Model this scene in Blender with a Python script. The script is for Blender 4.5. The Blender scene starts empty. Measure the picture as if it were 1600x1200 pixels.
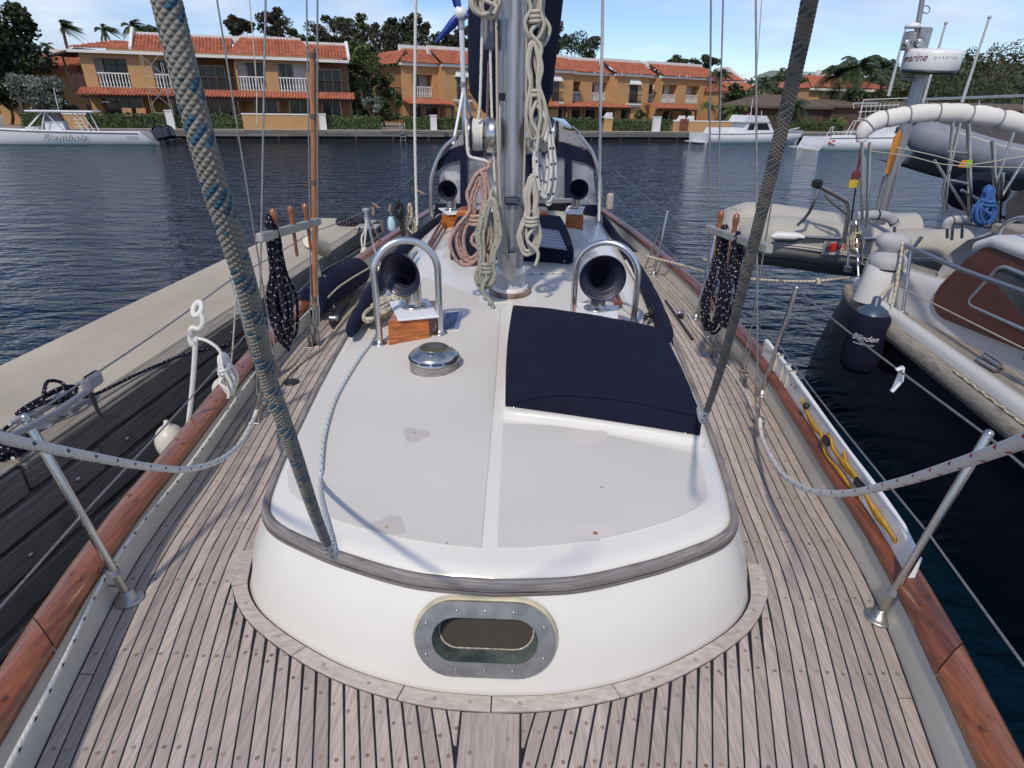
import bpy, math, random
import numpy as np
from mathutils import Vector, Matrix, noise as mnoise
random.seed(7)
SC = bpy.context.scene
COL = SC.collection
rad = math.radians

# ---------------------------------------------------------------- camera, sky, sun, exposure
CAMLOC = np.array([0.08, 0.0, 2.8])
F_PX, PITCH, YAW, ROLL = 915.0, rad(25.4), rad(0.75), rad(1.0)
c_f = np.array([-math.sin(YAW)*math.cos(PITCH), math.cos(YAW)*math.cos(PITCH), -math.sin(PITCH)])
_r = np.array([math.cos(YAW), math.sin(YAW), 0.0]); _u = np.cross(_r, c_f)
c_r = _r*math.cos(ROLL)+_u*math.sin(ROLL); c_u = _u*math.cos(ROLL)-_r*math.sin(ROLL)
cd = bpy.data.cameras.new('camera'); cam = bpy.data.objects.new('camera', cd); COL.objects.link(cam)
cd.sensor_width = 36.0; cd.lens = F_PX/1600*36; cd.clip_start = 0.05; cd.clip_end = 3000
m = Matrix.Identity(4)
for i in range(3):
    m[i][0] = c_r[i]; m[i][1] = c_u[i]; m[i][2] = -c_f[i]; m[i][3] = CAMLOC[i]
cam.matrix_world = m
SC.camera = cam

SUN_TO = Vector((-0.25, -0.67, 0.78)).normalized()
SUN_EL = math.asin(SUN_TO.z); SUN_AZ = math.atan2(SUN_TO.x, SUN_TO.y)
W = bpy.data.worlds.new('World'); SC.world = W; W.use_nodes = True
nt = W.node_tree; N = nt.nodes; L = nt.links; N.clear()
out = N.new('ShaderNodeOutputWorld'); bg = N.new('ShaderNodeBackground'); bg.inputs['Strength'].default_value = 0.125
sky = N.new('ShaderNodeTexSky'); sky.sky_type = 'NISHITA'; sky.sun_disc = False
sky.sun_elevation = SUN_EL; sky.sun_rotation = SUN_AZ; sky.air_density = 1.0; sky.dust_density = 0.0; sky.ozone_density = 1.0; sky.altitude = 0
tc = N.new('ShaderNodeTexCoord'); sep = N.new('ShaderNodeSeparateXYZ'); L.new(tc.outputs['Generated'], sep.inputs[0])
def wmath(op, a, b=None):
    n = N.new('ShaderNodeMath'); n.operation = op
    for i, q in enumerate((a, b)):
        if q is None: continue
        if isinstance(q, (int, float)): n.inputs[i].default_value = q
        else: L.new(q, n.inputs[i])
    return n.outputs[0]
zz = wmath('ADD', wmath('MAXIMUM', sep.outputs[2], 0.0), 0.16)
cx = wmath('DIVIDE', sep.outputs[0], zz); cy = wmath('DIVIDE', sep.outputs[1], zz)
cmb = N.new('ShaderNodeCombineXYZ'); L.new(cx, cmb.inputs[0]); L.new(cy, cmb.inputs[1]); cmb.inputs[2].default_value = 3.3
n1 = N.new('ShaderNodeTexNoise'); n1.inputs['Scale'].default_value = 0.75; n1.inputs['Detail'].default_value = 8; n1.inputs['Roughness'].default_value = 0.56
L.new(cmb.outputs[0], n1.inputs['Vector'])
rp = N.new('ShaderNodeValToRGB'); rp.color_ramp.elements[0].position = 0.43; rp.color_ramp.elements[1].position = 0.66
rp.color_ramp.elements[0].color = (0, 0, 0, 1); rp.color_ramp.elements[1].color = (0.85, 0.85, 0.85, 1)
L.new(n1.outputs['Fac'], rp.inputs['Fac'])
n2 = N.new('ShaderNodeTexNoise'); n2.inputs['Scale'].default_value = 1.6; n2.inputs['Detail'].default_value = 6
L.new(cmb.outputs[0], n2.inputs['Vector'])
rc = N.new('ShaderNodeValToRGB'); rc.color_ramp.elements[0].position = 0.35; rc.color_ramp.elements[1].position = 0.68
rc.color_ramp.elements[0].color = (4.3, 4.75, 5.6, 1); rc.color_ramp.elements[1].color = (7.0, 7.4, 8.2, 1)
L.new(n2.outputs['Fac'], rc.inputs['Fac'])
mx = N.new('ShaderNodeMix'); mx.data_type = 'RGBA'
tint = N.new('ShaderNodeMix'); tint.data_type = 'RGBA'; tint.blend_type = 'MULTIPLY'; tint.inputs[0].default_value = 1; tint.inputs[7].default_value = (0.67, 0.775, 1.02, 1)
L.new(sky.outputs[0], tint.inputs[6])
L.new(rp.outputs['Color'], mx.inputs[0]); L.new(tint.outputs[2], mx.inputs[6]); L.new(rc.outputs['Color'], mx.inputs[7])
L.new(mx.outputs[2], bg.inputs['Color']); L.new(bg.outputs[0], out.inputs[0])

sd = bpy.data.lights.new('sun', 'SUN'); sd.energy = 2.6; sd.angle = rad(3.0); sd.color = (1.0, 0.89, 0.73)
sun = bpy.data.objects.new('sun', sd); COL.objects.link(sun)
sun.rotation_euler = SUN_TO.to_track_quat('Z', 'Y').to_euler()
vs = SC.view_settings; vs.view_transform = 'Standard'; vs.look = 'None'; vs.exposure = 0.10; vs.gamma = 1.0; vs.use_curve_mapping = False
SC.render.engine = 'CYCLES'; SC.cycles.max_bounces = 8; SC.cycles.transparent_max_bounces = 12
SC.cycles.use_denoising = True

# ---------------------------------------------------------------- pixel (1600x1200) -> place
def ray(px, py): return c_f+c_r*(px-800)/F_PX+c_u*(600-py)/F_PX
def U(px, py, z):
    d = ray(px, py); return CAMLOC+d*((z-CAMLOC[2])/d[2])
def UY(px, py, y):
    d = ray(px, py); return CAMLOC+d*((y-CAMLOC[1])/d[1])
def UX(px, py, x):
    d = ray(px, py); return CAMLOC+d*((x-CAMLOC[0])/d[0])
def UD(px, py, dep): return CAMLOC+ray(px, py)*dep
class Frame:
    """a wall line on the ground: s along it, t behind it, z up"""
    def __init__(self, ox, oy, ang):
        self.o = np.array([ox, oy, 0.0]); a = rad(ang)
        self.e = np.array([math.cos(a), math.sin(a), 0]); self.n = np.array([-math.sin(a), math.cos(a), 0])
    def w(self, s, t, z): return self.o+self.e*s+self.n*t+np.array([0, 0, z])
    def px(self, px, py, t=0.0):
        d = ray(px, py); p0 = self.o+self.n*t; k = ((p0-CAMLOC)@self.n)/(d@self.n); p = CAMLOC+d*k
        return float((p-self.o)@self.e), float(p[2])

# ---------------------------------------------------------------- mesh builder
def vv(p): return np.array([float(p[0]), float(p[1]), float(p[2])])
def unit(a):
    n = np.linalg.norm(a); return a/n if n > 1e-9 else a
def basis(d):
    d = unit(vv(d)); a = np.array([0, 0, 1.0]) if abs(d[2]) < 0.9 else np.array([0, 1.0, 0])
    x = unit(np.cross(a, d)); y = np.cross(d, x); return x, y, d
def spl(pts, n=8, closed=False):
    P = [vv(p) for p in pts]; k = len(P); o = []
    rng = k if closed else k-1
    for i in range(rng):
        if closed: a, b, c, d = P[(i-1) % k], P[i], P[(i+1) % k], P[(i+2) % k]
        else: a, b, c, d = P[max(i-1, 0)], P[i], P[i+1], P[min(i+2, k-1)]
        for j in range(n):
            t = j/n
            o.append(0.5*((2*b)+(c-a)*t+(2*a-5*b+4*c-d)*t*t+(3*b-a-3*c+d)*t**3))
    if not closed: o.append(P[-1])
    return o
class MB:
    def __init__(s): s.v = []; s.f = []; s.uv = {}; s.flat = set()
    def add(s, vs, fs, uvs=None, flat=False):
        b = len(s.v); s.v.extend([tuple(map(float, p)) for p in vs])
        for i, q in enumerate(fs):
            k = len(s.f); s.f.append(tuple(b+j for j in q))
            if uvs is not None: s.uv[k] = uvs[i]
            if flat: s.flat.add(k)
    def box(s, c, size, ax=None):
        c = vv(c); h = [x/2 for x in size]
        X, Y, Zv = (np.eye(3)) if ax is None else [vv(a) for a in ax]
        vs = [c+X*h[0]*i+Y*h[1]*j+Zv*h[2]*k for k in (-1, 1) for j in (-1, 1) for i in (-1, 1)]
        s.add(vs, [(0, 2, 3, 1), (4, 5, 7, 6), (0, 1, 5, 4), (2, 6, 7, 3), (0, 4, 6, 2), (1, 3, 7, 5)], flat=True)
    def bbox(s, c, size, bev=0.01, ax=None):
        """box with chamfered edges"""
        c = vv(c); X, Y, Zv = (np.eye(3)) if ax is None else [vv(a) for a in ax]
        hx, hy, hz = [q/2 for q in size]; b = min(bev, hx*0.9, hy*0.9, hz*0.9)
        def ringpts(z, ins):
            a, d = hx-ins, hy-ins
            q = [(a-b, -d), (a, -d+b), (a, d-b), (a-b, d), (-a+b, d), (-a, d-b), (-a, -d+b), (-a+b, -d)]
            return [c+X*i+Y*j+Zv*z for i, j in q]
        R = [ringpts(-hz, b), ringpts(-hz+b, 0), ringpts(hz-b, 0), ringpts(hz, b)]
        s.loft(R, closed=True, cap=True, flat=True)
    def fbox(s, F, s0, s1, t0, t1, z0, z1):
        c = F.w((s0+s1)/2, (t0+t1)/2, (z0+z1)/2); s.box(c, (abs(s1-s0), abs(t1-t0), abs(z1-z0)), (F.e, F.n, (0, 0, 1)))
    def loft(s, rings, closed=True, cap=False, flat=False, uvs=None):
        n = len(rings[0]); vs = [p for r in rings for p in r]; fs = []; uu = []
        for i in range(len(rings)-1):
            for j in range(n if closed else n-1):
                k = (j+1) % n
                fs.append((i*n+j, i*n+k, (i+1)*n+k, (i+1)*n+j))
                if uvs is not None:
                    uu.append(((uvs[i], j/n), (uvs[i], (j+1)/n), (uvs[i+1], (j+1)/n), (uvs[i+1], j/n)))
        s.add(vs, fs, uu if uvs is not None else None, flat)
        if cap:
            s.add(rings[0], [tuple(range(n-1, -1, -1))], flat=True); s.add(rings[-1], [tuple(range(n))], flat=True)
    def tube(s, pts, r, n=8, closed=False, cap=True, sq=(1, 1)):
        P = [vv(p) for p in pts]; k = len(P)
        T = []
        for i in range(k):
            if closed: t = P[(i+1) % k]-P[i-1]
            else: t = P[min(i+1, k-1)]-P[max(i-1, 0)]
            T.append(unit(t))
        x, y, _ = basis(T[0]); rings = []; us = [0.0]
        for i in range(k):
            x = unit(x-T[i]*(x@T[i])); y = np.cross(T[i], x)
            rr = r[i] if hasattr(r, '__len__') else r
            rings.append([P[i]+(x*math.cos(2*math.pi*j/n)*sq[0]+y*math.sin(2*math.pi*j/n)*sq[1])*rr for j in range(n)])
            if i: us.append(us[-1]+np.linalg.norm(P[i]-P[i-1]))
        if closed: rings.append(rings[0]); us.append(us[-1]+np.linalg.norm(P[0]-P[-1]))
        s.loft(rings, True, cap and not closed, uvs=us)
    def lathe(s, prof, o=(0, 0, 0), d=(0, 0, 1), n=20, cap=True, ell=(1, 1), x=None):
        o = vv(o); X, Y, Dv = basis(d)
        if x is not None: X = unit(vv(x)); Y = np.cross(Dv, X)
        R = [[o+Dv*h+(X*math.cos(2*math.pi*j/n)*ell[0]+Y*math.sin(2*math.pi*j/n)*ell[1])*max(q, 1e-4) for j in range(n)] for q, h in prof]
        s.loft(R, True, cap)
    def ball(s, c, r, n=12, m_=8, sc=(1, 1, 1)):
        c = vv(c); R = []
        for i in range(1, m_):
            a = math.pi*i/m_
            R.append([c+np.array([math.sin(a)*math.cos(2*math.pi*j/n)*sc[0], math.sin(a)*math.sin(2*math.pi*j/n)*sc[1], -math.cos(a)*sc[2]])*r for j in range(n)])
        b = len(s.v); s.loft(R, True, False)
        s.add([c-np.array([0, 0, r*sc[2]])]+R[0], [(0, (j+1) % n+1, j+1) for j in range(n)])
        s.add([c+np.array([0, 0, r*sc[2]])]+R[-1], [(0, j+1, (j+1) % n+1) for j in range(n)])
    def poly(s, pts, flat=True): s.add(pts, [tuple(range(len(pts)))], flat=flat)
    def prism(s, pts, d):
        """polygon pushed along vector d"""
        P = [vv(p) for p in pts]; d = vv(d); n = len(P)
        s.add(P, [tuple(range(n-1, -1, -1))], flat=True); s.add([p+d for p in P], [tuple(range(n))], flat=True)
        s.add(P+[p+d for p in P], [(j, (j+1) % n, n+(j+1) % n, n+j) for j in range(n)], flat=True)
    def grid(s, rows, flat=False): s.loft(rows, closed=False, cap=False, flat=flat)
    def mesh(s, name, off=None):
        me = bpy.data.meshes.new(name)
        V = np.array(s.v, dtype=np.float32) if s.v else np.zeros((0, 3), np.float32)
        if off is not None: V = V-np.array(off, dtype=np.float32)
        me.from_pydata(V.tolist(), [], s.f)
        if s.uv:
            ul = me.uv_layers.new(name='UVMap'); data = np.zeros((len(me.loops), 2), np.float32); k = 0
            for i, q in enumerate(s.f):
                u_ = s.uv.get(i)
                if u_ is not None:
                    for j in range(len(q)): data[k+j] = u_[j]
                k += len(q)
            ul.data.foreach_set('uv', data.ravel())
        sm = [i not in s.flat for i in range(len(s.f))]
        me.polygons.foreach_set('use_smooth', sm)
        me.validate(); me.update(); return me

WL = {}
def setp(o, label=None, cat=None, group=None, kind=None):
    if label: o['label'] = label
    if cat: o['category'] = cat
    if group: o['group'] = group
    if kind: o['kind'] = kind
    return o
def thing(name, label, cat, loc, group=None):
    o = bpy.data.objects.new(name, None); COL.objects.link(o); o.location = tuple(map(float, loc)); o.empty_display_size = 0.1
    WL[o.name] = Vector(o.location); return setp(o, label, cat, group)
def part(mb, name, mat, parent, label=None, kind=None):
    """one mesh of a thing, in world coordinates"""
    me = mb.mesh(name) if isinstance(mb, MB) else mb
    if mat is not None and not me.materials: me.materials.append(mat)
    o = bpy.data.objects.new(name, me); COL.objects.link(o); o.parent = parent
    o.location = -WL[parent.name]; WL[o.name] = Vector((0, 0, 0))
    return setp(o, label, None, None, kind)
def solo(mb, name, mat, label=None, cat=None, group=None, kind=None, base=None):
    V = np.array(mb.v)
    if base is None:
        lo, hi = V.min(0), V.max(0); base = ((lo[0]+hi[0])/2, (lo[1]+hi[1])/2, lo[2])
    me = mb.mesh(name, base); me.materials.append(mat)
    o = bpy.data.objects.new(name, me); COL.objects.link(o); o.location = tuple(map(float, base)); WL[o.name] = Vector(o.location)
    return setp(o, label, cat, group, kind)
def dup(root, loc, rotz=0.0, label=None, group=None):
    r = root.copy(); COL.objects.link(r); r.location = tuple(map(float, loc)); r.rotation_euler = (0, 0, rotz)
    if label: r['label'] = label
    if group: r['group'] = group
    for ch in root.children:
        c = ch.copy(); COL.objects.link(c); c.parent = r
        for g in ch.children:
            d = g.copy(); COL.objects.link(d); d.parent = c
    return r

# ---------------------------------------------------------------- materials
MATS = {}
def mk(name):
    mt = bpy.data.materials.new(name); mt.use_nodes = True; n = mt.node_tree.nodes; l = mt.node_tree.links
    return mt, n, l, n['Principled BSDF']
def mat(name, col, rough=0.5, metal=0.0, var=0.12, sc=6.0, st=(1, 1, 1), bump=0.0, bsc=60.0, col2=None, detail=4, rnd=0.0, coat=0.0, spec=0.5, bst=None, trans=0.0, alpha=1.0, ramp=(0.3, 0.7)):
    if name in MATS: return MATS[name]
    mt, n, l, p = mk(name)
    tcn = n.new('ShaderNodeTexCoord'); mp = n.new('ShaderNodeMapping'); mp.inputs['Scale'].default_value = st
    l.new(tcn.outputs['Object'], mp.inputs[0])
    nz = n.new('ShaderNodeTexNoise'); nz.inputs['Scale'].default_value = sc; nz.inputs['Detail'].default_value = detail
    l.new(mp.outputs[0], nz.inputs['Vector'])
    cr = n.new('ShaderNodeValToRGB'); cr.color_ramp.elements[0].position = ramp[0]; cr.color_ramp.elements[1].position = ramp[1]
    a = [c*(1-var) for c in col]; b = [min(1, c*(1+var)) for c in col] if col2 is None else col2
    cr.color_ramp.elements[0].color = (*a, 1); cr.color_ramp.elements[1].color = (*b, 1)
    l.new(nz.outputs['Fac'], cr.inputs[0]); src = cr.outputs[0]
    if rnd > 0:
        oi = n.new('ShaderNodeObjectInfo'); mr = n.new('ShaderNodeMapRange'); mr.inputs[3].default_value = 1-rnd; mr.inputs[4].default_value = 1+rnd
        l.new(oi.outputs['Random'], mr.inputs[0])
        hs = n.new('ShaderNodeHueSaturation'); l.new(mr.outputs[0], hs.inputs['Value']); l.new(src, hs.inputs['Color']); src = hs.outputs[0]
    l.new(src, p.inputs['Base Color'])
    p.inputs['Roughness'].default_value = rough; p.inputs['Metallic'].default_value = metal
    p.inputs['Coat Weight'].default_value = coat; p.inputs['Coat Roughness'].default_value = 0.08
    p.inputs['Specular IOR Level'].default_value = spec
    p.inputs['Transmission Weight'].default_value = trans; p.inputs['Alpha'].default_value = alpha
    if bump > 0:
        nb = n.new('ShaderNodeTexNoise'); nb.inputs['Scale'].default_value = bsc; nb.inputs['Detail'].default_value = 5
        if bst:
            m2 = n.new('ShaderNodeMapping'); m2.inputs['Scale'].default_value = bst; l.new(tcn.outputs['Object'], m2.inputs[0]); l.new(m2.outputs[0], nb.inputs['Vector'])
        else: l.new(mp.outputs[0], nb.inputs['Vector'])
        bp = n.new('ShaderNodeBump'); bp.inputs['Strength'].default_value = bump; bp.inputs['Distance'].default_value = 0.01
        l.new(nb.outputs['Fac'], bp.inputs['Height']); l.new(bp.outputs[0], p.inputs['Normal'])
    MATS[name] = mt; return mt
def rope_mat(name, base, fleck, fa, nv, ma, mb_, dirt=0.15, fw=1, gate=None, fb=None):
    """braided rope: UV u = metres along, v = round; flecks where coloured strands surface"""
    if name in MATS: return MATS[name]
    mt, n, l, p = mk(name)
    uv = n.new('ShaderNodeUVMap'); sp = n.new('ShaderNodeSeparateXYZ'); l.new(uv.outputs[0], sp.inputs[0])
    def M(op, a, b=None):
        q = n.new('ShaderNodeMath'); q.operation = op
        for i, w in enumerate((a, b)):
            if w is None: continue
            if isinstance(w, (int, float)): q.inputs[i].default_value = w
            else: l.new(w, q.inputs[i])
        return q.outputs[0]
    uu = M('MULTIPLY', sp.outputs[0], fa); v_ = M('MULTIPLY', sp.outputs[1], nv)
    a = M('ADD', uu, v_); b = M('SUBTRACT', uu, v_)
    h = M('MULTIPLY', M('ABSOLUTE', M('SINE', M('MULTIPLY', a, math.pi))), M('ABSOLUTE', M('SINE', M('MULTIPLY', b, math.pi))))
    f1 = M('LESS_THAN', M('FLOORED_MODULO', M('FLOOR', a), ma), fw); f2 = M('LESS_THAN', M('FLOORED_MODULO', M('FLOOR', b), mb_), fb or max(1, fw-1))
    fk = M('MULTIPLY', f1, f2)
    if gate: fk = M('MULTIPLY', fk, M('LESS_THAN', M('FLOORED_MODULO', uu, gate[0]), gate[1]))
    tcn = n.new('ShaderNodeTexCoord'); nz = n.new('ShaderNodeTexNoise'); nz.inputs['Scale'].default_value = 25; l.new(tcn.outputs['Object'], nz.inputs['Vector'])
    cr = n.new('ShaderNodeValToRGB'); cr.color_ramp.elements[0].color = (*[c*(1-dirt) for c in base], 1); cr.color_ramp.elements[1].color = (*[min(1, c*(1+dirt)) for c in base], 1)
    l.new(nz.outputs['Fac'], cr.inputs[0])
    m1 = n.new('ShaderNodeMix'); m1.data_type = 'RGBA'; l.new(fk, m1.inputs[0]); l.new(cr.outputs[0], m1.inputs[6]); m1.inputs[7].default_value = (*fleck, 1)
    l.new(m1.outputs[2], p.inputs['Base Color']); p.inputs['Roughness'].default_value = 0.85; p.inputs['Specular IOR Level'].default_value = 0.2
    bp = n.new('ShaderNodeBump'); bp.inputs['Strength'].default_value = 0.6; bp.inputs['Distance'].default_value = 0.002
    l.new(h, bp.inputs['Height']); l.new(bp.outputs[0], p.inputs['Normal'])
    MATS[name] = mt; return mt
def glass_mat(name, col, rough=0.05, alpha=1.0):
    if name in MATS: return MATS[name]
    return mat(name, col, rough=rough, var=0.25, sc=1.2, spec=0.6, alpha=alpha)

TEAK = mat('weathered teak', (0.415, 0.358, 0.322), rough=0.72, var=0.22, sc=9, st=(14, 1.2, 14), bump=0.25, bsc=30, rnd=0.16, detail=8, bst=(40, 1.5, 40), spec=0.3)
TEAKB = mat('weathered teak curved', (0.47, 0.415, 0.38), rough=0.72, var=0.18, sc=14, st=(2, 5, 5), bump=0.25, bsc=40, rnd=0.10, detail=8, spec=0.3)
TEAKM = mat('grey teak moulding', (0.27, 0.235, 0.225), rough=0.7, var=0.45, sc=5, st=(1.2, 1.2, 60), bump=0.7, bsc=6, detail=8, bst=(1.5, 1.5, 90), col2=(0.34, 0.31, 0.30))
CAULK = mat('black caulking', (0.012, 0.012, 0.014), rough=0.6, var=0.2)
PLUG = mat('teak plug', (0.235, 0.19, 0.16), rough=0.7, var=0.6, sc=35)
GEL = mat('white gelcoat', (0.725, 0.705, 0.66), rough=0.28, var=0.035, sc=2.0, coat=0.25, bump=0.02, bsc=4)
GELB = mat('off white painted bulwark', (0.52, 0.51, 0.46), rough=0.4, var=0.08, sc=4, st=(3, 1, 3), bump=0.03, bsc=12)
NONSKID = mat('grey non skid paint', (0.585, 0.565, 0.535), rough=0.75, var=0.045, sc=1.3, bump=0.12, bsc=420, spec=0.25)
PATCH = mat('scuffed non skid patch', (0.485, 0.45, 0.43), rough=0.8, var=0.05, sc=120)
PATCHR = mat('rubbed pale patch', (0.62, 0.575, 0.55), rough=0.8, var=0.05, sc=120)
RUST = mat('rust stain', (0.30, 0.17, 0.08), rough=0.9, var=0.4, sc=200)
VARN = mat('varnished mahogany', (0.225, 0.072, 0.028), rough=0.32, var=0.42, sc=7, st=(9, 0.9, 9), coat=0.45, detail=9, bump=0.08, bsc=22, bst=(20, 1, 20), rnd=0.10)
VARNR = mat('dark worn mahogany', (0.17, 0.052, 0.026), rough=0.4, var=0.5, sc=6, st=(8, 0.8, 8), coat=0.25, detail=9, bump=0.08, bsc=22, bst=(20, 1, 20), rnd=0.10)
ORNG = mat('orange varnished teak', (0.42, 0.125, 0.03), rough=0.35, var=0.5, sc=9, st=(1.5, 1.5, 12), coat=0.5, detail=8)
PINW = mat('turned wood', (0.23, 0.085, 0.035), rough=0.35, var=0.3, sc=20, coat=0.4)
POLEW = mat('varnished pole', (0.30, 0.115, 0.04), rough=0.35, var=0.35, sc=5, st=(12, 12, 1), coat=0.4)
STEEL = mat('polished steel', (0.52, 0.51, 0.50), rough=0.24, metal=1.0, var=0.08, sc=12)
STEELD = mat('dull steel', (0.46, 0.44, 0.42), rough=0.38, metal=1.0, var=0.2, sc=25)
ALU = mat('satin aluminium rail', (0.66, 0.66, 0.68), rough=0.28, metal=1.0, var=0.05)
MASTM = mat('anodised mast', (0.40, 0.41, 0.44), rough=0.42, metal=0.75, var=0.07, sc=3, st=(8, 8, 0.6))
WIRE = mat('stranded wire', (0.32, 0.31, 0.30), rough=0.45, metal=0.8, var=0.25, sc=90)
NAVY = mat('navy canvas', (0.0055, 0.0072, 0.024), rough=0.88, var=0.16, sc=5, bump=0.25, bsc=14, spec=0.25)
NAVYF = mat('folded navy canvas', (0.0068, 0.009, 0.029), rough=0.9, var=0.25, sc=7, bump=0.7, bsc=9, spec=0.25)
COWLIN = mat('navy cowl lining', (0.012, 0.013, 0.032), rough=0.5, var=0.12, sc=6)
BLACKP = mat('black plastic', (0.014, 0.014, 0.016), rough=0.45, var=0.2)
GREYP = mat('grey plastic', (0.20, 0.20, 0.23), rough=0.5, var=0.1)
WHITEP = mat('white plate', (0.74, 0.76, 0.78), rough=0.4, var=0.04)
WHITEB = mat('white painted board', (0.70, 0.70, 0.69), rough=0.5, var=0.10, sc=6, bump=0.1, bsc=25)
FENDER = mat('white fender vinyl', (0.60, 0.57, 0.47), rough=0.4, var=0.08, sc=9)
YELL = mat('yellow webbing', (0.62, 0.33, 0.03), rough=0.8, var=0.25, sc=25)
MESHSCR = mat('brown insect screen', (0.05, 0.042, 0.033), rough=0.7, var=0.15, sc=500, spec=0.4)
TEALG = mat('verdigris ring', (0.06, 0.10, 0.10), rough=0.5, var=0.6, sc=14, col2=(0.15, 0.19, 0.17))
OLIVE = mat('tarnished cap', (0.16, 0.145, 0.085), rough=0.35, metal=0.7, var=0.2, sc=30)
LENS = mat('blue glass lens', (0.025, 0.03, 0.07), rough=0.08, var=0.15)
LENSF = mat('blue grey lens frame', (0.22, 0.28, 0.38), rough=0.3, metal=0.5, var=0.1)
R_BLUE = rope_mat('blue grey braid', (0.245, 0.235, 0.205), (0.05, 0.115, 0.175), 215.0, 9, 7, 2, dirt=0.3, fw=4, fb=1, gate=(11, 7))
R_BLUE2 = rope_mat('grey green braid', (0.20, 0.185, 0.16), (0.085, 0.11, 0.115), 215.0, 9, 7, 2, dirt=0.3, fw=4, fb=1, gate=(13, 9))
R_THIN = rope_mat('pale blue braid', (0.58, 0.60, 0.58), (0.10, 0.17, 0.24), 85.0, 9, 4, 3, dirt=0.1, fw=2)
R_GREEN = rope_mat('white braid green fleck', (0.60, 0.59, 0.55), (0.05, 0.10, 0.09), 62.0, 6, 3, 6, dirt=0.1)
R_RED = rope_mat('white braid red fleck', (0.62, 0.60, 0.57), (0.36, 0.04, 0.05), 62.0, 6, 3, 6, dirt=0.1)
R_BLK = rope_mat('white braid black fleck', (0.66, 0.65, 0.61), (0.02, 0.02, 0.03), 48.0, 4, 4, 4, dirt=0.08)
R_NAVY = rope_mat('navy braid white fleck', (0.010, 0.010, 0.022), (0.55, 0.50, 0.50), 105.0, 6, 5, 4, dirt=0.2)
R_PINK = rope_mat('faded pink braid', (0.44, 0.30, 0.255), (0.30, 0.14, 0.12), 70.0, 6, 3, 3, dirt=0.15)
R_GRN2 = rope_mat('weathered grey braid', (0.35, 0.34, 0.28), (0.11, 0.13, 0.14), 60.0, 6, 5, 3, dirt=0.2, fw=1)
R_CREAM = rope_mat('cream halyard', (0.48, 0.45, 0.38), (0.42, 0.39, 0.33), 80.0, 6, 5, 3, dirt=0.15)
R_WHITE = rope_mat('white laid line', (0.70, 0.69, 0.65), (0.62, 0.61, 0.57), 60.0, 4, 4, 4, dirt=0.06)
R_TWIST = rope_mat('cream laid rope', (0.56, 0.51, 0.40), (0.36, 0.31, 0.22), 60.0, 1.5, 3, 1, dirt=0.12)
# ================================================================ SETTING: water and land
WAT, n, l, p = mk('harbour water')
p.inputs['Base Color'].default_value = (0.0022, 0.012, 0.026, 1); p.inputs['Roughness'].default_value = 0.04; p.inputs['IOR'].default_value = 1.33; p.inputs['Specular IOR Level'].default_value = 0.36
tcn = n.new('ShaderNodeTexCoord')
def wnoise(sx, sy, rot, det, dist):
    mp = n.new('ShaderNodeMapping'); mp.inputs['Scale'].default_value = (sx, sy, 1); mp.inputs['Rotation'].default_value = (0, 0, rad(rot)); l.new(tcn.outputs['Object'], mp.inputs[0])
    q = n.new('ShaderNodeTexNoise'); q.inputs['Scale'].default_value = 1; q.inputs['Detail'].default_value = det; q.inputs['Roughness'].default_value = .5; q.inputs['Distortion'].default_value = dist
    l.new(mp.outputs[0], q.inputs['Vector']); return q.outputs['Fac']
def wm(op, a, b):
    q = n.new('ShaderNodeMath'); q.operation = op
    for i, w in enumerate((a, b)):
        if isinstance(w, (int, float)): q.inputs[i].default_value = w
        else: l.new(w, q.inputs[i])
    return q.outputs[0]
h = wm('ADD', wm('MULTIPLY', wnoise(.55, 1.25, 12, 3, .6), .42), wm('ADD', wm('MULTIPLY', wnoise(1.5, 3.4, -8, 3, .4), .27), wm('MULTIPLY', wnoise(5, 9, 5, 2, .3), .075)))
bp = n.new('ShaderNodeBump'); bp.inputs['Strength'].default_value = 1.0; bp.inputs['Distance'].default_value = 0.42; l.new(h, bp.inputs['Height']); l.new(bp.outputs[0], p.inputs['Normal'])
b = MB(); b.add([(-400, -120, 0), (400, -120, 0), (400, 700, 0), (-400, 700, 0)], [(0, 1, 2, 3)], flat=True)
solo(b, 'water', WAT, kind='structure', base=(0, 0, 0))
# ================================================================ OUR YACHT: hull, deck, cabin
ZD = 1.25; XC = 0.022
yacht = thing('sailing_yacht', 'white sailing yacht with weathered teak deck, seen along its deck from the bow', 'sailboat', (XC, -1.5, 0.0))
EY = [-1.55, -1.0, -.5, 0, .5, .92, 1.6, 2.2, 3.07, 3.78, 4.9, 6.3, 8, 10, 11.5]
EX = [0.03, .36, .62, .84, 1.03, 1.165, 1.340, 1.408, 1.510, 1.558, 1.565, 1.50, 1.36, 1.12, .9]
_fy = np.linspace(-1.55, 11.5, 500)
_sp = np.array(spl([(y, x, 0) for y, x in zip(EY, EX)], 12))
def xe(y): return float(np.interp(y, _sp[:, 0], _sp[:, 1]))
stations = [y for y in np.linspace(-1.5, 11.4, 70)]
def sidept(sg, y, off, z): return (XC+sg*(xe(y)+off), y, z)
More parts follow.
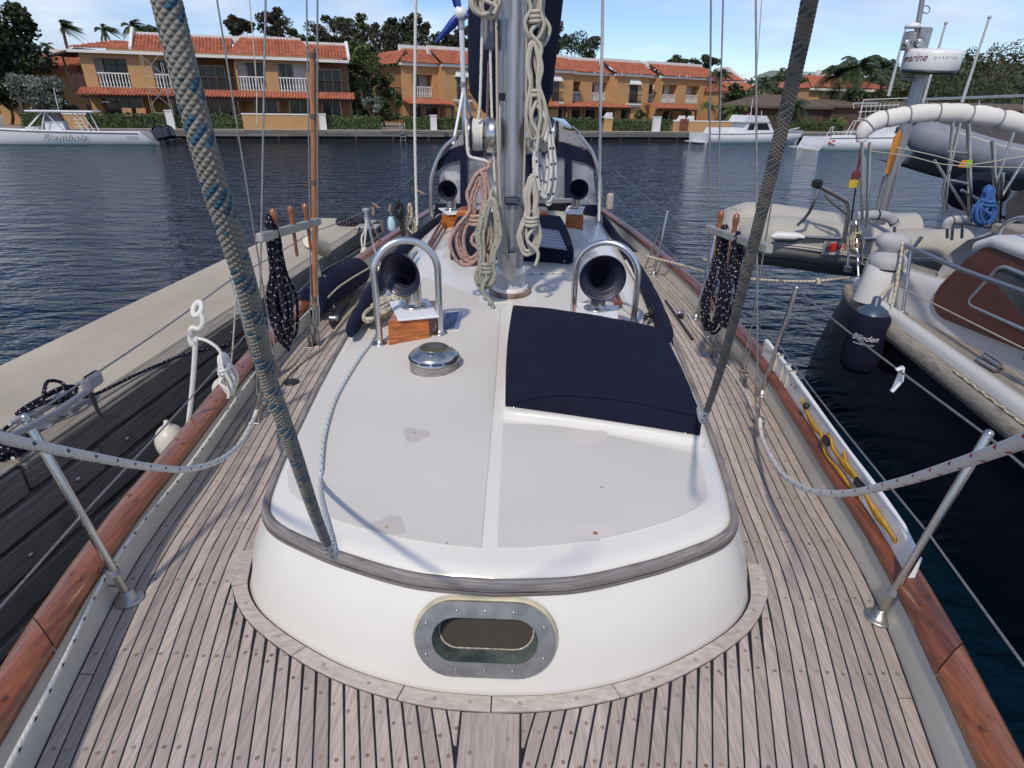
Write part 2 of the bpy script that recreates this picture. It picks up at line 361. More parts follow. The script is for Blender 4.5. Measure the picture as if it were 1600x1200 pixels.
# hull topsides, bulwark, cap rail
for sg in (-1, 1):
    b = MB(); rows = [[sidept(sg, y, .05*min(1, (y+1.6)/1.2), ZD+.116), sidept(sg, y, .075*min(1, (y+1.6)/1.2), .9), sidept(sg, y, .03, .45), sidept(sg, y, -.10*min(1, (y+1.6)), .05), sidept(sg, y, -.3*min(1, (y+1.6)/1.5), -.5)] for y in stations]
    b.grid(rows); part(b, 'topside', GEL, yacht)
    b = MB(); b.grid([[sidept(sg, y, 0.0, ZD-.01), sidept(sg, y, .004, ZD+.02), sidept(sg, y, .008, ZD+.09), sidept(sg, y, .010+.02*max(0, 1.6-y), ZD+.118+.03*max(0, 1.6-y)), sidept(sg, y, .018+.022*max(0, 1.6-y), ZD+.130+.03*max(0, 1.6-y))] for y in stations])
    part(b, 'bulwark', GELB, yacht)
    # varnished cap rail, in lengths joined by scarfs
    cuts = [(-1.5, 1.19), (1.195, 4.6), (4.605, 8.2), (8.205, 11.4)]
    for i, (y0, y1) in enumerate(cuts):
        b = MB(); rings = []
        for y in np.linspace(y0, y1, 26):
            e = xe(y); o0, o1 = -.014, .096; z0, z1 = ZD+.112, ZD+.152
            z_ = .014+.03*max(0, 1.6-y); z0, z1 = ZD+.112+z_, ZD+.152+z_; fl_ = .008+.022*max(0, 1.6-y); o0, o1 = -.014+fl_, .096+fl_
            prof = [(o0, z0), (o0, z0+.028), (o0+.012, z1-.006), (o0+.03, z1), ((o0+o1)/2, z1+.004), (o1-.03, z1-.002), (o1-.008, z1-.012), (o1, z0+.02), (o1-.004, z0)]
            sh = [0.05*((o-fl_-.041)/.055) if (i > 0 and y == y0) or (i < 3 and y == y1) else 0 for o, z in prof]
            pr3 = [(XC+sg*(xe(y+s_)+o), y+s_, z) for (o, z), s_ in zip(prof, sh)]; rings.append(pr3 if sg > 0 else pr3[::-1])
        b.loft(rings, True, True)
        part(b, 'cap_rail', VARN if (sg < 0 or i == 0) else VARNR, yacht)
    b = MB()
    for y in np.arange(-.3, 6.0, .42):
        for o in (.02, .06):
            b.lathe([(.009, 0), (.009, .0012)], (XC+sg*(xe(y)+o+.008+.022*max(0, 1.6-y)), y+(.03 if o > .05 else 0), ZD+.1685+.03*max(0, 1.6-y)), (0, 0, 1), 8)
    part(b, 'rail_plug', VARNR, yacht, kind='stuff')

# deck: black caulking sheet, laid planks proud of it
deck = part((lambda b: (b.grid([[(XC-xe(y)-.004, y, ZD-.004), (XC, y, ZD-.004), (XC+xe(y)+.004, y, ZD-.004)] for y in stations], flat=True), b)[1])(MB()), 'deck', CAULK, yacht)
BASE = [(0, 1.150), (.2, 1.164), (.42, 1.222), (.62, 1.318), (.78, 1.425), (.87, 1.53), (.905, 1.63), (.95, 1.85), (1.0, 2.25), (1.05, 2.75), (1.12, 3.3), (1.19, 3.8), (1.22, 4.6), (1.2, 6), (1.15, 7.4)]
TRIM = [(0, 1.098), (.2, 1.113), (.44, 1.176), (.65, 1.278), (.83, 1.405), (.935, 1.535), (.975, 1.63), (.985, 1.72)]
MOUL = [(0, 1.262), (.23, 1.285), (.45, 1.362), (.6, 1.437), (.71, 1.505), (.775, 1.575), (.805, 1.66), (.835, 1.85), (.872, 2.2), (.91, 2.6), (.95, 3.2), (.98, 3.8), (1.0, 4.6), (.98, 6), (.95, 7.4)]
def half(pts, n=6): return spl([(x, y, 0) for x, y in pts], n)
def both(pts, n=6):
    h = [(p[0], p[1]) for p in half(pts, n)]
    return [(-x, y) for x, y in h[::-1]][:-1]+h
_tr = np.array(half(TRIM, 10)); _ba = np.array(half(BASE, 10))
def ytrim(x):
    x = abs(x); return float(np.interp(x, _tr[:, 0], _tr[:, 1])) if x < .985 else 99
def xbase(y): return float(np.interp(y, _ba[:, 1], _ba[:, 0]))
GAP = .0052; PW = .0417
pmesh = []
plugs = MB()
def plank(sg, k, y0, y1, nib=False):
    """one laid plank following the deck edge, k widths in"""
    xs_o = lambda y: xe(y)-.004-k*PW-(GAP if k else .002); xs_i = lambda y: xe(y)-.004-(k+1)*PW
    n = max(4, int((y1-y0)/.16)); rows = []
    for y in np.linspace(y0, y1, n):
        a, c = xs_o(y), xs_i(y)
        lim = .082+GAP if y < 1.105 else 0
        if y > 1.62: lim = max(lim, xbase(y)+.008)
        a = max(a, lim+.0005); c = max(c, lim)
        ys = []
        for x in (a, c):
            yy = y
            if nib and abs(y-y1) < 1e-6: yy = min(y+.12, max(y-.12, ytrim(x)-GAP))
            ys.append(yy)
        rows.append(((a, ys[0]), (c, ys[1])))
    b = MB(); zz = ZD+random.uniform(-.0006, .0008)
    rg = []
    for (a, ya), (c, yc) in rows:
        q = [(XC+sg*a, ya, ZD-.004), (XC+sg*a, ya, zz-.001), (XC+sg*(a-.002), ya, zz), (XC+sg*(c+.002), yc, zz), (XC+sg*c, yc, zz-.001), (XC+sg*c, yc, ZD-.004)]
        rg.append(q if sg > 0 else q[::-1])
    b.loft(rg, False, False, flat=True)
    b.add([rg[0][i] for i in range(6)], [(0, 1, 2, 3, 4, 5)], flat=True); b.add([rg[-1][i] for i in range(6)], [(5, 4, 3, 2, 1, 0)], flat=True)
    part(b, 'plank', TEAK, deck)
    return xs_o, xs_i
for sg in (-1, 1):
    for k in range(0, 29):
        # where does this strake run: from the bow king plank to the margin board / the cabin side / aft
        mid = lambda y: xe(y)-.004-(k+.5)*PW
        ys = np.linspace(-1.2, 7.0, 1600)
        outr = lambda y: xe(y)-.004-k*PW-GAP
        ok = [y for y in ys if outr(y) > (.094 if y < 1.1 else 0) and (y < 1.09 or y < ytrim(outr(y)-.003)-.004 or (y > 1.6 and outr(y) > xbase(y)+.014))]
        runs = []
        for y in ok:
            if runs and y-runs[-1][1] < .02: runs[-1][1] = y
            else: runs.append([y, y])
        for y0, y1 in runs:
            if y1-y0 < .05 or y1 < .25: continue
            if y1 < 2: y1 = min(y1+.02, ytrim(max(mid(y1), .087))-.002)
            y0 = max(y0, -.6)
            bt = sorted([q for q in ((1.18+(k*.83) % 1.7), (3.05+(k*1.27) % 1.9), (5.2+(k*.7) % 1.2)) if y0+.2 < q < y1-.2])
            pts = [y0]+bt+[y1]
            for a, c in zip(pts[:-1], pts[1:]):
                plank(sg, k, a+(.002 if a != y0 else 0), c-(.002 if c != y1 else 0), nib=(c == y1 and y1 < 2))
            for yb in np.arange(.36, min(y1, 5.5), .30):
                if yb > y0+.03 and yb < y1-.02:
                    x = mid(yb)+random.uniform(-.006, .006)
                    plugs.lathe([(.0055, 0), (.0055, .0008)], (XC+sg*x, yb+random.uniform(-.012, .012), ZD+.0006), (0, 0, 1), 8)
            if y1 < 2:
                plugs.lathe([(.0055, 0), (.0055, .0008)], (XC+sg*mid(y1-.05), y1-.05-random.uniform(0, .03), ZD+.0006), (0, 0, 1), 8)
# king plank
b = MB(); b.bbox((XC, .25, ZD-.0025), (.162, 1.69, .006), .001); part(b, 'plank', TEAK, deck)
for x, y in ((-.05, .98), (.05, 1.02), (.03, .9), (-.045, .72), (.05, .68), (0.0, .80)): plugs.lathe([(.006, 0), (.006, .0009)], (XC+x, y, ZD+.0006), (0, 0, 1), 8)
part(plugs, 'plank_plug', PLUG, deck, kind='stuff')
# margin boards curving round the cabin front
bt_ = both(TRIM, 8); bb_ = [(p[0], p[1]) for p in both([(x, y) for x, y in BASE if y <= 1.72]+[(.93, 1.73)], 8)]
def resamp(pl, n):
    P = np.array(pl); d = np.r_[0, np.cumsum(np.linalg.norm(np.diff(P, axis=0), axis=1))]; t = np.linspace(0, d[-1], n)
    return np.c_[np.interp(t, d, P[:, 0]), np.interp(t, d, P[:, 1])]
NT = 121; To = resamp(bt_, NT); Ti = resamp(bb_, NT)
segs = [0, 9, 29, 47, 60, 78, 97, 112, 120]
for a, c in zip(segs[:-1], segs[1:]):
    b = MB(); rg = []
    for i in range(a, c+1):
        o, q = To[i], Ti[i]; z = ZD+.004
        if i == a and a: sh = .0018
        else: sh = 0
        d = (To[min(i+1, NT-1)]-To[max(i-1, 0)]); d = d/np.linalg.norm(d)
        if i == a and a: o = o+d*.002; q = q+d*.002
        if i == c and c < NT-1: o = o-d*.002; q = q-d*.002
        o2 = o+(q-o)*.03; q2 = q+(o-q)*.12
        rg.append([(XC+o[0], o[1], ZD-.004), (XC+o[0], o[1], z-.001), (XC+o2[0], o2[1], z), (XC+q2[0], q2[1], z), (XC+q2[0], q2[1], ZD-.004)])
    b.loft(rg, False, False, flat=True)
    for e in (0, -1): b.add(rg[e], [(0, 1, 2, 3, 4) if e else (4, 3, 2, 1, 0)], flat=True)
    part(b, 'margin_board', TEAKB, deck)
b = MB()
for i in (4, 14, 24, 34, 42, 52, 57, 64, 72, 84, 92, 102, 108, 116):
    c = To[i]*.55+Ti[i]*.45; b.lathe([(.0065, 0), (.0065, .0009)], (XC+c[0], c[1], ZD+.0042), (0, 0, 1), 8)
part(b, 'margin_plug', mat('pale plug', (.31, .275, .255), rough=.7, var=.3, sc=40), deck, kind='stuff')

# cabin trunk
def ztop(x, y):
    zc = np.interp(y, [1.2, 1.5, 2, 3, 3.8, 5, 7.4], [1.585, 1.607, 1.632, 1.655, 1.672, 1.70, 1.72])
    return float(zc-.062*(x/.9)**2)
NB = 141
Rb = resamp(both(BASE, 8), NB); Rm = resamp(both(MOUL, 8), NB)
# keep the two outlines in step along the sides
def pair(n):
    hb = np.array(half(BASE, 16)); hm = np.array(half(MOUL, 16)); k = min(len(hb), len(hm)); return hb[:k], hm[:k]
hb, hm = pair(0)
def mirror(h): return [(-p[0], p[1]) for p in h[::-1]][:-1]+[(p[0], p[1]) for p in h]
OB, OM = mirror(hb), mirror(hm)
def ring_mix(t, zoff=None):
    r = []
    for (xb, yb), (xm, ym) in zip(OB, OM):
        zt = ztop(xm, ym)-.03; z = ZD-.01+(zt-ZD+.01)*t
        bow = .018*math.sin(math.pi*t)
        x = xb+(xm-xb)*t; y = yb+(ym-yb)*t
        if y < 1.62: y -= bow
        else: x += bow*np.sign(x)
        r.append((XC+x, y, z))
    return r
cab = MB()
rings = [ring_mix(t) for t in np.linspace(0, 1, 22)]
def inset(d, dz):
    r = []
    for xm, ym in OM:
        ty = max(ym, 2.3); L_ = math.hypot(xm, ym-ty) or 1
        k = max(0.0, 1-d/L_); x = xm*k; y = ty+(ym-ty)*k
        r.append((XC+x, y, ztop(x, y)+dz))
    return r
rings += [inset(.012, -.014), inset(.03, -.004), inset(.055, 0)]
for q in (.75, .5, .25, 0.0):
    r = []
    for (X, y, z) in inset(.055, 0):
        x = (X-XC)*q; ty = max(y, 2.3); y2 = ty+(y-ty)*q; r.append((XC+x, y2, ztop(x, y2)))
    rings.append(r)
cab.loft(rings, False, False)
cabin = None
# porthole in the cabin front
def front_pt(px, py, lift=0.0):
    """pixel -> cabin front face (bilinear in the front strip)"""
    lo, hi = 0.0, 1.0
    best = None
    for t in np.linspace(.05, .98, 140):
        z = ZD+.31*t; p = U(px, py, z); x = p[0]-XC
        yb = np.interp(abs(x), [q[0] for q in BASE[:6]], [q[1] for q in BASE[:6]]); ym = np.interp(abs(x), [q[0] for q in MOUL[:6]], [q[1] for q in MOUL[:6]])
        y = yb+(ym-yb)*t-.018*math.sin(math.pi*t)
        e = abs(p[1]-y)
        if best is None or e < best[0]: best = (e, p)
    return best[1]
pc = front_pt(758, 997); pl = front_pt(690, 995); pr_ = front_pt(826, 1000); pt = front_pt(760, 950); pb = front_pt(757, 1045)
ax_x = unit(pr_-pl); ax_y = pt-pb; ax_y = unit(ax_y-ax_x*(ax_y@ax_x)); ax_n = np.cross(ax_x, ax_y)
if ax_n[1] > 0: ax_n = -ax_n
def stad(hw, hh, n=14, dn=0.0, dy=0.0):
    s = hw-hh; o = []
    for i in range(n+1):
        a = -math.pi/2+math.pi*i/n; o.append((s+hh*math.cos(a), hh*math.sin(a)))
    for i in range(n+1):
        a = math.pi/2+math.pi*i/n; o.append((-s+hh*math.cos(a), hh*math.sin(a)))
    return [pc+ax_x*x+ax_y*(y+dy)+ax_n*dn for x, y in o]

def in_port(q):
    d = vv(q)-pc; x, y = abs(d@ax_x), abs(d@ax_y); hx = max(x-.085, 0)
    return abs(d@ax_n) < .06 and math.hypot(hx, y) < .085
cab.f = [q for q in cab.f if not in_port(sum(vv(cab.v[i]) for i in q)/4)]
cabin = part(cab, 'cabin_trunk', GEL, yacht)

# grey teak moulding bent round the front and along the sides
mo = [(x, y) for x, y in OM if y < 3.6]
d = MB(); rg = []
for i, (x, y) in enumerate(mo):
    a = np.array(mo[min(i+1, len(mo)-1)])-np.array(mo[max(i-1, 0)]); a = a/np.linalg.norm(a); nx, ny = a[1], -a[0]
    zc = ztop(x, y)-.034; prof = [(-.006, -.024), (.010, -.024), (.019, -.017), (.021, -.003), (.019, .002), (.021, .007), (.018, .019), (.008, .026), (-.006, .026)]
    rg.append([(XC+x+nx*o, y+ny*o, zc+h) for o, h in prof])
d.loft(rg, True, True); part(d, 'moulding', TEAKM, cabin)
d = MB()
rg2 = []
for i, (x, y) in enumerate(mo):
    a = np.array(mo[min(i+1, len(mo)-1)])-np.array(mo[max(i-1, 0)]); a = a/np.linalg.norm(a); nx, ny = a[1], -a[0]
    zc = ztop(x, y)-.034
    rg2.append([(XC+x+nx*.0206, y+ny*.0206, zc+.0005+.002*mnoise.noise(Vector((x*9, y*9, 0)))), (XC+x+nx*.0213, y+ny*.0213, zc-.0022)])
d.grid(rg2); part(d, 'moulding_crack', mat('dark wood crack', (.06, .03, .025), var=.5, sc=20), cabin)

def onroof(px, py, lift=0.0):
    z = 1.62
    for _ in range(5):
        p = U(px, py, z); z = ztop(p[0]-XC, p[1])+lift
    return U(px, py, z)
def coons(front, right, back, left, n=22, m_=22):
    """front l->r, right f->b, back l->r, left f->b given as pixels"""
    def rs(c, k):
        P = np.array([onroof(*q)[:2] for q in c]); S = np.array(spl([(a, b_, 0) for a, b_ in P], 8))[:, :2] if len(P) > 2 else P
        return resamp(S, k)
    A, Cc, B_, Dd = rs(front, n), rs(right, m_), rs(back, n), rs(left, m_)
    rows = []
    for j in range(m_):
        v = j/(m_-1); row = []
        for i in range(n):
            u = i/(n-1)
            p = (1-v)*A[i]+v*B_[i]+(1-u)*Dd[j]+u*Cc[j]-((1-u)*(1-v)*A[0]+u*(1-v)*A[-1]+(1-u)*v*B_[0]+u*v*B_[-1])
            row.append((p[0], p[1], ztop(p[0]-XC, p[1])+.0035))
        rows.append(row)
    return rows
def panel(*a, **k):
    b = MB(); rows = coons(*a, **k); b.grid(rows)
    edge = rows[0]+[r[-1] for r in rows[1:]]+rows[-1][::-1][1:]+[r[0] for r in rows[::-1]][1:]
    b.loft([edge, [(x, y, z-.005) for x, y, z in edge]], False, False)
    return part(b, 'nonskid_panel', NONSKID, cabin)
panel([(452, 768), (480, 790), (532, 815), (625, 840), (700, 852), (752, 856)], [(752, 856), (765, 700), (775, 585), (782, 480)], [(655, 432), (700, 425), (742, 421), (782, 419)], [(452, 768), (447, 748), (460, 705), (506, 605), (545, 538), (590, 490), (655, 432)])
panel([(777, 856), (820, 856), (900, 848), (975, 834), (1050, 812), (1090, 793)], [(1090, 793), (1104, 778), (1104, 765), (1098, 735), (1086, 712)], [(786, 663), (875, 667), (975, 686), (1086, 712)], [(777, 856), (781, 760), (786, 663)])
panel([(797, 560), (900, 570), (1030, 600)], [(1030, 600), (1010, 540), (985, 480), (955, 432)], [(806, 420), (880, 424), (955, 432)], [(797, 560), (800, 487), (806, 420)])
panel([(690, 405), (750, 398), (880, 405), (945, 412)], [(945, 412), (915, 372), (900, 350)], [(715, 352), (800, 350), (900, 350)], [(690, 405), (705, 375), (715, 352)], n=12, m_=8)
# scuffs and rust on the non-skid
def blotch(px, py, rx, ry, m_, nm='scuff_patch', seed=0, rot=0):
    rnd = random.Random(seed); c = onroof(px, py); ed = []
    for i in range(26):
        a = 2*math.pi*i/26; k = 1+.16*math.sin(3*a+seed)+.10*rnd.uniform(-1, 1)
        q = onroof(px+rx*k*math.cos(a), py+ry*k*math.sin(a)); ed.append((q[0], q[1], ztop(q[0]-XC, q[1])+.0042))
    b = MB(); b.add([(c[0], c[1], ztop(c[0]-XC, c[1])+.0042)]+ed, [(0, i+1, (i+1) % 26+1) for i in range(26)]); part(b, nm, m_, cabin)
blotch(648, 680, 19, 11, PATCH, seed=2); blotch(608, 822, 26, 14, PATCH, seed=5); blotch(918, 685, 32, 13, PATCHR, seed=3); blotch(930, 832, 31, 13, PATCHR, seed=8)
def fleck(px, py, r, m_):
    c = onroof(px, py); b = MB(); b.lathe([(r, 0), (r, .0006)], (c[0], c[1], ztop(c[0]-XC, c[1])+.005), (0, 0, 1), 7); part(b, 'rust_spot', m_, cabin)
for q in ((930, 835, .008), (648, 678, .004), (604, 825, .004), (940, 763, .004), (698, 850, .003)): fleck(*q, RUST)

port = part((lambda b: (b.loft([stad(.150, .064, dn=.014), stad(.151, .065, dn=.016), stad(.198, .109, dn=.016), stad(.200, .111, dn=.014), stad(.201, .112, dn=-.02)], True, False, flat=True), b)[1])(MB()), 'porthole', STEELD, yacht)
b = MB(); b.loft([stad(.150, .064, dn=.0145), stad(.146, .061, dn=-.0), stad(.140, .056, dn=-.052)], True, False); part(b, 'inner_ring', TEALG, port)
b = MB(); q = stad(.1405, .0565, dn=-.048); b.poly(q); part(b, 'insect_screen', MESHSCR, port)
b = MB()
lip = [p for p in stad(.139, .0555, dn=-.045)]
b.tube(lip, [.0022+.0022*abs(mnoise.noise(Vector((i*.9, 0, 0)))) for i in range(len(lip))], 5, closed=True); part(b, 'sealant_bead', mat('old sealant', (.42, .38, .32), var=.5, sc=90), port)
for x, y in ((-.08, .086), (0, .086), (.08, .086), (-.08, -.087), (0, -.087), (.08, -.087), (-.167, .045), (-.167, -.045), (.167, .045), (.167, -.045)):
    b = MB(); b.ball(pc+ax_x*x+ax_y*y+ax_n*.016, .0055, 8, 6, (1, 1, .9)); part(b, 'screw', STEEL, port)
b = MB(); b.loft([stad(.199, .110, dn=.003), stad(.206, .117, dn=.0), stad(.209, .120, dn=-.008)], True, False); part(b, 'bedding', mat('yellowed bedding', (.55, .50, .36), var=.25, sc=16), port)
# ================================================================ FITTINGS OF OUR YACHT
def R3(px, py, lift=0.0): return vv(onroof(px, py, lift))
# --- guard rails over the dorade vents
def guard_rail(a, c, ztopp):
    a, c = vv(a), vv(c); hw = np.linalg.norm((c-a)[:2])/2; dx = unit(np.array([*(c-a)[:2], 0])); mid = (a+c)/2; zs = ztopp-hw-.018
    pts = [a, np.array([a[0], a[1], zs-.15]), np.array([a[0], a[1], zs])]
    pts += [np.array([mid[0], mid[1], zs])-dx*hw*math.cos(t)+np.array([0, 0, hw*math.sin(t)]) for t in np.linspace(.12, math.pi-.12, 22)]
    pts += [np.array([c[0], c[1], zs]), np.array([c[0], c[1], zs-.15]), c]
    b = MB(); b.tube(pts, .0185, 14); g = part(b, 'guard_rail', ALU, yacht)
    for q in (a, c):
        f = MB(); f.lathe([(.040, -.012), (.042, .004), (.040, .009), (.026, .013), (.022, .022), (.0188, .026)], q, (0, 0, 1), 20); part(f, 'foot', STEEL, g)
guard_rail(R3(594, 538), R3(688, 522), UY(640, 375, 3.02)[2]+.018)
guard_rail(R3(895, 493), R3(988, 513), UY(942, 380, 3.33)[2]+.018)
# --- dorade vents
def dorade(fl, fr, br, zt, head, rmouth, sc=1.0, mid_off=(.5, .5)):
    fl, fr, br = vv(fl), vv(fr), vv(br); bl = fl+(br-fr)
    b = MB(); zb = min(fl[2], fr[2], br[2])-.03
    lo = [np.array([q[0], q[1], zb]) for q in (fl, fr, br, bl)]; hi_ = [np.array([q[0], q[1], zt]) for q in (fl, fr, br, bl)]
    c0 = sum(hi_)/4; hi2 = [c0+(q-c0)*.95 for q in hi_]
    b.loft([lo, hi2], True, True, flat=True)
    d = part(b, 'dorade_vent', ORNG, yacht)
    ex = unit(np.array([*(fr-fl)[:2], 0])); ey = np.array([-ex[1], ex[0], 0]); w = np.linalg.norm((fr-fl)[:2]); l_ = np.linalg.norm((br-fr)[:2]); cen = (fl+br)/2; cen[2] = zt
    p_ = MB(); p_.bbox(cen+np.array([0, 0, .006*sc]), (w*.98, l_*1.0, .012*sc), .003, (ex, ey, (0, 0, 1))); part(p_, 'top_plate', WHITEP, d)
    for i, j in ((-.42, -.42), (.42, -.42), (-.42, .42), (.42, .42), (.12, -.43), (-.43, .05), (.43, .05), (.1, .43)):
        s_ = MB(); s_.lathe([(.006*sc, 0), (.004*sc, .003*sc)], cen+ex*w*i+ey*l_*j+np.array([0, 0, .0121*sc]), (0, 0, 1), 7); part(s_, 'screw', STEELD, d)
    pc_ = cen+ex*w*(mid_off[0]-.5)+ey*l_*(mid_off[1]-.5)+np.array([0, 0, .012*sc])
    f = MB(); f.lathe([(.074*sc, 0), (.075*sc, .006*sc), (.066*sc, .012*sc), (.054*sc, .015*sc), (.050*sc, .024*sc)], pc_, (0, 0, 1), 28); part(f, 'collar', STEEL, d)
    hx, hy = math.sin(head), -math.cos(head)
    k = rmouth
    path = [(0, .0), (0, .10*sc), (.004*sc, .135*sc), (.022*sc, .170*sc), (.052*sc, .195*sc), (.085*sc, .207*sc), (.112*sc, .210*sc), (.122*sc, .210*sc)]
    rr = [.048*sc, .048*sc, .049*sc, .053*sc, .064*sc, .082*sc, k*.95, k]
    P = [pc_+np.array([hx*a, hy*a, z]) for a, z in path]
    PS = spl(P, 6); RS = [q[0] for q in spl([(r_, 0, 0) for r_ in rr], 6)]
    c_ = MB(); c_.tube(PS, RS, 36, cap=False); part(c_, 'cowl', STEEL, d)
    c_ = MB(); c_.tube(PS[::-1], [r_-.004*sc for r_ in RS[::-1]], 36, cap=False); c_.lathe([(.044*sc, 0), (.001, 0)], pc_+np.array([0, 0, .02]), (0, 0, 1), 20); part(c_, 'cowl_lining', COWLIN, d)
    c_ = MB(); x, y, _ = basis(PS[-1]-PS[-2]); c_.tube([PS[-1]+(x*math.cos(t)+y*math.sin(t))*(k-.001) for t in np.linspace(0, 2*math.pi, 40)[:-1]], .0042*sc, 8, closed=True); part(c_, 'cowl_rim', COWLIN, d)
zl = onroof(607, 541)[2]+.137
dorade(R3(607, 541), R3(672, 529), R3(685, 496), zl, rad(-20), .119, mid_off=(.53, .60))
ml = [R3(607, 541), R3(672, 529), R3(685, 496)]
cR = vv(UY(932, 482, 3.22)); 
flR = np.array([cR[0]-.115, cR[1]-.13, 1.60]); frR = np.array([cR[0]+.125, cR[1]-.17, 1.58]); brR = np.array([cR[0]+.115, cR[1]+.07, 1.58])
dorade(flR, frR, brR, cR[2]-.012, rad(2), .124, mid_off=(.48, .60))
for (pa, pb_, pc3, pm, hd) in (((690, 358), (716, 354), (719, 343), (705, 304), -8), ((883, 356), (911, 360), (909, 346), (898, 306), 3)):
    a, c, e = R3(*pa), R3(*pb_), R3(*pc3); dep = (a-CAMLOC)@c_f
    dorade(a, c, e, a[2]+.135, rad(hd), .100, mid_off=(.55, .55))
# --- mushroom vent
c0 = R3(679, 574)
b = MB(); b.lathe([(.116, -.02), (.119, .0), (.119, .040), (.112, .044), (.10, .044)], c0, (0, 0, 1), 40); mv = part(b, 'mushroom_vent', mat('grey teak ring', (.23, .21, .195), rough=.75, var=.4, sc=14, st=(1, 1, 5), bump=.4, bsc=20), yacht)
b = MB(); b.lathe([(.108, .040), (.121, .044), (.122, .049), (.119, .053), (.117, .070), (.112, .076), (.108, .080), (.071, .104), (.068, .105), (.0, .105)], c0, (0, 0, 1), 48, cap=False); part(b, 'dome', STEEL, mv)
for i in range(12):
    a = 2*math.pi*(i+.5)/12; b = MB(); pts = [c0+np.array([.1185*math.cos(a+t), .1185*math.sin(a+t), .0615]) for t in np.linspace(-.20, .20, 7)]
    b.tube(pts, .0052, 6, sq=(1, 1)); part(b, 'slot', BLACKP, mv)
b = MB(); b.lathe([(.067, .1045), (.066, .108), (.05, .1095), (0, .1095)], c0, (0, 0, 1), 32, cap=False); part(b, 'cap_disc', OLIVE, mv)
for i in range(3):
    a = .5+2*math.pi*i/3; b = MB(); b.ball(c0+np.array([.088*math.cos(a), .088*math.sin(a), .096]), .005, 8, 6); part(b, 'screw', STEEL, mv)
# --- flush deck prism
def quadslab(px4, h0, h1, shrink=0.0):
    P = [R3(*q) for q in px4]; c = sum(P)/4; P = [c+(q-c)*(1-shrink) for q in P]
    b = MB(); b.loft([[q+np.array([0, 0, h0]) for q in P], [q+np.array([0, 0, h1]) for q in P]], True, True, flat=True); return b
pr4 = [(678, 521), (718, 517), (726, 486), (689, 490)]
dp = part(quadslab(pr4, -.005, .006), 'deck_prism', GEL, yacht)
part(quadslab(pr4, .004, .009, .09), 'prism_frame', LENSF, dp); part(quadslab([(688, 516.5), (709, 514.5), (717, 489.5), (698, 491.5)], .008, .011), 'prism_lens', LENS, dp)
# --- mast pad, mast, collar
pad = [(748, 474), (838, 473), (838, 453), (752, 453)]
part(quadslab(pad, -.004, .0055), 'mast_pad', GEL, yacht)
mc = R3(797, 461); MX, MY, MZ = mc[0]-.004, mc[1]+.06, mc[2]
mast = part((lambda b: (b.loft([[(MX+(.086*math.copysign(abs(math.cos(t))**.85, math.cos(t))), MY+.125*math.sin(t), z) for t in np.linspace(0, 2*math.pi, 33)[:-1]] for z in (MZ, MZ+.6, 2.6, 4, 6, 9)], True, True), b)[1])(MB()), 'mast', MASTM, yacht)
b = MB()
b.loft([[(MX+.012+.054*math.cos(t), MY-.095+.062*math.sin(t), z) for t in np.linspace(0, 2*math.pi, 25)[:-1]] for z in (MZ+.33, MZ+.6, 2.6, 4, 6, 9)], True, True); part(b, 'mast_track', MASTM, mast)
b = MB(); b.lathe([(.139, -.01), (.142, .0), (.142, .028), (.135, .036), (.105, .036)], (MX, MY, MZ), (0, 0, 1), 40, ell=(1, 1.12)); part(b, 'wood_ring', mat('cracked teak ring', (.26, .15, .10), rough=.6, var=.55, sc=10, col2=(.36, .29, .25), bump=.3, bsc=30), mast)
for i in range(14):
    a = -math.pi/2+(i-6.5)*.36; b = MB(); b.lathe([(.010, 0), (.010, .010), (.004, .013)], (MX+.123*math.cos(a), MY+.138*math.sin(a), MZ+.034), (0, 0, 1), 8); part(b, 'ring_bolt', STEELD, mast)
b = MB(); b.lathe([(.118, .034), (.116, .05), (.112, .062), (.104, .075), (.106, .11), (.101, .165), (.098, .185), (.094, .19)], (MX, MY, MZ), (0, 0, 1), 40, ell=(1, 1.3)); part(b, 'mast_boot', mat('grey mast boot', (.43, .44, .47), rough=.6, var=.12, sc=14, bump=.5, bsc=10), mast)
b = MB(); b.lathe([(.121, .036), (.1205, .058), (.115, .062)], (MX, MY, MZ), (0, 0, 1), 40, ell=(1, 1.3)); b.lathe([(.1065, .150), (.1035, .178), (.097, .188)], (MX, MY, MZ), (0, 0, 1), 40, ell=(1, 1.3)); part(b, 'white_band', GEL, mast)
def onmast(px, py, dy=-.165): return vv(UY(px, py, MY+dy))
P = [onmast(*q) for q in ((782, 395), (808, 395), (805, 432), (797, 438), (789, 432))]
b = MB(); b.prism([p+np.array([0, -.012, 0]) for p in P], (0, .016, 0)); part(b, 'tack_plate', STEELD, mast)
for dx in (-.034, .034):
    b = MB(); q = (onmast(797, 395)+onmast(797, 430))/2+np.array([dx, -.03, 0]); b.prism([q+np.array([-.004, 0, .07]), q+np.array([.004, 0, .07]), q+np.array([.004, 0, -.07]), q+np.array([-.004, 0, -.07])], (0, .06, 0)); part(b, 'tack_lug', STEELD, mast)
b = MB()
for z0 in (UY(797, 152, MY)[2],):
    b.loft([[(MX+(.0875*math.copysign(abs(math.cos(t))**.85, math.cos(t))), MY+.1265*math.sin(t), z) for t in np.linspace(0, 2*math.pi, 33)[:-1]] for z in (z0-.02, z0+.02)], True, False)
part(b, 'mast_band', BLACKP, mast)
for px0, px1, py0, py1 in ((755, 774, 29, 77), (822, 840, -8, 22)):
    a = vv(UY(px0, py1, MY-.02)); c = vv(UY(px1, py0, MY-.02)); b = MB(); b.bbox((a+c)/2, (abs(c[0]-a[0]), .07, abs(c[2]-a[2])), .008); part(b, 'handle_pocket', GREYP, mast)
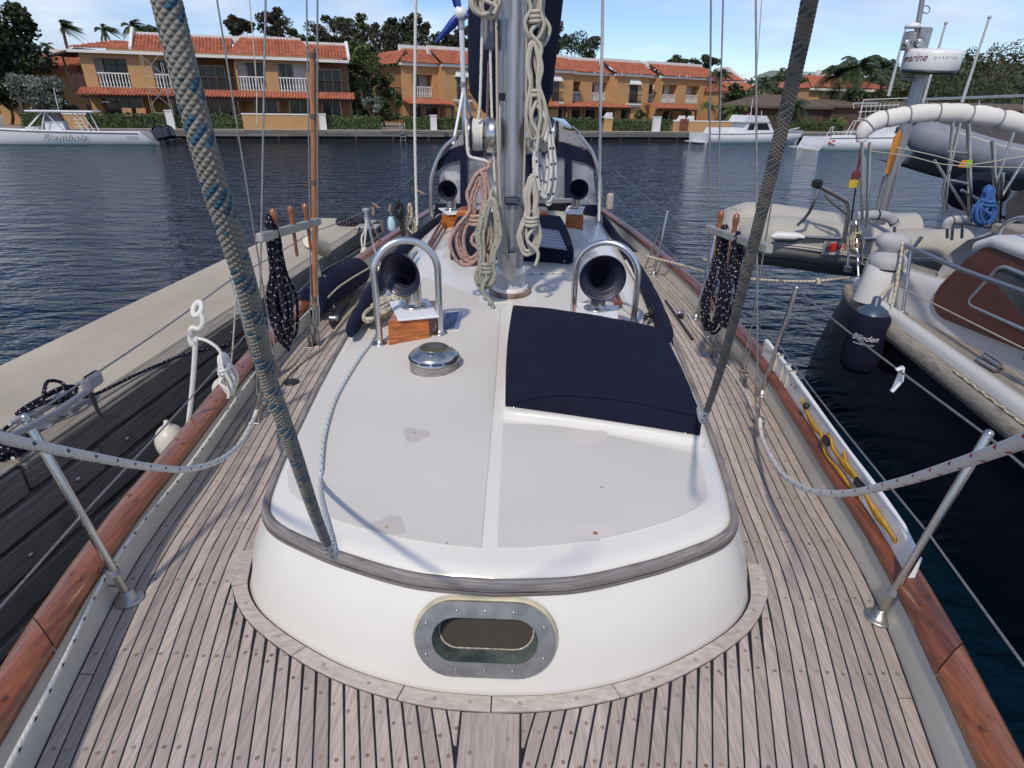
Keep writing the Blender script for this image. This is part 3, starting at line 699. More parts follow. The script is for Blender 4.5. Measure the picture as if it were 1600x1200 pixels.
# winches: drums lying across, either side of the mast
for sg, pxs in ((-1, (726, 774)), (1, (838, 872))):
    z = UY(750, 210, MY)[2]; x1 = UY(pxs[0] if sg < 0 else pxs[1], 210, MY-.05)[0]; x0 = MX+sg*.085; L_ = abs(x1-x0)
    prof = [(.102, 0), (.104, .02*L_), (.104, .30*L_), (.096, .33*L_), (.072, .40*L_), (.064, .52*L_), (.066, .66*L_), (.090, .80*L_), (.094, .86*L_), (.080, .90*L_), (.078, L_), (.0, L_)]
    b = MB(); b.lathe(prof, (x0, MY-.05, z), (sg, 0, 0), 32, cap=False); w = part(b, 'winch', STEEL, mast)
    b = MB(); b.lathe([(.092, .745*L_), (.101, .76*L_), (.101, .80*L_), (.092, .815*L_)], (x0, MY-.05, z), (sg, 0, 0), 32); b.lathe([(.085, .93*L_), (.084, .99*L_), (.05, 1.02*L_)], (x0, MY-.05, z), (sg, 0, 0), 32); part(b, 'winch_jaw', BLACKP, w)
    for k in range(4):
        b = MB(); xx = x0+sg*L_*(.44+.085*k); b.tube([(xx+sg*.012*t/6.28, MY-.05+.079*math.cos(t), z+.079*math.sin(t)) for t in np.linspace(0, 6.28, 30)], .0105, 7); part(b, 'rope_turn', R_BLK, w)
# --- hatch coaming under the canvas cover
def roofoutline(corners, n=14):
    P = [R3(*q) for q in corners]; o = []
    for i in range(4):
        a, c = P[i], P[(i+1) % 4]
        for j in range(n): o.append(a+(c-a)*j/n)
    return o
hc = [(786, 653), (1102, 700), (1038, 548), (797, 512)]
o = roofoutline(hc); b = MB(); c = sum(o)/len(o)
def lift(o, s, h):
    r_ = []
    for q in o:
        p = c+(q-c)*s; r_.append((p[0], p[1], ztop(p[0]-XC, p[1])+h))
    return r_
b.loft([lift(o, 1.0, -.002), lift(o, .995, .018), lift(o, .985, .026), lift(o, .95, .028)], True, True); part(b, 'hatch_coaming', GEL, yacht)

# --- stanchions and lifelines
def stanchion(base, top, r=.0128, clamp=True, sg=-1):
    base, top = vv(base), vv(top); d = unit(top-base)
    b = MB(); b.tube([base, top-d*.006, top], [r, r, r*.8], 14); b.ball(top-d*.004, r*.98, 12, 8); s_ = part(b, 'stanchion', STEEL, yacht)
    f = MB(); f.lathe([(.043, 0), (.043, .006), (.038, .009), (.022, .013), (.0165, .04), (.0135, .042)], base, (0, 0, 1), 24); part(f, 'base_flange', STEELD, s_)
    if clamp:
        k = base+d*.125; f = MB(); f.tube([k-d*.011, k+d*.011], r+.005, 14); x = np.array([sg*1.0, 0, 0]); f.bbox(k+x*.027, (.03, .016, .018), .003); part(f, 'clamp', GREYP, s_)
        f = MB(); w_ = base+d*.055+np.array([sg*.075, .01, .0]); f.tube([base+d*.06, w_], .005, 8); f.bbox(w_, (.006, .026, .05), .002); part(f, 'brace', STEELD, s_)
    for h in (.5, .985):
        q = base+(top-base)*h; f = MB(); x, y, _ = basis(d); f.lathe([(.0062, -.0135), (.0065, -.0138), (.004, -.0142), (.001, -.0142)], q, (0, -1, 0), 10); part(f, 'wire_hole', BLACKP, s_)
    return base, top
SL = [stanchion(U(203, 937, ZD+.002), UY(38, 650, 1.46), sg=-1), stanchion(U(407, 602, ZD+.002), UY(363, 432, 3.14), sg=-1)]
SR = [stanchion(U(1372, 966, ZD+.002), UY(1546, 676, 1.46), sg=1), stanchion(U(1190, 617, ZD+.002), UY(1245, 449, 3.08), sg=1)]
def tubepart(name, pts, r, m_, par=None, n=10):
    b = MB(); b.tube(pts, r, n); return part(b, name, m_, par or yacht)
# twin legged gate stanchions further aft
def gate(basepx, toppx, brace, y_t):
    a = vv(U(*basepx, ZD)); t = vv(UY(*toppx, a[1])); s_ = stanchion(a, t, clamp=False)
    e = vv(U(*brace[0], ZD)); tubepart('gate_brace', [e, vv(UY(*brace[1], (a[1]+e[1])/2))], .011, STEEL)
    return s_
SL.append(gate((512, 487), (485, 362), ((523, 487), (506, 430)), 0)); SL.append(gate((592, 422), (571, 328), ((604, 395), (577, 345)), 0))
SR.append(gate((1087, 498), (1118, 372), ((1098, 515), (1108, 395)), 0)); SR.append(gate((1021, 430), (1043, 331), ((1007, 420), (1036, 350)), 0))
for S, sg in ((SL, -1), (SR, 1)):
    S = sorted(S, key=lambda q: q[0][1])
    fw = np.array([XC+sg*1.28, .1, ZD+.72]); fl_ = np.array([XC+sg*1.17, .1, ZD+.36]); af = np.array([XC+sg*1.45, 9.5, ZD+.70])
    for h, f0 in ((.985, fw), (.5, fl_)):
        pts = [f0]+[q[0]+(q[1]-q[0])*h for q in S]+[af+np.array([0, 0, (h-1)*.66])]
        for a, c in zip(pts[:-1], pts[1:]):
            mid = (a+c)/2-np.array([0, 0, .006*np.linalg.norm(c-a)]); tubepart('lifeline', spl([a, mid, c], 5), .0036, WIRE, n=6)
# --- shrouds with bottle screws and chainplates
def shroud(basepx, top, nm='shroud', r=.0048, zb=ZD, screw=True, tw=.26):
    base = vv(U(*basepx, zb)); dirm = unit(np.array([MX-base[0], MY-base[1], 0])); nrm = np.array([-dirm[1], dirm[0], 0])
    d = ray(*top); k = ((base-CAMLOC)@nrm)/(d@nrm); t = CAMLOC+d*k; dv = unit(t-base)
    far = base+dv*(np.linalg.norm(t-base)*1.5)
    s0 = .34 if screw else 0
    s_ = tubepart(nm, [base+dv*s0, far], r, WIRE, n=8)
    if screw:
        cp = MB()
        for dx in (-.014, .014): cp.bbox(base+np.array([dx, 0, .045]), (.006, .045, .09), .002)
        cp.bbox(base+np.array([0, 0, .003]), (.06, .11, .006), .002); part(cp, 'chainplate', STEELD, s_)
        cp = MB(); q = base+np.array([0, 0, .07]); cp.tube([q-np.array([.02, 0, 0]), q+np.array([.02, 0, 0])], .006, 8); cp.tube([q, base+dv*.14], .0075, 8); part(cp, 'toggle', STEEL, s_)
        x, y, _ = basis(dv); cp = MB()
        for sg in (-1, 1): cp.tube([base+dv*.13, base+dv*.15+x*sg*.011, base+dv*.29+x*sg*.011, base+dv*.31], .0045, 6)
        cp.tube([base+dv*.12, base+dv*.145], .011, 8); cp.tube([base+dv*.295, base+dv*.315], .011, 8); cp.tube([base+dv*.31, base+dv*.37], .0075, 8); part(cp, 'bottle_screw', STEEL, s_)
    return base, dv
SH = {}
SH['a'] = shroud((403, 655), (415, 0)); SH['b'] = shroud((433, 586), (339, 0)); SH['c'] = shroud((487, 540), (479, 0)); SH['d'] = shroud((496, 538), (496, 0), r=.0055)
SH['e'] = shroud((1184, 676), (1181, 0)); SH['f'] = shroud((1160, 602), (1256, 0)); SH['g'] = shroud((1106, 556), (1111, 0), r=.0055); SH['h'] = shroud((1115, 556), (1130, 0))
def at_py(s_, py):
    base, dv = SH[s_]; lo, hi = 0.0, 6.0
    for _ in range(40):
        m_ = (lo+hi)/2; v = base+dv*m_-CAMLOC; y = 600-F_PX*(v@c_u)/(v@c_f)
        if y > py: lo = m_
        else: hi = m_
    return base+dv*lo
# flag halyards
tubepart('flag_halyard', spl([at_py('a', 196)+np.array([-.03, 0, 0]), vv(UY(400, 120, 3.2)), vv(UY(389, -10, 3.4))], 6), .0026, R_CREAM, n=5)
tubepart('flag_halyard', spl([at_py('e', 118), vv(UY(1186, 60, 3.1)), vv(UY(1191, -10, 3.2))], 6), .0026, R_CREAM, n=5)
# --- pin rails and belaying pins
def pin(rail, q):
    b = MB(); b.lathe([(.006, -.16), (.0095, -.15), (.010, -.02), (.010, .0), (.015, .012), (.0165, .03), (.013, .05), (.017, .075), (.0195, .095), (.016, .118), (.004, .126)], q, (0, 0, 1), 12); part(b, 'belaying_pin', PINW, rail)
def pin_rail(a, c, ts):
    d = c-a; b = MB(); ex = unit(d); ez = unit(np.array([0, 0, 1.0])-ex*ex[2]); ey = np.cross(ez, ex)
    b.bbox((a+c)/2, (np.linalg.norm(d)+.06, .036, .045), .006, (ex, ey, ez)); r_ = part(b, 'pin_rail', mat('grey metal bar', (.40, .40, .37), rough=.5, metal=.4, var=.2, sc=14), yacht)
    for t in ts: pin(r_, a+d*t)
    for t in (0, .32, .68, 1):
        b = MB(); b.ball(a+d*t-ey*.019, .005, 8, 6); part(b, 'rail_bolt', STEELD, r_)
    return a, d
PL = pin_rail(at_py('a', 371), at_py('d', 346), (.22, .50, .78)); PR = pin_rail(at_py('e', 388)+np.array([.05, 0, 0]), at_py('g', 357), (.52, .80))
# --- small things on the side deck
b = MB(); q = vv(U(456, 598, ZD)); b.lathe([(.045, 0), (.045, .008), (.04, .011), (0, .011)], q, (0, 0, 1), 24, cap=False); part(b, 'filler_cap', BLACKP, yacht)
def block(q, s=1.0):
    b = MB(); b.bbox(q+np.array([0, 0, .03*s]), (.05*s, .09*s, .06*s), .012); k = part(b, 'turning_block', BLACKP, yacht)
    b = MB(); b.lathe([(.026*s, -.028*s), (.03*s, -.02*s), (.022*s, 0), (.03*s, .02*s), (.026*s, .028*s)], q+np.array([0, 0, .055*s]), (1, 0, 0), 16); part(b, 'sheave', STEEL, k)
block(vv(U(522, 508, ZD))); block(vv(U(1063, 497, ZD)), .8)
tubepart('genoa_track', [vv(U(1040, 470, ZD+.012)), vv(U(1082, 530, ZD+.012))], .011, BLACKP)
tubepart('genoa_track', [vv(U(545, 475, ZD+.012)), vv(U(520, 512, ZD+.012))], .011, BLACKP)
for a, c in (((668, 385), (700, 328)), ((673, 385), (706, 332)), ((958, 462), (964, 476)), ((963, 458), (970, 474))):
    tubepart('hand_rail', [R3(*a, .045), R3(*c, .045)], .014, VARNR)
tubepart('cabin_edge_tube', [R3(650, 395, .05), R3(620, 440, .05), R3(603, 470, .05)], .016, ALU); tubepart('cabin_edge_tube', [R3(978, 408, .03), R3(1004, 455, .03), R3(1022, 487, .03)], .012, GEL)
# --- dodger with teak roof, windows and tubes
YD = 7.0
def DG(px, py, dy=0.0): return vv(UY(px, py, YD+dy))
dodger = part((lambda b: (b.grid([[DG(x, y, 0.0) for x, y in zip((684, 700, 735, 810, 880, 918, 931), (252, 236, 222, 216, 222, 236, 252))], [DG(x, y, 0.0) for x, y in zip((682, 698, 735, 810, 880, 918, 934), (268, 256, 246, 240, 246, 256, 268))]], flat=False), b)[1])(MB()), 'dodger', NAVYF, yacht)
# roof: slatted teak
zr = [DG(x, y)[2] for x, y in ((700, 236), (810, 215))]
xl_, xr_ = DG(702, 232)[0], DG(928, 232)[0]; nsl = 13
for i in range(nsl):
    b = MB(); f0, f1 = i/nsl, (i+.94)/nsl; rows = []
    for u_ in np.linspace(0, 1, 11):
        x = xl_+(xr_-xl_)*u_; arch = 1-(2*u_-1)**2; z = zr[0]+(zr[1]-zr[0])*arch**.8
        rows.append([(x, YD+.02+1.3*f0, z+.10*f0), (x, YD+.02+1.3*f0, z+.10*f0+.015), (x, YD+.02+1.3*f1, z+.10*f1+.015), (x, YD+.02+1.3*f1, z+.10*f1)])
    b.loft(rows, True, True, flat=True); part(b, 'roof_slat', TEAKM, dodger)
CLR = mat('clear vinyl window', (.42, .44, .50), rough=.15, var=.5, sc=4, alpha=.42, spec=.7)
for nm, P in (('window', [(686, 262), (719, 246), (719, 318), (688, 322)]), ('window', [(730, 244), (785, 238), (785, 318), (730, 318)]), ('window', [(836, 238), (882, 244), (882, 318), (836, 318)]), ('window', [(893, 246), (926, 262), (932, 320), (893, 320)])):
    b = MB(); Q = [DG(*q, .03) for q in P]; b.loft([Q, [q+np.array([0, .006, 0]) for q in Q]], True, True, flat=True); part(b, nm, CLR, dodger)
for P in ([(719, 240), (730, 240), (730, 335), (719, 335)], [(882, 240), (893, 240), (893, 335), (882, 335)], [(785, 238), (836, 238), (836, 335), (785, 335)], [(680, 318), (720, 318), (720, 335), (678, 342)], [(892, 320), (934, 320), (936, 342), (892, 335)]):
    b = MB(); Q = [DG(*q, -.016) for q in P]; b.prism(Q, (0, .012, 0)); part(b, 'canvas_panel', NAVYF, dodger)
for sg, P in ((-1, [(674, 338), (674, 280), (690, 236), (712, 214)]), (1, [(937, 330), (938, 285), (926, 240), (905, 212)])):
    tubepart('dodger_tube', spl([DG(*q, -.05) for q in P], 6), .02, STEEL, dodger)
b = MB(); side = [[DG(x, y, dy) for dy in (0.0, 1.3)] for x, y in ((684, 252), (681, 290), (680, 340))]; b.grid(side); part(b, 'side_curtain', NAVYF, dodger)
b = MB(); side = [[DG(x, y, dy) for dy in (0.0, 1.3)] for x, y in ((931, 252), (935, 290), (936, 340))]; b.grid(side); part(b, 'side_curtain', NAVYF, dodger)
# white covers, seats seen through the windows; dark companionway
b = MB(); a = DG(706, 300, .8); b.bbox(a, (.30, .3, .5), .08); part(b, 'cockpit_cushion', WHITEP, yacht)
b = MB(); a = DG(862, 330, .2); b.bbox(a, (.42, .25, .30), .01); part(b, 'companionway', BLACKP, yacht)  # dark box put in for the shade inside the opening
b = MB(); a = DG(868, 312, .02); b.bbox(a, (.50, .12, .05), .01); part(b, 'hatch_slide', STEELD, yacht)
for px0, px1 in ((716, 738), (836, 856)):
    a = vv(UY(px0, 362, 5.9)); c = vv(UY(px1, 326, 5.9)); b = MB(); b.bbox((a+c)/2, (abs(c[0]-a[0]), .3, abs(c[2]-a[2])), .02); part(b, 'wood_locker', ORNG, yacht)
# solar panel over the cockpit
P = [vv(UY(*q, y)) for q, y in (((868, 190), 9.2), ((893, 198), 9.2), ((882, 186), 10.1), ((862, 183), 10.1))]
b = MB(); b.prism([P[0], P[1], P[2], P[3]], (0, 0, -.03)); so = part(b, 'solar_panel', mat('solar glass', (.30, .35, .42), rough=.12, var=.1), yacht)
tubepart('panel_rail', spl([vv(UY(*q, 9.4)) for q in ((893, 198), (903, 206), (910, 222), (912, 236))], 4), .018, STEEL)
# --- wind generator on its pole
YW = 9.0
def WG(px, py, dy=0): return vv(UY(px, py, YW+dy))
wg = tubepart('wind_generator', [WG(727, 238), WG(724, 130), WG(721, 42)], .034, mat('white painted pole', (.66, .67, .70), rough=.35, metal=.3, var=.06), n=14)
b = MB(); hubc = WG(720, 21); rs = [(.001, -.10), (.05, -.09), (.085, -.05), (.095, .02), (.085, .09), (.055, .16), (.04, .20)]
b.lathe(rs, hubc, (0, 1, 0), 20); part(b, 'nacelle', WHITEP, wg); tubepart('yaw_neck', [WG(721, 45), WG(720, 28)], .05, STEELD, wg)
BLU = mat('blue blade', (.03, .07, .33), rough=.35, var=.1)
tip0 = WG(680, 68); L_ = np.linalg.norm(tip0-hubc); a0 = math.atan2(tip0[2]-hubc[2], tip0[0]-hubc[0])
for k in range(3):
    a = a0+2*math.pi*k/3; ux = np.array([math.cos(a), 0, math.sin(a)]); uy = np.array([-math.sin(a), 0, math.cos(a)]); b = MB(); rg = []
    for t, w_, tw in ((.10, .035, .6), (.18, .075, .5), (.35, .075, .35), (.6, .055, .2), (.85, .036, .12), (1.0, .016, .08)):
        c = hubc+ux*L_*t+np.array([0, -.06, 0]); wv = uy*math.cos(tw)+np.array([0, 1, 0])*math.sin(tw); tv = np.array([0, 1, 0])*math.cos(tw)-uy*math.sin(tw)
        rg.append([c+wv*w_, c+tv*.012, c-wv*w_*.6, c-tv*.008])
    b.loft(rg, True, True); part(b, 'blade', BLU, wg)
for q in ((708, 226, -.3), (742, 200, .5)): tubepart('pole_strut', [WG(724, 140), WG(*q)], .02, WHITEP, wg)
tubepart('pole_collar', [WG(723.6, 136), WG(723.9, 128)], .042, GREYP, wg)
# ================================================================ LOOSE GEAR ON OUR YACHT: covers, ropes, coils, fenders
# canvas cover over the fore hatch
def cover(name, base4, h, label, snaps, n=16, bul=.012, seed=1, m_=NAVY):
    P = [R3(*q) for q in base4]; c = sum(P)/4; o = []
    for i in range(4):
        a, e = P[i], P[(i+1) % 4]; d = e-a; nr = unit(np.array([d[1], -d[0], 0]))
        for j in range(n): t = j/n; o.append(a+d*t+nr*bul*math.sin(math.pi*t))
    def lf(s, hh, w=0.0):
        r_ = []
        for k, q in enumerate(o):
            p = c+(q-c)*s; z = ztop(p[0]-XC, p[1])+hh
            if w: z += w*mnoise.noise(Vector((p[0]*7, p[1]*7, seed)))
            r_.append((p[0], p[1], z))
        return r_
    b = MB(); b.loft([lf(1.0, .012), lf(1.004, h*.35, .004), lf(1.0, h*.7, .006), lf(.992, h*.9, .004), lf(.975, h*.985, .003), lf(.94, h+.004, .004), lf(.8, h+.010, .008), lf(.6, h+.014, .010), lf(.4, h+.016, .010), lf(.2, h+.017, .006), lf(.02, h+.018)], True, True)
    r_ = solo(b, name, m_, label, 'cover')
    for i, t in snaps:
        q = P[i]+(P[(i+1) % 4]-P[i])*t; d = P[(i+1) % 4]-P[i]; nr = unit(np.array([d[1], -d[0], 0]))
        s_ = MB(); s_.ball(q+nr*(bul*math.sin(math.pi*t)+.001)+np.array([0, 0, .028]), .008, 10, 6); part(s_, 'snap', STEEL, r_)
    return r_
fore_cover = cover('hatch_cover', [(790, 644), (1091, 690), (1031, 545), (800, 507)], .125, 'large navy canvas cover snapped over the fore hatch ahead of the mast', [(0, .045), (0, .93), (1, .5)])
b = MB(); P = [R3(*q, .136) for q in ((795, 612), (870, 612), (980, 624), (1082, 644))]
for q in P: q[2] = ztop(q[0]-XC, q[1])+.131
b.tube(spl(P, 6), .0022, 5); part(b, 'seam', NAVYF, fore_cover)
mid_cover = cover('hatch_cover', [(704, 407), (895, 414), (876, 362), (716, 356)], .15, 'navy canvas cover over the midships hatch behind the mast, with grey panel on top', [(0, .05), (0, .93)], seed=4)
b = MB(); P = [R3(*q, .168) for q in ((838, 385), (886, 392), (873, 362), (830, 356))]; c_ = sum(P)/4
for q in P: q[2] = ztop(q[0]-XC, q[1])+.170
b.loft([P, [q+np.array([0, 0, .006]) for q in P]], True, True, flat=True); part(b, 'grey_panel', mat('grey flexible panel', (.17, .18, .22), rough=.35, var=.12), mid_cover)
for i in range(5):
    t = (i+.7)/6; b = MB(); a = P[0]+(P[3]-P[0])*t; e = P[1]+(P[2]-P[1])*t; b.tube([a+np.array([0, 0, .0068]), e+np.array([0, 0, .0068])], .002, 4); part(b, 'panel_line', WHITEP, mid_cover)
# rolled canvas along both cabin edges
def roll(name, pxs, z, r, label, group=None, m_=NAVYF):
    P = []
    for px, py, rr in pxs:
        q = vv(U(px, py, z)); P.append(np.r_[q, rr])
    S = spl([p[:3] for p in P], 8); Rr = np.interp(np.linspace(0, 1, len(S)), np.linspace(0, 1, len(P)), [p[3] for p in P])
    Rr = [a*(1+.09*mnoise.noise(Vector((i*.35, z, 2)))+.04*mnoise.noise(Vector((i*1.1, 7, z)))) for i, a in enumerate(Rr)]
    b = MB(); b.tube(S, Rr, 14, sq=(1, 1)); o = solo(b, name, m_, label, 'rolled canvas', group)
    for t in (.12, .42, .72):
        i = int(t*(len(S)-1)); k = MB(); k.tube([S[i]*.55+S[i+1]*.45, S[i+1]*.55+S[i]*.45], Rr[i]+.002, 14); part(k, 'tie', NAVY, o)
    return o
roll('rolled_awning', [(548, 522, .02), (553, 508, .042), (570, 478, .046), (592, 440, .046), (615, 408, .046), (640, 380, .045), (668, 357, .044), (690, 340, .04)], 1.66, .04, 'rolled navy canvas along the cabin edge beside the stone dock side')
roll('rolled_awning', [(1043, 532, .02), (1040, 518, .044), (1027, 484, .046), (1008, 445, .046), (990, 412, .045), (970, 382, .044), (952, 356, .042), (938, 336, .038)], 1.66, .04, 'rolled navy canvas along the cabin edge on the side towards the moored motor sailer')
for pxy, rz in (((573, 528), 0), ((1052, 537), 0)):
    a = R3(*pxy, .012)
b = MB(); a = vv(U(1022, 492, 1.66)); rnd = random.Random(3)
for i in range(26):
    d = unit(np.array([rnd.gauss(0, 1), rnd.gauss(0, 1), rnd.gauss(0, .5)])); b.tube([a, a+d*.05, a+d*rnd.uniform(.06, .09)+np.array([0, 0, -.02])], .005, 4)
solo(b, 'frayed_ties', BLACKP, 'black frayed tie ends hanging at the tube by the right rolled canvas', 'cord')
# navy sail bag lying along the bulwark
S = [(U(498, 474, 1.40)), (U(516, 457, 1.42)), (U(540, 441, 1.43)), (U(562, 428, 1.42)), (U(567, 424, 1.41))]
rg = []
for i, q in enumerate(spl(S, 6)):
    t = i/24; w_ = .12*min(1, .75+t*3, .75+(1-t)*4)*(1+.05*mnoise.noise(Vector((i*.5, 1, 1))))
    rg.append([np.array(q)+np.array([-.05+w_*1.0*math.cos(a), 0, .125*(1+.08*mnoise.noise(Vector((i*.4, a, 3))))*math.sin(a)]) for a in np.linspace(0, 2*math.pi, 17)[:-1]])
b = MB(); b.loft(rg, True, True); bag = solo(b, 'sail_bag', NAVYF, 'long navy canvas bag lashed on the rail beside the dock', 'bag')
b = MB(); b.tube([np.array(q)+np.array([.078, 0, .05]) for q in spl(S, 6)], .007, 6); part(b, 'lacing', R_TWIST, bag)
# mainsail cover behind the mast
rg = []
for z, x0, x1, hy in ((2.70, -.10, .15, .12), (2.76, -.20, .20, .2), (2.88, -.29, .245, .26), (3.0, -.295, .26, .28), (3.2, -.295, .275, .3), (3.45, -.275, .30, .3), (3.62, -.255, .345, .3), (3.8, -.22, .345, .3), (4.05, -.20, .31, .28), (4.4, -.17, .26, .25), (4.9, -.14, .2, .2)):
    cx_ = (x0+x1)/2; hw = (x1-x0)/2
    rg.append([(XC-.02+cx_+hw*math.cos(a)*(1+.07*mnoise.noise(Vector((a*1.3, z*2.0, 0)))), MY+.42+hy*math.sin(a)*(1+.16*mnoise.noise(Vector((math.cos(a)*2.2, z*1.1, 5+math.sin(a)*2)))), z) for a in np.linspace(0, 2*math.pi, 41)[:-1]])
b = MB(); b.loft(rg, True, True); sc_ = solo(b, 'mainsail_cover', NAVYF, 'tall navy mainsail cover bundled behind the mast', 'sail cover')
b = MB(); b.tube([(XC-.02, MY+.40, 2.84), (XC, MY+1.5, 2.80), (XC, MY+4.2, 2.78)], .075, 14); part(b, 'boom', MASTM, yacht)

# ---- ropes
def rope(name, pts, r, m_, label, cat='rope', group=None, n=10, sm=8, d3=False):
    S = spl(pts, sm); b = MB(); b.tube(S, r, n); return solo(b, name, m_, label, cat, group)
def braided(pts, r, m_, name, label, cells=215.0, nv=9, amp=.06, sm=60):
    """near rope: the strands stand out of its surface"""
    S = spl(pts, sm); P = np.array(S); d = np.r_[0, np.cumsum(np.linalg.norm(np.diff(P, axis=0), axis=1))]
    step = 1/cells/4.0; n_ = int(d[-1]/step); t = np.linspace(0, d[-1], n_); Q = np.c_[np.interp(t, d, P[:, 0]), np.interp(t, d, P[:, 1]), np.interp(t, d, P[:, 2])]
    ns = nv*6; b = MB(); T = np.gradient(Q, axis=0); T /= np.linalg.norm(T, axis=1)[:, None]
    x, y, _ = basis(T[0]); rings = []
    for i in range(n_):
        x = unit(x-T[i]*(x@T[i])); y = np.cross(T[i], x); row = []
        u_ = t[i]*cells; j = np.arange(ns); v_ = j/ns*nv
        h = np.abs(np.sin(np.pi*(u_+v_)))*np.abs(np.sin(np.pi*(u_-v_))); rr = r*(1-amp+amp*1.5*h**.7)
        A = 2*np.pi*j/ns; rings.append(Q[i]+np.outer(np.cos(A)*rr, x)+np.outer(np.sin(A)*rr, y))
    b.loft(rings, True, True, uvs=list(t)); return solo(b, name, m_, label, 'rope')
def pd(L_, k=1.0): return [vv(UD(x, y, d*k)) for x, y, d in L_]
# left sheet comes down from beside the camera to the cabin front and back along the roof
up = pd([(243, -70, .40), (260, 0, .415), (297, 150, .445), (338, 300, .49), (383, 440, .57), (419, 590, .71), (440, 650, .77), (459, 705, .84), (491, 800, 1.06), (510, 848, 1.30)], .69)
braided(up[:10], .0072, R_BLUE, 'jib_sheet', 'thick blue and grey braided rope hanging down in front of the left house')
low = [up[-1], vv(UD(518, 866, .98)), vv(UD(522, 868, 1.01)), vv(UD(520, 850, 1.10)), vv(UD(512, 815, 1.38)), vv(UD(504, 782, 1.74)), R3(501, 755, .014), R3(502, 730, .011), R3(507, 682, .011), R3(521, 632, .011), R3(538, 598, .011), R3(561, 561, .011), R3(580, 535, .011), R3(592, 512, .012), R3(606, 480, .02), R3(622, 455, .03)]
rope('jib_sheet_tail', low, .0078, R_THIN, 'pale blue flecked rope lying along the cabin roof to its rounded front', 'rope')
upR = pd([(1272, -60, .70), (1265, 0, .74), (1238, 130, .85), (1205, 270, .98), (1178, 380, 1.12), (1150, 490, 1.33), (1122, 590, 1.66), (1105, 640, 2.0)], .67)
braided(upR, .0072, R_BLUE2, 'jib_sheet', 'thick grey green braided rope hanging down over the starboard shrouds')
lowR = [upR[-1], vv(UD(1100, 655, 1.40)), vv(UD(1097, 657, 1.5)), vv(UD(1093, 648, 1.95)), R3(1088, 630, .012), R3(1072, 598, .012), R3(1050, 560, .012), R3(1018, 523, .012), R3(985, 490, .012), R3(950, 464, .012)]
rope('jib_sheet_tail', lowR, .0080, R_THIN, 'pale flecked rope end running along the cabin edge beside the fore hatch cover', 'rope')
# dock lines crossing the frame at both sides
rope('dock_line', pd([(-60, 663, .85), (0, 683, .93), (60, 697, 1.02), (150, 715, 1.2), (230, 729, 1.46), (295, 733, 1.75), (345, 718, 2.1), (378, 690, 2.5), (396, 655, 2.85), (401, 640, 2.9)]), .0098, R_GREEN, 'white rope with green flecks sagging from the left edge to the shrouds')
rope('dock_line', pd([(1680, 660, .62), (1600, 689, .74), (1500, 724, .96), (1400, 755, 1.28), (1320, 771, 1.62), (1262, 765, 1.95), (1222, 740, 2.3), (1200, 705, 2.6), (1190, 680, 2.8), (1187, 655, 2.9)]), .0102, R_RED, 'white rope with red flecks sagging from the right edge to the shrouds')
bl = [(XC-(xe(y)-.022+.018*max(0, 1.6-y)), y, ZD+.114+.025*max(0, 1.6-y)) for y in (.5, .8, 1.1, 1.4, 1.7, 2.1, 2.5, 2.9, 3.4, 4.0, 4.6)]
rope('bulwark_line', [(x+.012*math.sin(i*1.3), y, z+.006*math.cos(i*2)) for i, (x, y, z) in enumerate(bl)], .0075, R_BLK, 'thin white rope with black flecks stretched along the left bulwark')
rope('side_deck_line', [vv(U(*q, ZD+.012)) for q in ((398, 648), (430, 610), (455, 580), (478, 560), (500, 545), (520, 520), (545, 490), (565, 465))], .009, R_TWIST, 'cream rope running aft along the left side deck past the turning block')
rope('side_deck_line', [vv(U(*q, ZD+.012)) for q in ((1186, 668), (1172, 630), (1162, 610), (1143, 580), (1128, 562), (1100, 525), (1085, 508), (1075, 490))], .008, R_RED, 'white rope with red flecks lying on the right side deck by the chainplates')
rope('halyard_tail', [R3(808, 428, .03), R3(830, 427, .012), R3(870, 427, .01), R3(905, 425, .01), R3(930, 420, .012)], .007, R_BLK, 'white flecked line leading across the roof from the mast foot', 'rope')
# lines up and down the mast
def mline(name, L_, dy, r, m_, label, group=None): return rope(name, [vv(UY(px, py, MY+dy+(d if False else 0))) for px, py in L_], r, m_, label, 'halyard', group, n=8)
MG = 'halyards on the mast'
mline('halyard', [(755, -30), (753, 60), (750, 160), (747, 186)], -.13, .0085, R_BLK, 'white black-flecked halyard leading down to the left mast winch', MG)
mline('halyard', [(774, -30), (776, 60), (777, 170), (779, 250), (783, 330), (790, 385), (795, 408)], -.19, .0075, R_CREAM, 'cream halyard running down the left front of the mast to the tack plate', MG)
mline('halyard', [(766, 78), (768, 160), (771, 240), (774, 300), (772, 330)], -.08, .008, R_BLK, 'white flecked halyard below the grey pocket on the left of the mast', MG)
mline('halyard', [(764, 95), (762, 160), (759, 230), (757, 262)], -.03, .008, R_PINK, 'faded pink halyard left of the mast leading to the pink coil', MG)
mline('halyard', [(821, -30), (822, 60), (822, 150), (820, 230), (818, 300)], -.10, .0075, R_CREAM, 'cream halyard straight down the right edge of the mast', MG)
mline('halyard', [(781, 165), (781, 200), (782, 300), (786, 345)], -.18, .004, R_WHITE, 'thin white cord hanging on the front of the mast', MG)
rope('halyard', [vv(UY(*q, MY-.2)) for q in ((728, 186), (730, 225), (733, 243), (745, 248), (760, 252), (768, 258))], .0095, R_BLK, 'white flecked rope tail dropping from the left winch to the cleat', 'halyard', MG)
rope('halyard', [vv(UY(*q, 5.3)) for q in ((650, -30), (649, 60), (648, 180), (650, 290), (652, 352))], .0125, R_BLK, 'single white flecked halyard standing left of the dodger', 'halyard')
rope('halyard', [vv(UY(*q, 5.3)) for q in ((942, -30), (941, 60), (938, 180), (937, 260), (936, 345))], .0125, R_BLK, 'single white flecked halyard standing right of the dodger', 'halyard')
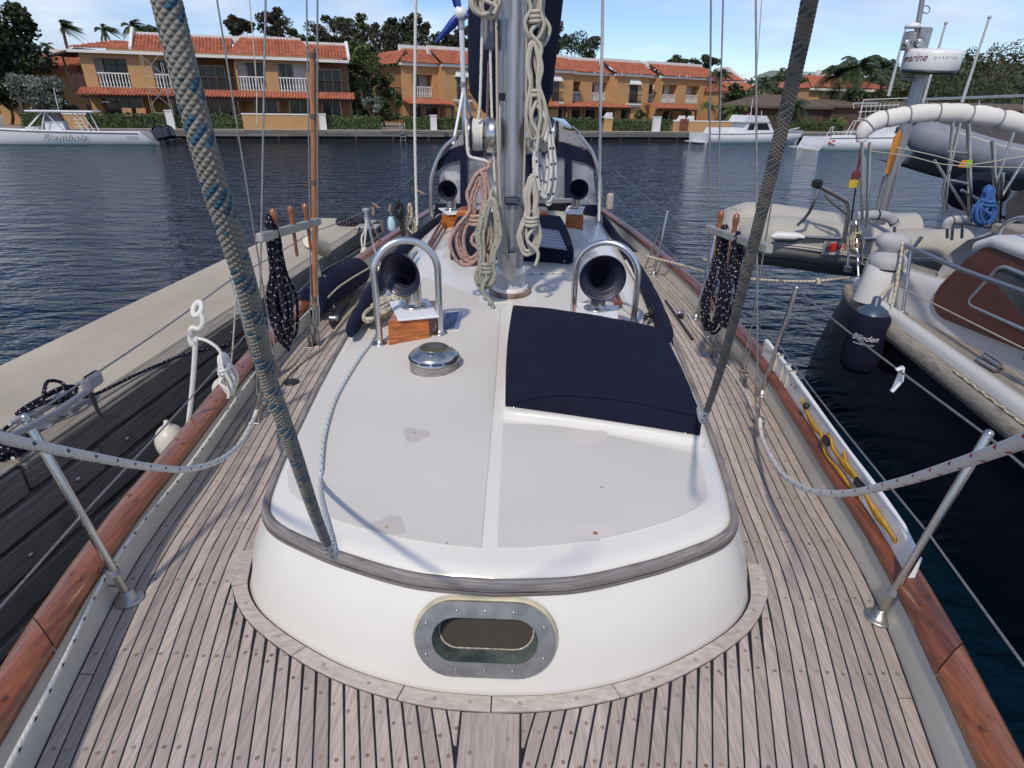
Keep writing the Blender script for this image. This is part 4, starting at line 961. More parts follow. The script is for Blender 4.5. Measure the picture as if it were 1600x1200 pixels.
b = MB(); a = vv(U(936, 352, 1.7)); b.tube([a+np.array([-.03, 0, 0]), vv(UY(933, 335, a[1]))], .008, 6); b.tube([a+np.array([.03, 0, 0]), vv(UY(940, 335, a[1]))], .008, 6); part(b, 'rigging_fork', STEELD, yacht)
# hanging coils: long loops gathered at the top, a few turns round the neck
def coil(name, top, bot, w, r, m_, label, y, loops=6, turns=3, neck=.33, seed=0, top_w=.35, group=None, cat='rope coil', dep=.05, tilt=0.0, lead=None):
    rnd = random.Random(seed); T = vv(UY(*top, y)); B_ = vv(UY(*bot, y)); mid = (T+B_)/2; H = (T[2]-B_[2])/2
    W_ = abs(UY(top[0]+w, top[1], y)[0]-T[0])/2; pts = []
    if lead is not None: pts += [vv(UY(*q, y)) for q in lead]
    for i in range(loops):
        wv = W_*rnd.uniform(.55, 1.05); hh = H*rnd.uniform(.86, 1.03); off = np.array([rnd.uniform(-.30, .30)*W_, rnd.uniform(-dep, dep), 0]); ph = rnd.uniform(-.05, .05)
        for a in np.linspace(0, 2*math.pi, 19)[:-1]:
            v_ = math.cos(a+ph); z = mid[2]+hh*v_; f = .5-.5*v_    # 0 top .. 1 bottom
            nk = abs(f-neck)/.22; pinch = min(1.0, .34+.66*min(1, nk)); x = (T[0]+(B_[0]-T[0])*f)+wv*math.sin(a)*pinch*(top_w+(1-top_w)*min(1, f*1.5))
            pts.append(np.array([x, y+off[1]*(.4+.6*abs(math.sin(a)))+tilt*f, z])+np.array([off[0]*(.3+f), 0, 0])*pinch)
    zc = T[2]+(B_[2]-T[2])*neck; xc_ = T[0]+(B_[0]-T[0])*neck; nw = max(W_*.42, r*2.6)
    for k in range(turns):
        for a in np.linspace(0, 2*math.pi, 11)[:-1]:
            pts.append(np.array([xc_+nw*math.cos(a), y+tilt*neck+(dep*.6+r*2)*math.sin(a), zc-(k+a/6.28)*r*2.05+.15*nw*math.cos(a)]))
    for q in ((.25, -.3), (.42, .5), (.6, .35)):
        pts.append(np.array([xc_+W_*q[1], y-dep, T[2]+(B_[2]-T[2])*(neck+.05+q[0])]))
    b = MB(); b.tube(spl(pts, 5), r, 8); return solo(b, name, m_, label, cat, group)
YM = MY-.26
coil('rope_coil', (754, 268), (737, 412), 66, .0115, R_PINK, 'faded pink rope coil hanging left of the mast', YM, loops=6, neck=.42, seed=2, lead=[(768, 248), (763, 262)])
coil('rope_coil', (768, 300), (757, 452), 44, .0115, R_GRN2, 'weathered grey green rope coil hanging against the mast foot', YM-.04, loops=7, neck=.68, seed=5, top_w=.6)
coil('rope_coil', (832, 275), (830, 398), 46, .0105, R_CREAM, 'cream rope coil with neat wrapped neck hanging right of the mast', YM, loops=5, neck=.47, seed=9)
coil('rope_coil', (848, 165), (850, 318), 40, .0105, R_BLK, 'long white flecked loops hanging over the right mast winch', YM+.05, loops=5, turns=0, neck=-.3, seed=11, top_w=.6)
coil('rope_coil', (835, -60), (838, 72), 44, .0105, R_CREAM, 'cream rope coil at the top edge right of the mast', YM+.05, loops=5, neck=.55, seed=13)
coil('rope_coil', (833, 62), (838, 220), 30, .0105, R_CREAM, 'twisted cream halyard hank bound with two turns right of the mast', YM+.03, loops=5, turns=2, neck=.46, seed=17, top_w=.7)
coil('rope_coil', (765, -40), (762, 27), 48, .0105, R_CREAM, 'white rope loops over the grey pocket at the top left of the mast', YM+.06, loops=5, turns=1, neck=.3, seed=19)
b = MB(); b.bbox(vv(UY(800, 314, MY-.17)), (.10, .03, .045), .012); b.tube(spl([vv(UY(*q, MY-.19)) for q in ((806, 316), (816, 322), (820, 340), (815, 336))], 4), .010, 6); part(b, 'mast_cleat', mat('dark cleat', (.06, .06, .10), rough=.5, var=.2), mast)
# navy coils on the pin rails
yl = PL[0]; p0 = PL[0]+PL[1]*.22
coil('rope_coil', (421, 338), (445, 545), 36, .0082, R_NAVY, 'long navy white-flecked rope coil hanging from the left pin rail', p0[1]-.05, loops=10, turns=2, neck=.34, seed=21, tilt=.05)
p1 = PR[0]+PR[1]*.80; p2 = PR[0]+PR[1]*.52
coil('rope_coil', (1131, 352), (1108, 518), 38, .0082, R_NAVY, 'navy white-flecked rope coil on the inner pin of the right pin rail', p1[1]-.06, loops=10, turns=3, neck=.30, seed=23)
coil('rope_coil', (1153, 362), (1132, 510), 40, .0082, R_NAVY, 'navy white-flecked rope coil on the outer pin of the right pin rail', p2[1]-.08, loops=10, turns=3, neck=.36, seed=29)
# white fender lanyard knot and hank on the left lifeline
q0 = vv(UY(309, 484, 2.48)); q1 = vv(UY(293, 660, 2.62))
pts = [q0+np.array([.018*math.cos(a), .02*math.sin(a)*1.2, .02*math.sin(a)*(1+.2*k)+.004*k]) for k in range(2) for a in np.linspace(0, 5.6, 9)]
pts += [vv(UY(*q, 2.46)) for q in ((318, 502), (311, 514), (300, 512), (297, 525), (301, 540), (305, 530), (304, 560), (300, 610), (295, 655))]
pts += [vv(UY(293, 664, 2.5))]
rope('fender_lanyard', pts, .0115, R_WHITE, 'white cord knotted on the left lifeline with fender hanging below', 'rope', n=8, sm=5)
coil('rope_coil', (345, 550), (362, 618), 26, .0085, R_WHITE, 'small white hank of cord tied to the lower left lifeline', 2.7, loops=4, turns=2, neck=.3, seed=31, lead=[(305, 528), (322, 532), (338, 542)])
rope('fender_lanyard', [vv(UY(*q, 2.9)) for q in ((369, 462), (366, 510), (362, 560), (356, 600))], .0048, R_CREAM, 'thin cream cord from the left lifeline down to the round fender', 'rope', n=6)
def ball_fender(px, py, rp, y, label, elong=1.15):
    c = vv(UY(px, py, y)); dep = (c-CAMLOC)@c_f; r = rp*dep/F_PX
    b = MB(); b.ball(c, r, 22, 14, (1, 1, elong)); f = solo(b, 'fender', FENDER, label, 'fender')
    b = MB(); b.lathe([(r*.32, 0), (r*.24, r*.12), (r*.16, r*.3), (r*.14, r*.42), (r*.05, r*.45)], c+np.array([0, 0, r*elong*.93]), (0, 0, 1), 12); part(b, 'eye', FENDER, f)
    return f
ball_fender(352, 607, 19, 3.0, 'white ball fender just outside the varnished rail by the small white hank', 1.0); ball_fender(268, 690, 23, 2.5, 'yellowish pear fender outside the rail below the knotted white cord', 1.3)
ball_fender(572, 424, 27, 6.1, 'big white ball fender hanging between the yacht and the dock corner', 1.05)
rope('fender_lanyard', [vv(UY(*q, 6.1)) for q in ((573, 330), (572, 350), (569, 362), (565, 372), (566, 385), (568, 395), (572, 360), (574, 350))], .010, R_WHITE, 'knotted white cord holding the big ball fender', 'rope', n=7)
b = MB(); a = vv(UY(484, 376, 5.0)); c = vv(UY(506, 388, 5.3)); b.tube([a, a+(c-a)*.08, c], [.06, .075, .075], 20); f = solo(b, 'fender', mat('cream fender', (.66, .62, .46), rough=.45, var=.1), 'cream cylinder fender behind the varnished pole at the dock side', 'fender')
b = MB(); b.tube([a-(c-a)*.03, a], .02, 10); part(b, 'eye', FENDER, f)
# cream coil lying on the cabin roof beside the left guard rail
rnd = random.Random(8); pts = []
for k in range(6):
    for a in np.linspace(0, 2*math.pi, 13)[:-1]:
        q = (594+34*math.cos(a)*(1-.06*k)+rnd.uniform(-2, 2)+9*math.sin(a), 483-20*math.sin(a)*(1-.07*k)+rnd.uniform(-2, 2)-9*math.cos(a)); pts.append(R3(*q, .016+.013*k+rnd.uniform(0, .006)))
pts += [R3(625, 462, .05), R3(632, 458, .03), R3(636, 470, .015)]
b = MB(); b.tube(spl(pts, 5), .0115, 8); solo(b, 'rope_coil', R_TWIST, 'loose cream laid rope heaped on the roof beside the left guard rail', 'rope coil')
# varnished pole lashed upright in the shrouds
a = vv(U(494, 520, 1.33)); b = MB(); top = vv(UY(488, 76, a[1]+.15)); b.tube([a+(top-a)*.10, a+(top-a)*.35, top], [.0185, .019, .018], 14); pole = solo(b, 'wooden_pole', POLEW, 'upright varnished wooden pole lashed to the left shrouds', 'pole')
for t in (.13, .56, .78, .97):
    k = MB(); q = a+(top-a)*t; k.tube([q, q+unit(top-a)*.03], .0215, 12); part(k, 'lashing', mat('dark twine', (.10, .07, .05), var=.3, sc=60), pole)
k = MB(); k.tube([a, a+(top-a)*.11], .02, 12); part(k, 'grey_boot', GREYP, pole)
# white board lashed outside the right rail, with yellow webbing
A0, A1 = vv(U(1205, 600, 1.44)), vv(U(1432, 892, 1.44)); yA, yB = 3.3, 1.36
def brd(y, z, t): return np.array([XC+xe(y)+.030+t*.62, y, z-.092])
b = MB(); rg = []
for y in np.linspace(3.42, 1.49, 14):
    zt = ZD+.365 if y > 1.56 else ZD+.35; rg.append([brd(y, ZD+.262, .0), brd(y, zt-.006, .0), brd(y, zt, .006), brd(y, zt, .032), brd(y, zt-.006, .038), brd(y, ZD+.262, .038)])
b.loft(rg, True, True, flat=True); board = solo(b, 'fender_board', WHITEB, 'long white painted board lashed outside the right stanchions', 'board')
for y in (3.15, 3.02, 2.93):
    k = MB(); q = [brd(y, ZD+.27, -.012), brd(y, ZD+.37, -.008), brd(y, ZD+.37, .046), brd(y, ZD+.28, .046)]; k.tube(q, .007, 6); part(k, 'lashing', R_CREAM, board)
for y, z in ((2.86, .32), (2.80, .33), (2.3, .34), (1.62, .31)):
    k = MB(); k.lathe([(.008, 0), (.008, .003)], brd(y, ZD+z, -.001), (-1, 0, 0), 8); part(k, 'stain', RUST, board)
def webbing(L_, w_, m_=YELL):
    P = spl(L_, 6); b = MB(); lo = []; hi = []
    for i, p in enumerate(P):
        t = unit(P[min(i+1, len(P)-1)]-P[max(i-1, 0)]); side = unit(np.cross(t, np.array([1.0, 0, 0.15]))); wv = side*w_*(.75+.25*math.cos(i*.5)); lo.append(p-wv); hi.append(p+wv)
    nx = np.array([-.003, 0, 0]); b.loft([[a, c, c+nx, a+nx] for a, c in zip(lo, hi)], True, True); return b
w0 = [brd(2.66, ZD+0.330, -.012), brd(2.6, ZD+0.317, -.02), brd(2.48, ZD+0.294, -.014), brd(2.36, ZD+0.308, -.022), brd(2.26, ZD+0.330, -.012), brd(2.2, ZD+0.321, -.02), brd(2.1, ZD+0.317, -.015), brd(1.95, ZD+0.330, -.02), brd(1.8, ZD+0.308, -.02), brd(1.70, ZD+0.308, -.012), brd(1.62, ZD+0.308, -.008)]
strap = solo(webbing(w0, .021), 'webbing_strap', YELL, 'crumpled yellow webbing strap with black buckle on the white board', 'strap')
part(webbing([brd(2.36, ZD+0.317, -.02), brd(2.25, ZD+0.272, -.03), brd(2.08, ZD+0.281, -.03), brd(1.98, ZD+0.276, -.02), brd(1.90, ZD+0.294, -.024)], .013), 'strap_loop', YELL, strap)
part(webbing([brd(2.12, ZD+0.357, -.01), brd(2.05, ZD+0.335, -.022), brd(1.98, ZD+0.330, -.02)], .016), 'strap_end', YELL, strap)
k = MB(); k.bbox(brd(1.92, ZD+0.330, -.03), (.014, .07, .036), .005); part(k, 'buckle', BLACKP, strap)
k = MB(); k.ball(brd(2.58, ZD+0.335, -.025), .018, 10, 8, (.8, 1, 1)); part(k, 'ratchet', BLACKP, strap); k = MB(); k.bbox(brd(2.27, ZD+0.321, -.03), (.02, .05, .04), .006); part(k, 'ratchet', BLACKP, strap)
# grey hook on the left lifeline, sleeve and strap
a, c = vv(UY(12, 672, 1.33)), vv(UY(138, 594, 1.72))
b = MB(); b.tube([a+np.array([.0, 0, -.02]), a*.5+c*.5+np.array([0, 0, -.035]), c+np.array([0, 0, -.03])], .0105, 8); hk = solo(b, 'lifeline_sleeve', GREYP, 'grey plastic tube and bracket hanging on the left lifeline above the dock', 'bracket')
b = MB(); b.bbox(c+np.array([-.005, .02, -.012]), (.03, .085, .05), .01); part(b, 'bracket', GREYP, hk)
b = MB(); q = [vv(UY(*p_, 1.74)) for p_ in ((137, 604), (145, 622), (152, 640), (161, 655))]; b.tube(q, [.012, .010, .008, .008], 6, sq=(1, .5)); part(b, 'black_strap', BLACKP, hk)
# pegs, jar and glove on the left lifeline far aft
PEGW = mat('wooden peg', (.36, .22, .12), rough=.7, var=.2, sc=30)
for i, (px, py, an, lb) in enumerate(((583, 330, .1, 'nearest wooden clothes peg hanging upright on the left lifeline'), (587, 321, -.9, 'tilted wooden clothes peg next to the dock corner'), (609, 325, .2, 'wooden clothes peg beside the pale jar'), (657, 300, -1.0, 'wooden clothes peg by the dodger post'))):
    c = vv(UY(px, py, 6.3)); d = np.array([math.sin(an), 0, math.cos(an)]); b = MB()
    for s_ in (-1, 1): b.tube([c-d*.04+np.array([s_*.008, 0, 0]), c+d*.04+np.array([s_*.004, 0, 0])], .0075, 5)
    solo(b, 'clothes_peg', PEGW, lb, 'clothes peg', 'clothes pegs on the lifeline')
c = vv(UY(612, 350, 6.4)); b = MB(); b.lathe([(.03, 0), (.043, .01), (.045, .05), (.043, .10), (.034, .125), (.030, .13), (.031, .145), (.0, .146)], c-np.array([0, 0, .07]), (0, 0, 1), 18, cap=False); jar = solo(b, 'jar', mat('pale blue plastic', (.42, .60, .68), rough=.4, var=.06), 'pale blue plastic jar hanging on a cord at the left lifeline', 'jar')
b = MB(); b.tube([c+np.array([0, 0, .07]), c+np.array([0, 0, .19])], .003, 5); part(b, 'cord', R_CREAM, jar)
b = MB()
for px in ((622, 318), (625, 335), (628, 352), (630, 362)): b.ball(vv(UY(*px, 6.4)), .035, 10, 7, (.8, .8, 1.7))
b.tube(spl([vv(UY(*q, 6.38)) for q in ((619, 322), (618, 332), (622, 342), (628, 345), (631, 330), (627, 318))], 5), .014, 7); solo(b, 'black_rag', BLACKP, 'black cloth strip knotted on the left lifeline beside the jar', 'cloth')
coil('rope_coil', (640, 318), (641, 378), 20, .009, R_TWIST, 'grey rope hank hanging by the dodger on the left rail', 6.5, loops=5, turns=1, neck=.3, seed=41)
b = MB(); c = vv(UY(953, 315, 7.2)); b.bbox(c, (.08, .06, .2), .02); solo(b, 'rail_pouch', FENDER, 'small white pouch strapped on the right rail behind the dodger', 'pouch')
# ================================================================ STONE AND TIMBER DOCK on the left
CONC = mat('worn concrete', (0.43, 0.38, 0.30), rough=.85, var=.16, sc=1.3, st=(1, .6, 1), bump=.25, bsc=55, detail=8)
TIMB = mat('grey dock timber', (.165, .152, .138), rough=.85, var=.5, sc=6, st=(3, .5, 22), bump=.6, bsc=10, bst=(3, .7, 40), rnd=.25, detail=8)
TIMBT = mat('split dock timber top', (.30, .265, .225), rough=.85, var=.45, sc=6, st=(30, .6, 5), bump=.7, bsc=10, bst=(45, .8, 4), rnd=.15, detail=8)
GALV = mat('galvanised iron', (.40, .40, .39), rough=.6, metal=.3, var=.2, sc=12)
ZK = .95
_i0, _i1 = U(212, 600, ZK), U(592, 343, ZK); dk_d = unit((_i1-_i0)*np.array([1, 1, 0])); dk_n = np.array([dk_d[1], -dk_d[0], 0])   # along / towards the yacht
far_l = U(495, 336, ZK)
Lf = float((_i1-_i0)@dk_d)
def dkp(s, o, z): return _i0*np.array([1, 1, 0])+dk_d*s+dk_n*o+np.array([0, 0, z])
dock = thing('dock', 'pale concrete dock with dark grey timber fendering beside the yacht', 'dock', dkp(0, -1, 0))
b = MB(); o_l = [U(0, 570, ZK), U(200, 475, ZK)]
def outer(s):
    a = float((o_l[0]-_i0)@dk_n); return a-.004*(s)
prof = []
for s in np.linspace(-9, Lf, 12):
    w_ = float((far_l-_i0)@dk_n); a0 = float((o_l[0]-_i0)@dk_n); s0 = float((o_l[0]-_i0)@dk_d); o1 = a0+(w_-a0)*(s-s0)/(Lf-s0)
    prof.append([dkp(s, -.17, ZK-1.6), dkp(s, -.17, ZK-.012), dkp(s, -.18, ZK), dkp(s, o1+.015, ZK), dkp(s, o1, ZK-.015), dkp(s, o1, ZK-1.6)])
b.loft(prof, True, True, flat=True); part(b, 'concrete_slab', CONC, dock)
rnd = random.Random(4)
joints = [-9, -6.2, -3.3, -1.02, 1.62, 4.1, Lf-.02]
rows_ = [(-.015, .20), (-.225, .20), (-.435, .21), (-.66, .2), (-.88, .2)]
for r_, (zt, hh) in enumerate(rows_):
    sh = [0, .55, -.4, .9, .2][r_]
    js = [-9]+[j+sh for j in joints[1:-1]]+[Lf-.02]
    for a, c in zip(js[:-1], js[1:]):
        b = MB(); dz = rnd.uniform(-.008, .008); do = rnd.uniform(-.012, .008); mid = dkp((a+c)/2, -.075+do, ZK+zt+dz-hh/2)
        b.bbox(mid, (c-a-.012, .15, hh-.028), .012, (dk_d, dk_n, (0, 0, 1))); part(b, 'timber', TIMB, dock)
        if r_ < 4:
            for q in (a+.25, c-.25):
                k = MB(); k.ball(dkp(q, .000+do, ZK+zt-hh/2), .019, 10, 6, (1, 1, 1)); part(k, 'bolt', STEELD, dock)
for a, c in zip(joints[:-1], joints[1:]):
    b = MB(); b.bbox(dkp((a+c)/2, -.085, ZK-.012), (c-a-.01, .14, .02), .006, (dk_d, dk_n, (0, 0, 1))); part(b, 'top_board', TIMBT, dock)
for k in range(4):
    b = MB(); o_ = -.1-1.25*(k+.5)/4*1.0; b.bbox(dkp(Lf+.0, -.06-.3*k, ZK-.12), (.02, .3-.02, .22), .006, (dk_d, dk_n, (0, 0, 1))); part(b, 'end_board', TIMB, dock)
b = MB(); b.bbox(dkp(-1.0, -.08, -.55), (.25, .12, 1.5), .02, (dk_d, dk_n, (0, 0, 1))); b.bbox(dkp(2.6, -.09, -.55), (.25, .12, 1.5), .02, (dk_d, dk_n, (0, 0, 1))); part(b, 'pile', TIMB, dock)
# cast cleats on the dock, each with its navy mooring line
def cleat(px, py, L_=.40):
    c = vv(U(px, py, ZK)); b = MB()
    for s_ in (-1, 1):
        q = c+dk_d*s_*.085; b.lathe([(.062, 0), (.060, .010), (.040, .018), (.028, .05), (.030, .085)], q, (0, 0, 1), 16, ell=(1, .85))
    pts = [c+dk_d*t*L_*.5+np.array([0, 0, .10+.025*abs(t)**2]) for t in np.linspace(-1, 1, 13)]
    b.tube(pts, [.014, .019, .023, .026, .028, .029, .030, .029, .028, .026, .023, .019, .014], 12); return part(b, 'mooring_cleat', GALV, dock), c
cl1, cc = cleat(82, 655, .56); cl2, cc2 = cleat(652/1.0*.0+634, 352, .4) if False else (None, vv(U(560, 352, ZK)))
pts = [cc+dk_d*a_+dk_n*b_+np.array([0, 0, z]) for a_, b_, z in ((-1.6, -.02, .03), (-.8, -.03, .05), (-.22, -.06, .08), (.05, -.06, .12), (.19, .0, .13), (.1, .06, .12), (-.05, .05, .15), (-.19, -.01, .14), (-.1, -.06, .13), (.1, .02, .17), (.22, .03, .12), (.1, .07, .10), (-.06, .05, .15), (.04, -.02, .19), (.14, -.07, .2), (.20, -.04, .16), (.13, .06, .11), (.26, .10, .05), (.7, .14, .02), (1.1, .24, .0), (1.5, .42, -.05), (2.1, .75, -.02), (2.6, 1.0, .10), (3.0, 1.2, .3))]
rope('mooring_line', pts, .0115, R_NAVY, 'navy white-flecked mooring line made fast round the near dock cleat', 'rope')
def flat_coil(px, py, n_, r0, r1, m_, label, z0=ZK, rr=.011, seed=0):
    rnd = random.Random(seed); c = vv(U(px, py, z0)); pts = []
    for i in range(n_*14):
        a = 2*math.pi*i/14; t = i/(n_*14); q = r0+(r1-r0)*((t*3) % 1.0); pts.append(c+np.array([q*math.cos(a)*1.1, q*math.sin(a), rr+.022*int(t*3)*1.0+rnd.uniform(0, .004)]))
    b = MB(); b.tube(spl(pts, 3), rr, 7); return solo(b, 'rope_coil', m_, label, 'rope coil')
flat_coil(2, 706, 8, .05, .15, R_NAVY, 'flat coil of navy rope on the dock at the left edge', seed=2); flat_coil(549, 350, 9, .10, .24, R_NAVY, 'heap of navy rope on the far end of the dock', rr=.016, seed=4)
rope('mooring_line', [vv(U(2, 690, ZK+.02)), vv(U(22, 682, ZK+.02)), vv(U(36, 688, ZK+.02)), vv(U(34, 704, ZK+.02)), vv(U(20, 716, ZK+.03))], .011, R_NAVY, 'short bight of navy rope beside the flat coil on the dock', 'rope')
rope('mooring_line', [vv(U(562, 355, ZK+.03)), vv(UY(556, 372, 9.0)), vv(UY(535, 412, 8.2)), vv(UY(520, 445, 7.3)), vv(UY(510, 470, 6.4)), vv(UY(497, 492, 5.6)), vv(UY(490, 510, 5.1))], .013, R_NAVY, 'dark speckled mooring rope sloping down from the dock end to the yacht', 'rope')
b = MB(); q = vv(U(575, 356, ZK)); b.bbox(q+np.array([0, 0, .02]), (.35, .3, .04), .01); b.lathe([(.05, 0), (.045, .25), (.07, .27), (.06, .31)], q, (0, 0, 1), 14); bo = solo(b, 'bollard', GALV, 'grey iron bollard on the far corner of the dock', 'bollard')
# ================================================================ THE DARK BLUE MOTOR SAILER moored on the right
DKB = mat('black blue hull paint', (.010, .010, .016), rough=.18, var=.1, coat=.3)
RUB = mat('grey oak rubbing strake', (.30, .265, .22), rough=.7, var=.35, sc=6, st=(14, 1, 14), bump=.3, bsc=14)
NWHT = mat('neighbour white', (.60, .60, .60), rough=.35, var=.06, sc=3, coat=.15)
NBRN = mat('chestnut brown panel', (.105, .038, .028), rough=.4, var=.06)
NTEAK = mat('pale side deck teak', (.33, .29, .25), rough=.75, var=.2, sc=8, st=(14, 1, 14), rnd=.12)
CANV = mat('white sunshade canvas', (.66, .64, .61), rough=.9, var=.08, sc=4, bump=.5, bsc=7)
CANG = mat('pale grey canvas', (.44, .44, .46), rough=.9, var=.12, sc=5, bump=.5, bsc=6)
NGL = mat('dark cabin glass', (.035, .04, .045), rough=.07, var=.5, sc=3, spec=.8, col2=(.10, .105, .11))
NY = [-1.5, -.5, .5, 1.5, 2.2, 2.86, 3.48, 4.15, 4.9, 5.5, 5.75]
NX = [3.2, 2.95, 2.84, 2.80, 2.82, 2.878, 2.96, 3.045, 3.13, 3.235, 3.34]
def nx(y): return float(np.interp(y, NY, NX))
NCX = 4.62
nb = thing('motor_sailer', 'dark blue hulled motor sailer with brown panelled white cabin moored alongside', 'boat', (NCX, 2.0, 0))
yy_ = np.linspace(-1.4, 5.75, 40)
ZR = 1.2
sk = lambda y, z: y+(ZR-z)*.55*max(0, (y-4.3)/1.45)
rowsP = [[(nx(y), y, ZR), (nx(y)+.0, sk(y, ZR-.05), ZR-.05), (nx(y)+.01, sk(y, .8), .8), (nx(y)+.06, sk(y, .35), .35), (nx(y)+.16, sk(y, -.1), -.1), (nx(y)+.6, sk(y, -.6), -.6)] for y in yy_]
b = MB(); b.grid(rowsP); b.grid([[(2*NCX-x, y, z) for x, y, z in r_] for r_ in rowsP])
yt = 5.75; tr = rowsP[-1]; b.loft([tr, [(NCX, y+.16, z) for x, y, z in tr], [(2*NCX-x, y, z) for x, y, z in tr]], False, False); part(b, 'hull', DKB, nb)
for sg in (0, 1):
    fx = (lambda x: x) if not sg else (lambda x: 2*NCX-x)
    b = MB(); b.loft([[(fx(nx(y)-.045), y, ZR-.06), (fx(nx(y)-.055), y, ZR-.02), (fx(nx(y)-.05), y, ZR+.02), (fx(nx(y)-.03), y, ZR+.05), (fx(nx(y)+.03), y, ZR+.055), (fx(nx(y)+.02), y, ZR-.06)] for y in yy_], True, True); part(b, 'rubbing_strake', RUB, nb)
    b = MB(); b.loft([[(fx(nx(y)+.02), y, ZR+.04), (fx(nx(y)+.025), y, ZR+.09), (fx(nx(y)+.05), y, ZR+.125), (fx(nx(y)+.10), y, ZR+.125), (fx(nx(y)+.115), y, ZR+.05)] for y in yy_], False, False); part(b, 'toe_rail', NWHT, nb)
# boot stripe
b = MB(); b.grid([[(nx(y)+.045-.004, y, .86), (nx(y)+.045-.004, y, .835)] for y in yy_]); part(b, 'hull_stripe', mat('dull grey stripe', (.12, .12, .14), var=.4, sc=8), nb)
# deck and side deck planks
b = MB(); b.grid([[(nx(y)+.1, y, ZR+.07), (2*NCX-nx(y)-.1, y, ZR+.07)] for y in yy_], flat=True); ndk = part(b, 'deck', CAULK, nb)
for k in range(6):
    for y0, y1 in ((-1.2, 1.9), (1.906, 4.9 if k < 4 else 4.4)):
        b = MB(); rg = []
        for y in np.linspace(y0, y1, 14):
            x0 = nx(y)+.118+k*.052; rg.append([(x0, y, ZR+.07), (x0, y, ZR+.077), (x0+.046, y, ZR+.077), (x0+.046, y, ZR+.07)])
        b.loft(rg, False, False, flat=True); part(b, 'plank', NTEAK, ndk)
# white superstructure: coaming that rises forward to the cabin
def side(pxs, x_of): return [vv(UX(px, py, x_of(i))) for i, (px, py) in enumerate(pxs)]
def sx(y): return nx(y)+float(np.interp(y, [2, 3.3, 3.8, 4.2, 4.6, 5, 5.3, 5.6], [.42, .40, .36, .32, .24, .17, .09, .07]))
def SP(px, py, off=0.0):
    y = 4.0
    for _ in range(12): y = UX(px, py, sx(y)+off)[1]
    return vv(UX(px, py, sx(y)+off))
b = MB(); lo, hi_ = [], []
for y, zt in ((5.68, 1.55), (5.5, 1.56), (5.3, 1.57), (5.0, 1.58), (4.7, 1.60), (4.4, 1.63), (4.1, 1.68), (3.8, 1.76), (3.4, 1.85), (2.9, 1.93), (2.2, 1.97), (1.6, 1.97)):
    lo.append(np.array([sx(y), y, ZR+.072])); hi_.append(np.array([sx(y)+.03, y, zt]))
def inn(q, d): return q+np.array([d, 0, 0])
b.loft([[a, a*.3+c*.7+np.array([0, 0, 0]), c+np.array([.0, 0, -.01]), c+np.array([.03, 0, 0]), c+np.array([.14, 0, .0]), c+np.array([.16, 0, -.3])] for a, c in zip(lo, hi_)], False, False); cabn = part(b, 'cabin_side', NWHT, nb)
b = MB(); P = [SP(1471, 446), SP(1464, 458), SP(1461, 470), SP(1462, 482), SP(1467, 491), SP(1476, 498), SP(1600, 548), SP(1760, 610), SP(1760, 350), SP(1600, 402), SP(1540, 387), SP(1515, 403), SP(1485, 432)]
P = [p+np.array([-.012, 0, 0]) for p in P]; b.prism(P, (.02, 0, 0)); part(b, 'brown_panel', NBRN, nb)
def rr_loop(px4, off, r=10, n=5):
    o = []; k = len(px4)
    for i in range(k):
        a, c, e = np.array(px4[i-1], float), np.array(px4[i], float), np.array(px4[(i+1) % k], float)
        p0 = c+(a-c)/np.linalg.norm(a-c)*r; p1 = c+(e-c)/np.linalg.norm(e-c)*r
        for j in range(n+1): t = j/n; q = (1-t)**2*p0+2*t*(1-t)*c+t*t*p1; o.append(SP(q[0], q[1], off))
    return o
win4 = [(1510, 474), (1564, 414), (1700, 470), (1700, 560)]
b = MB(); L0 = rr_loop(win4, -.034, 14); b.tube(L0, .014, 8, closed=True); wf = part(b, 'cabin_window', mat('window alloy', (.36, .40, .45), rough=.35, metal=.6, var=.1), nb)
b = MB(); b.poly(rr_loop([(1514, 473), (1566, 419), (1700, 474), (1700, 555)], -.036, 12)); part(b, 'pane', NGL, wf)
for px, py in ((1458, 476), (1600, 560)):
    b = MB(); b.lathe([(.012, 0), (.010, .004)], SP(px, py, -.002), (-1, 0, 0), 8); part(b, 'screw', STEELD, nb)
# cabin roof edge with grab rail
b = MB(); P = [SP(1532, 381, .02), SP(1560, 372, .02), SP(1600, 388, .02), SP(1720, 432, .02)]
b.loft([[p+np.array([-.05, 0, -.05]), p+np.array([-.05, 0, 0]), p+np.array([-.03, 0, .02]), p+np.array([.9, 0, .06]), p+np.array([.9, 0, -.05])] for p in P], True, True); part(b, 'cabin_roof', NWHT, nb)
b = MB(); q = [SP(1563, 378, .1), SP(1563, 362, .1), SP(1578, 346, .1), SP(1610, 342, .1), SP(1700, 372, .1)]; b.tube(spl(q, 5), .016, 8); part(b, 'grab_rail', STEEL, nb)
b = MB(); a = SP(1600, 362, .25); b.bbox(a+np.array([.1, -.1, -.02]), (.30, .7, .07), .01); part(b, 'roof_slat', RUB, nb)
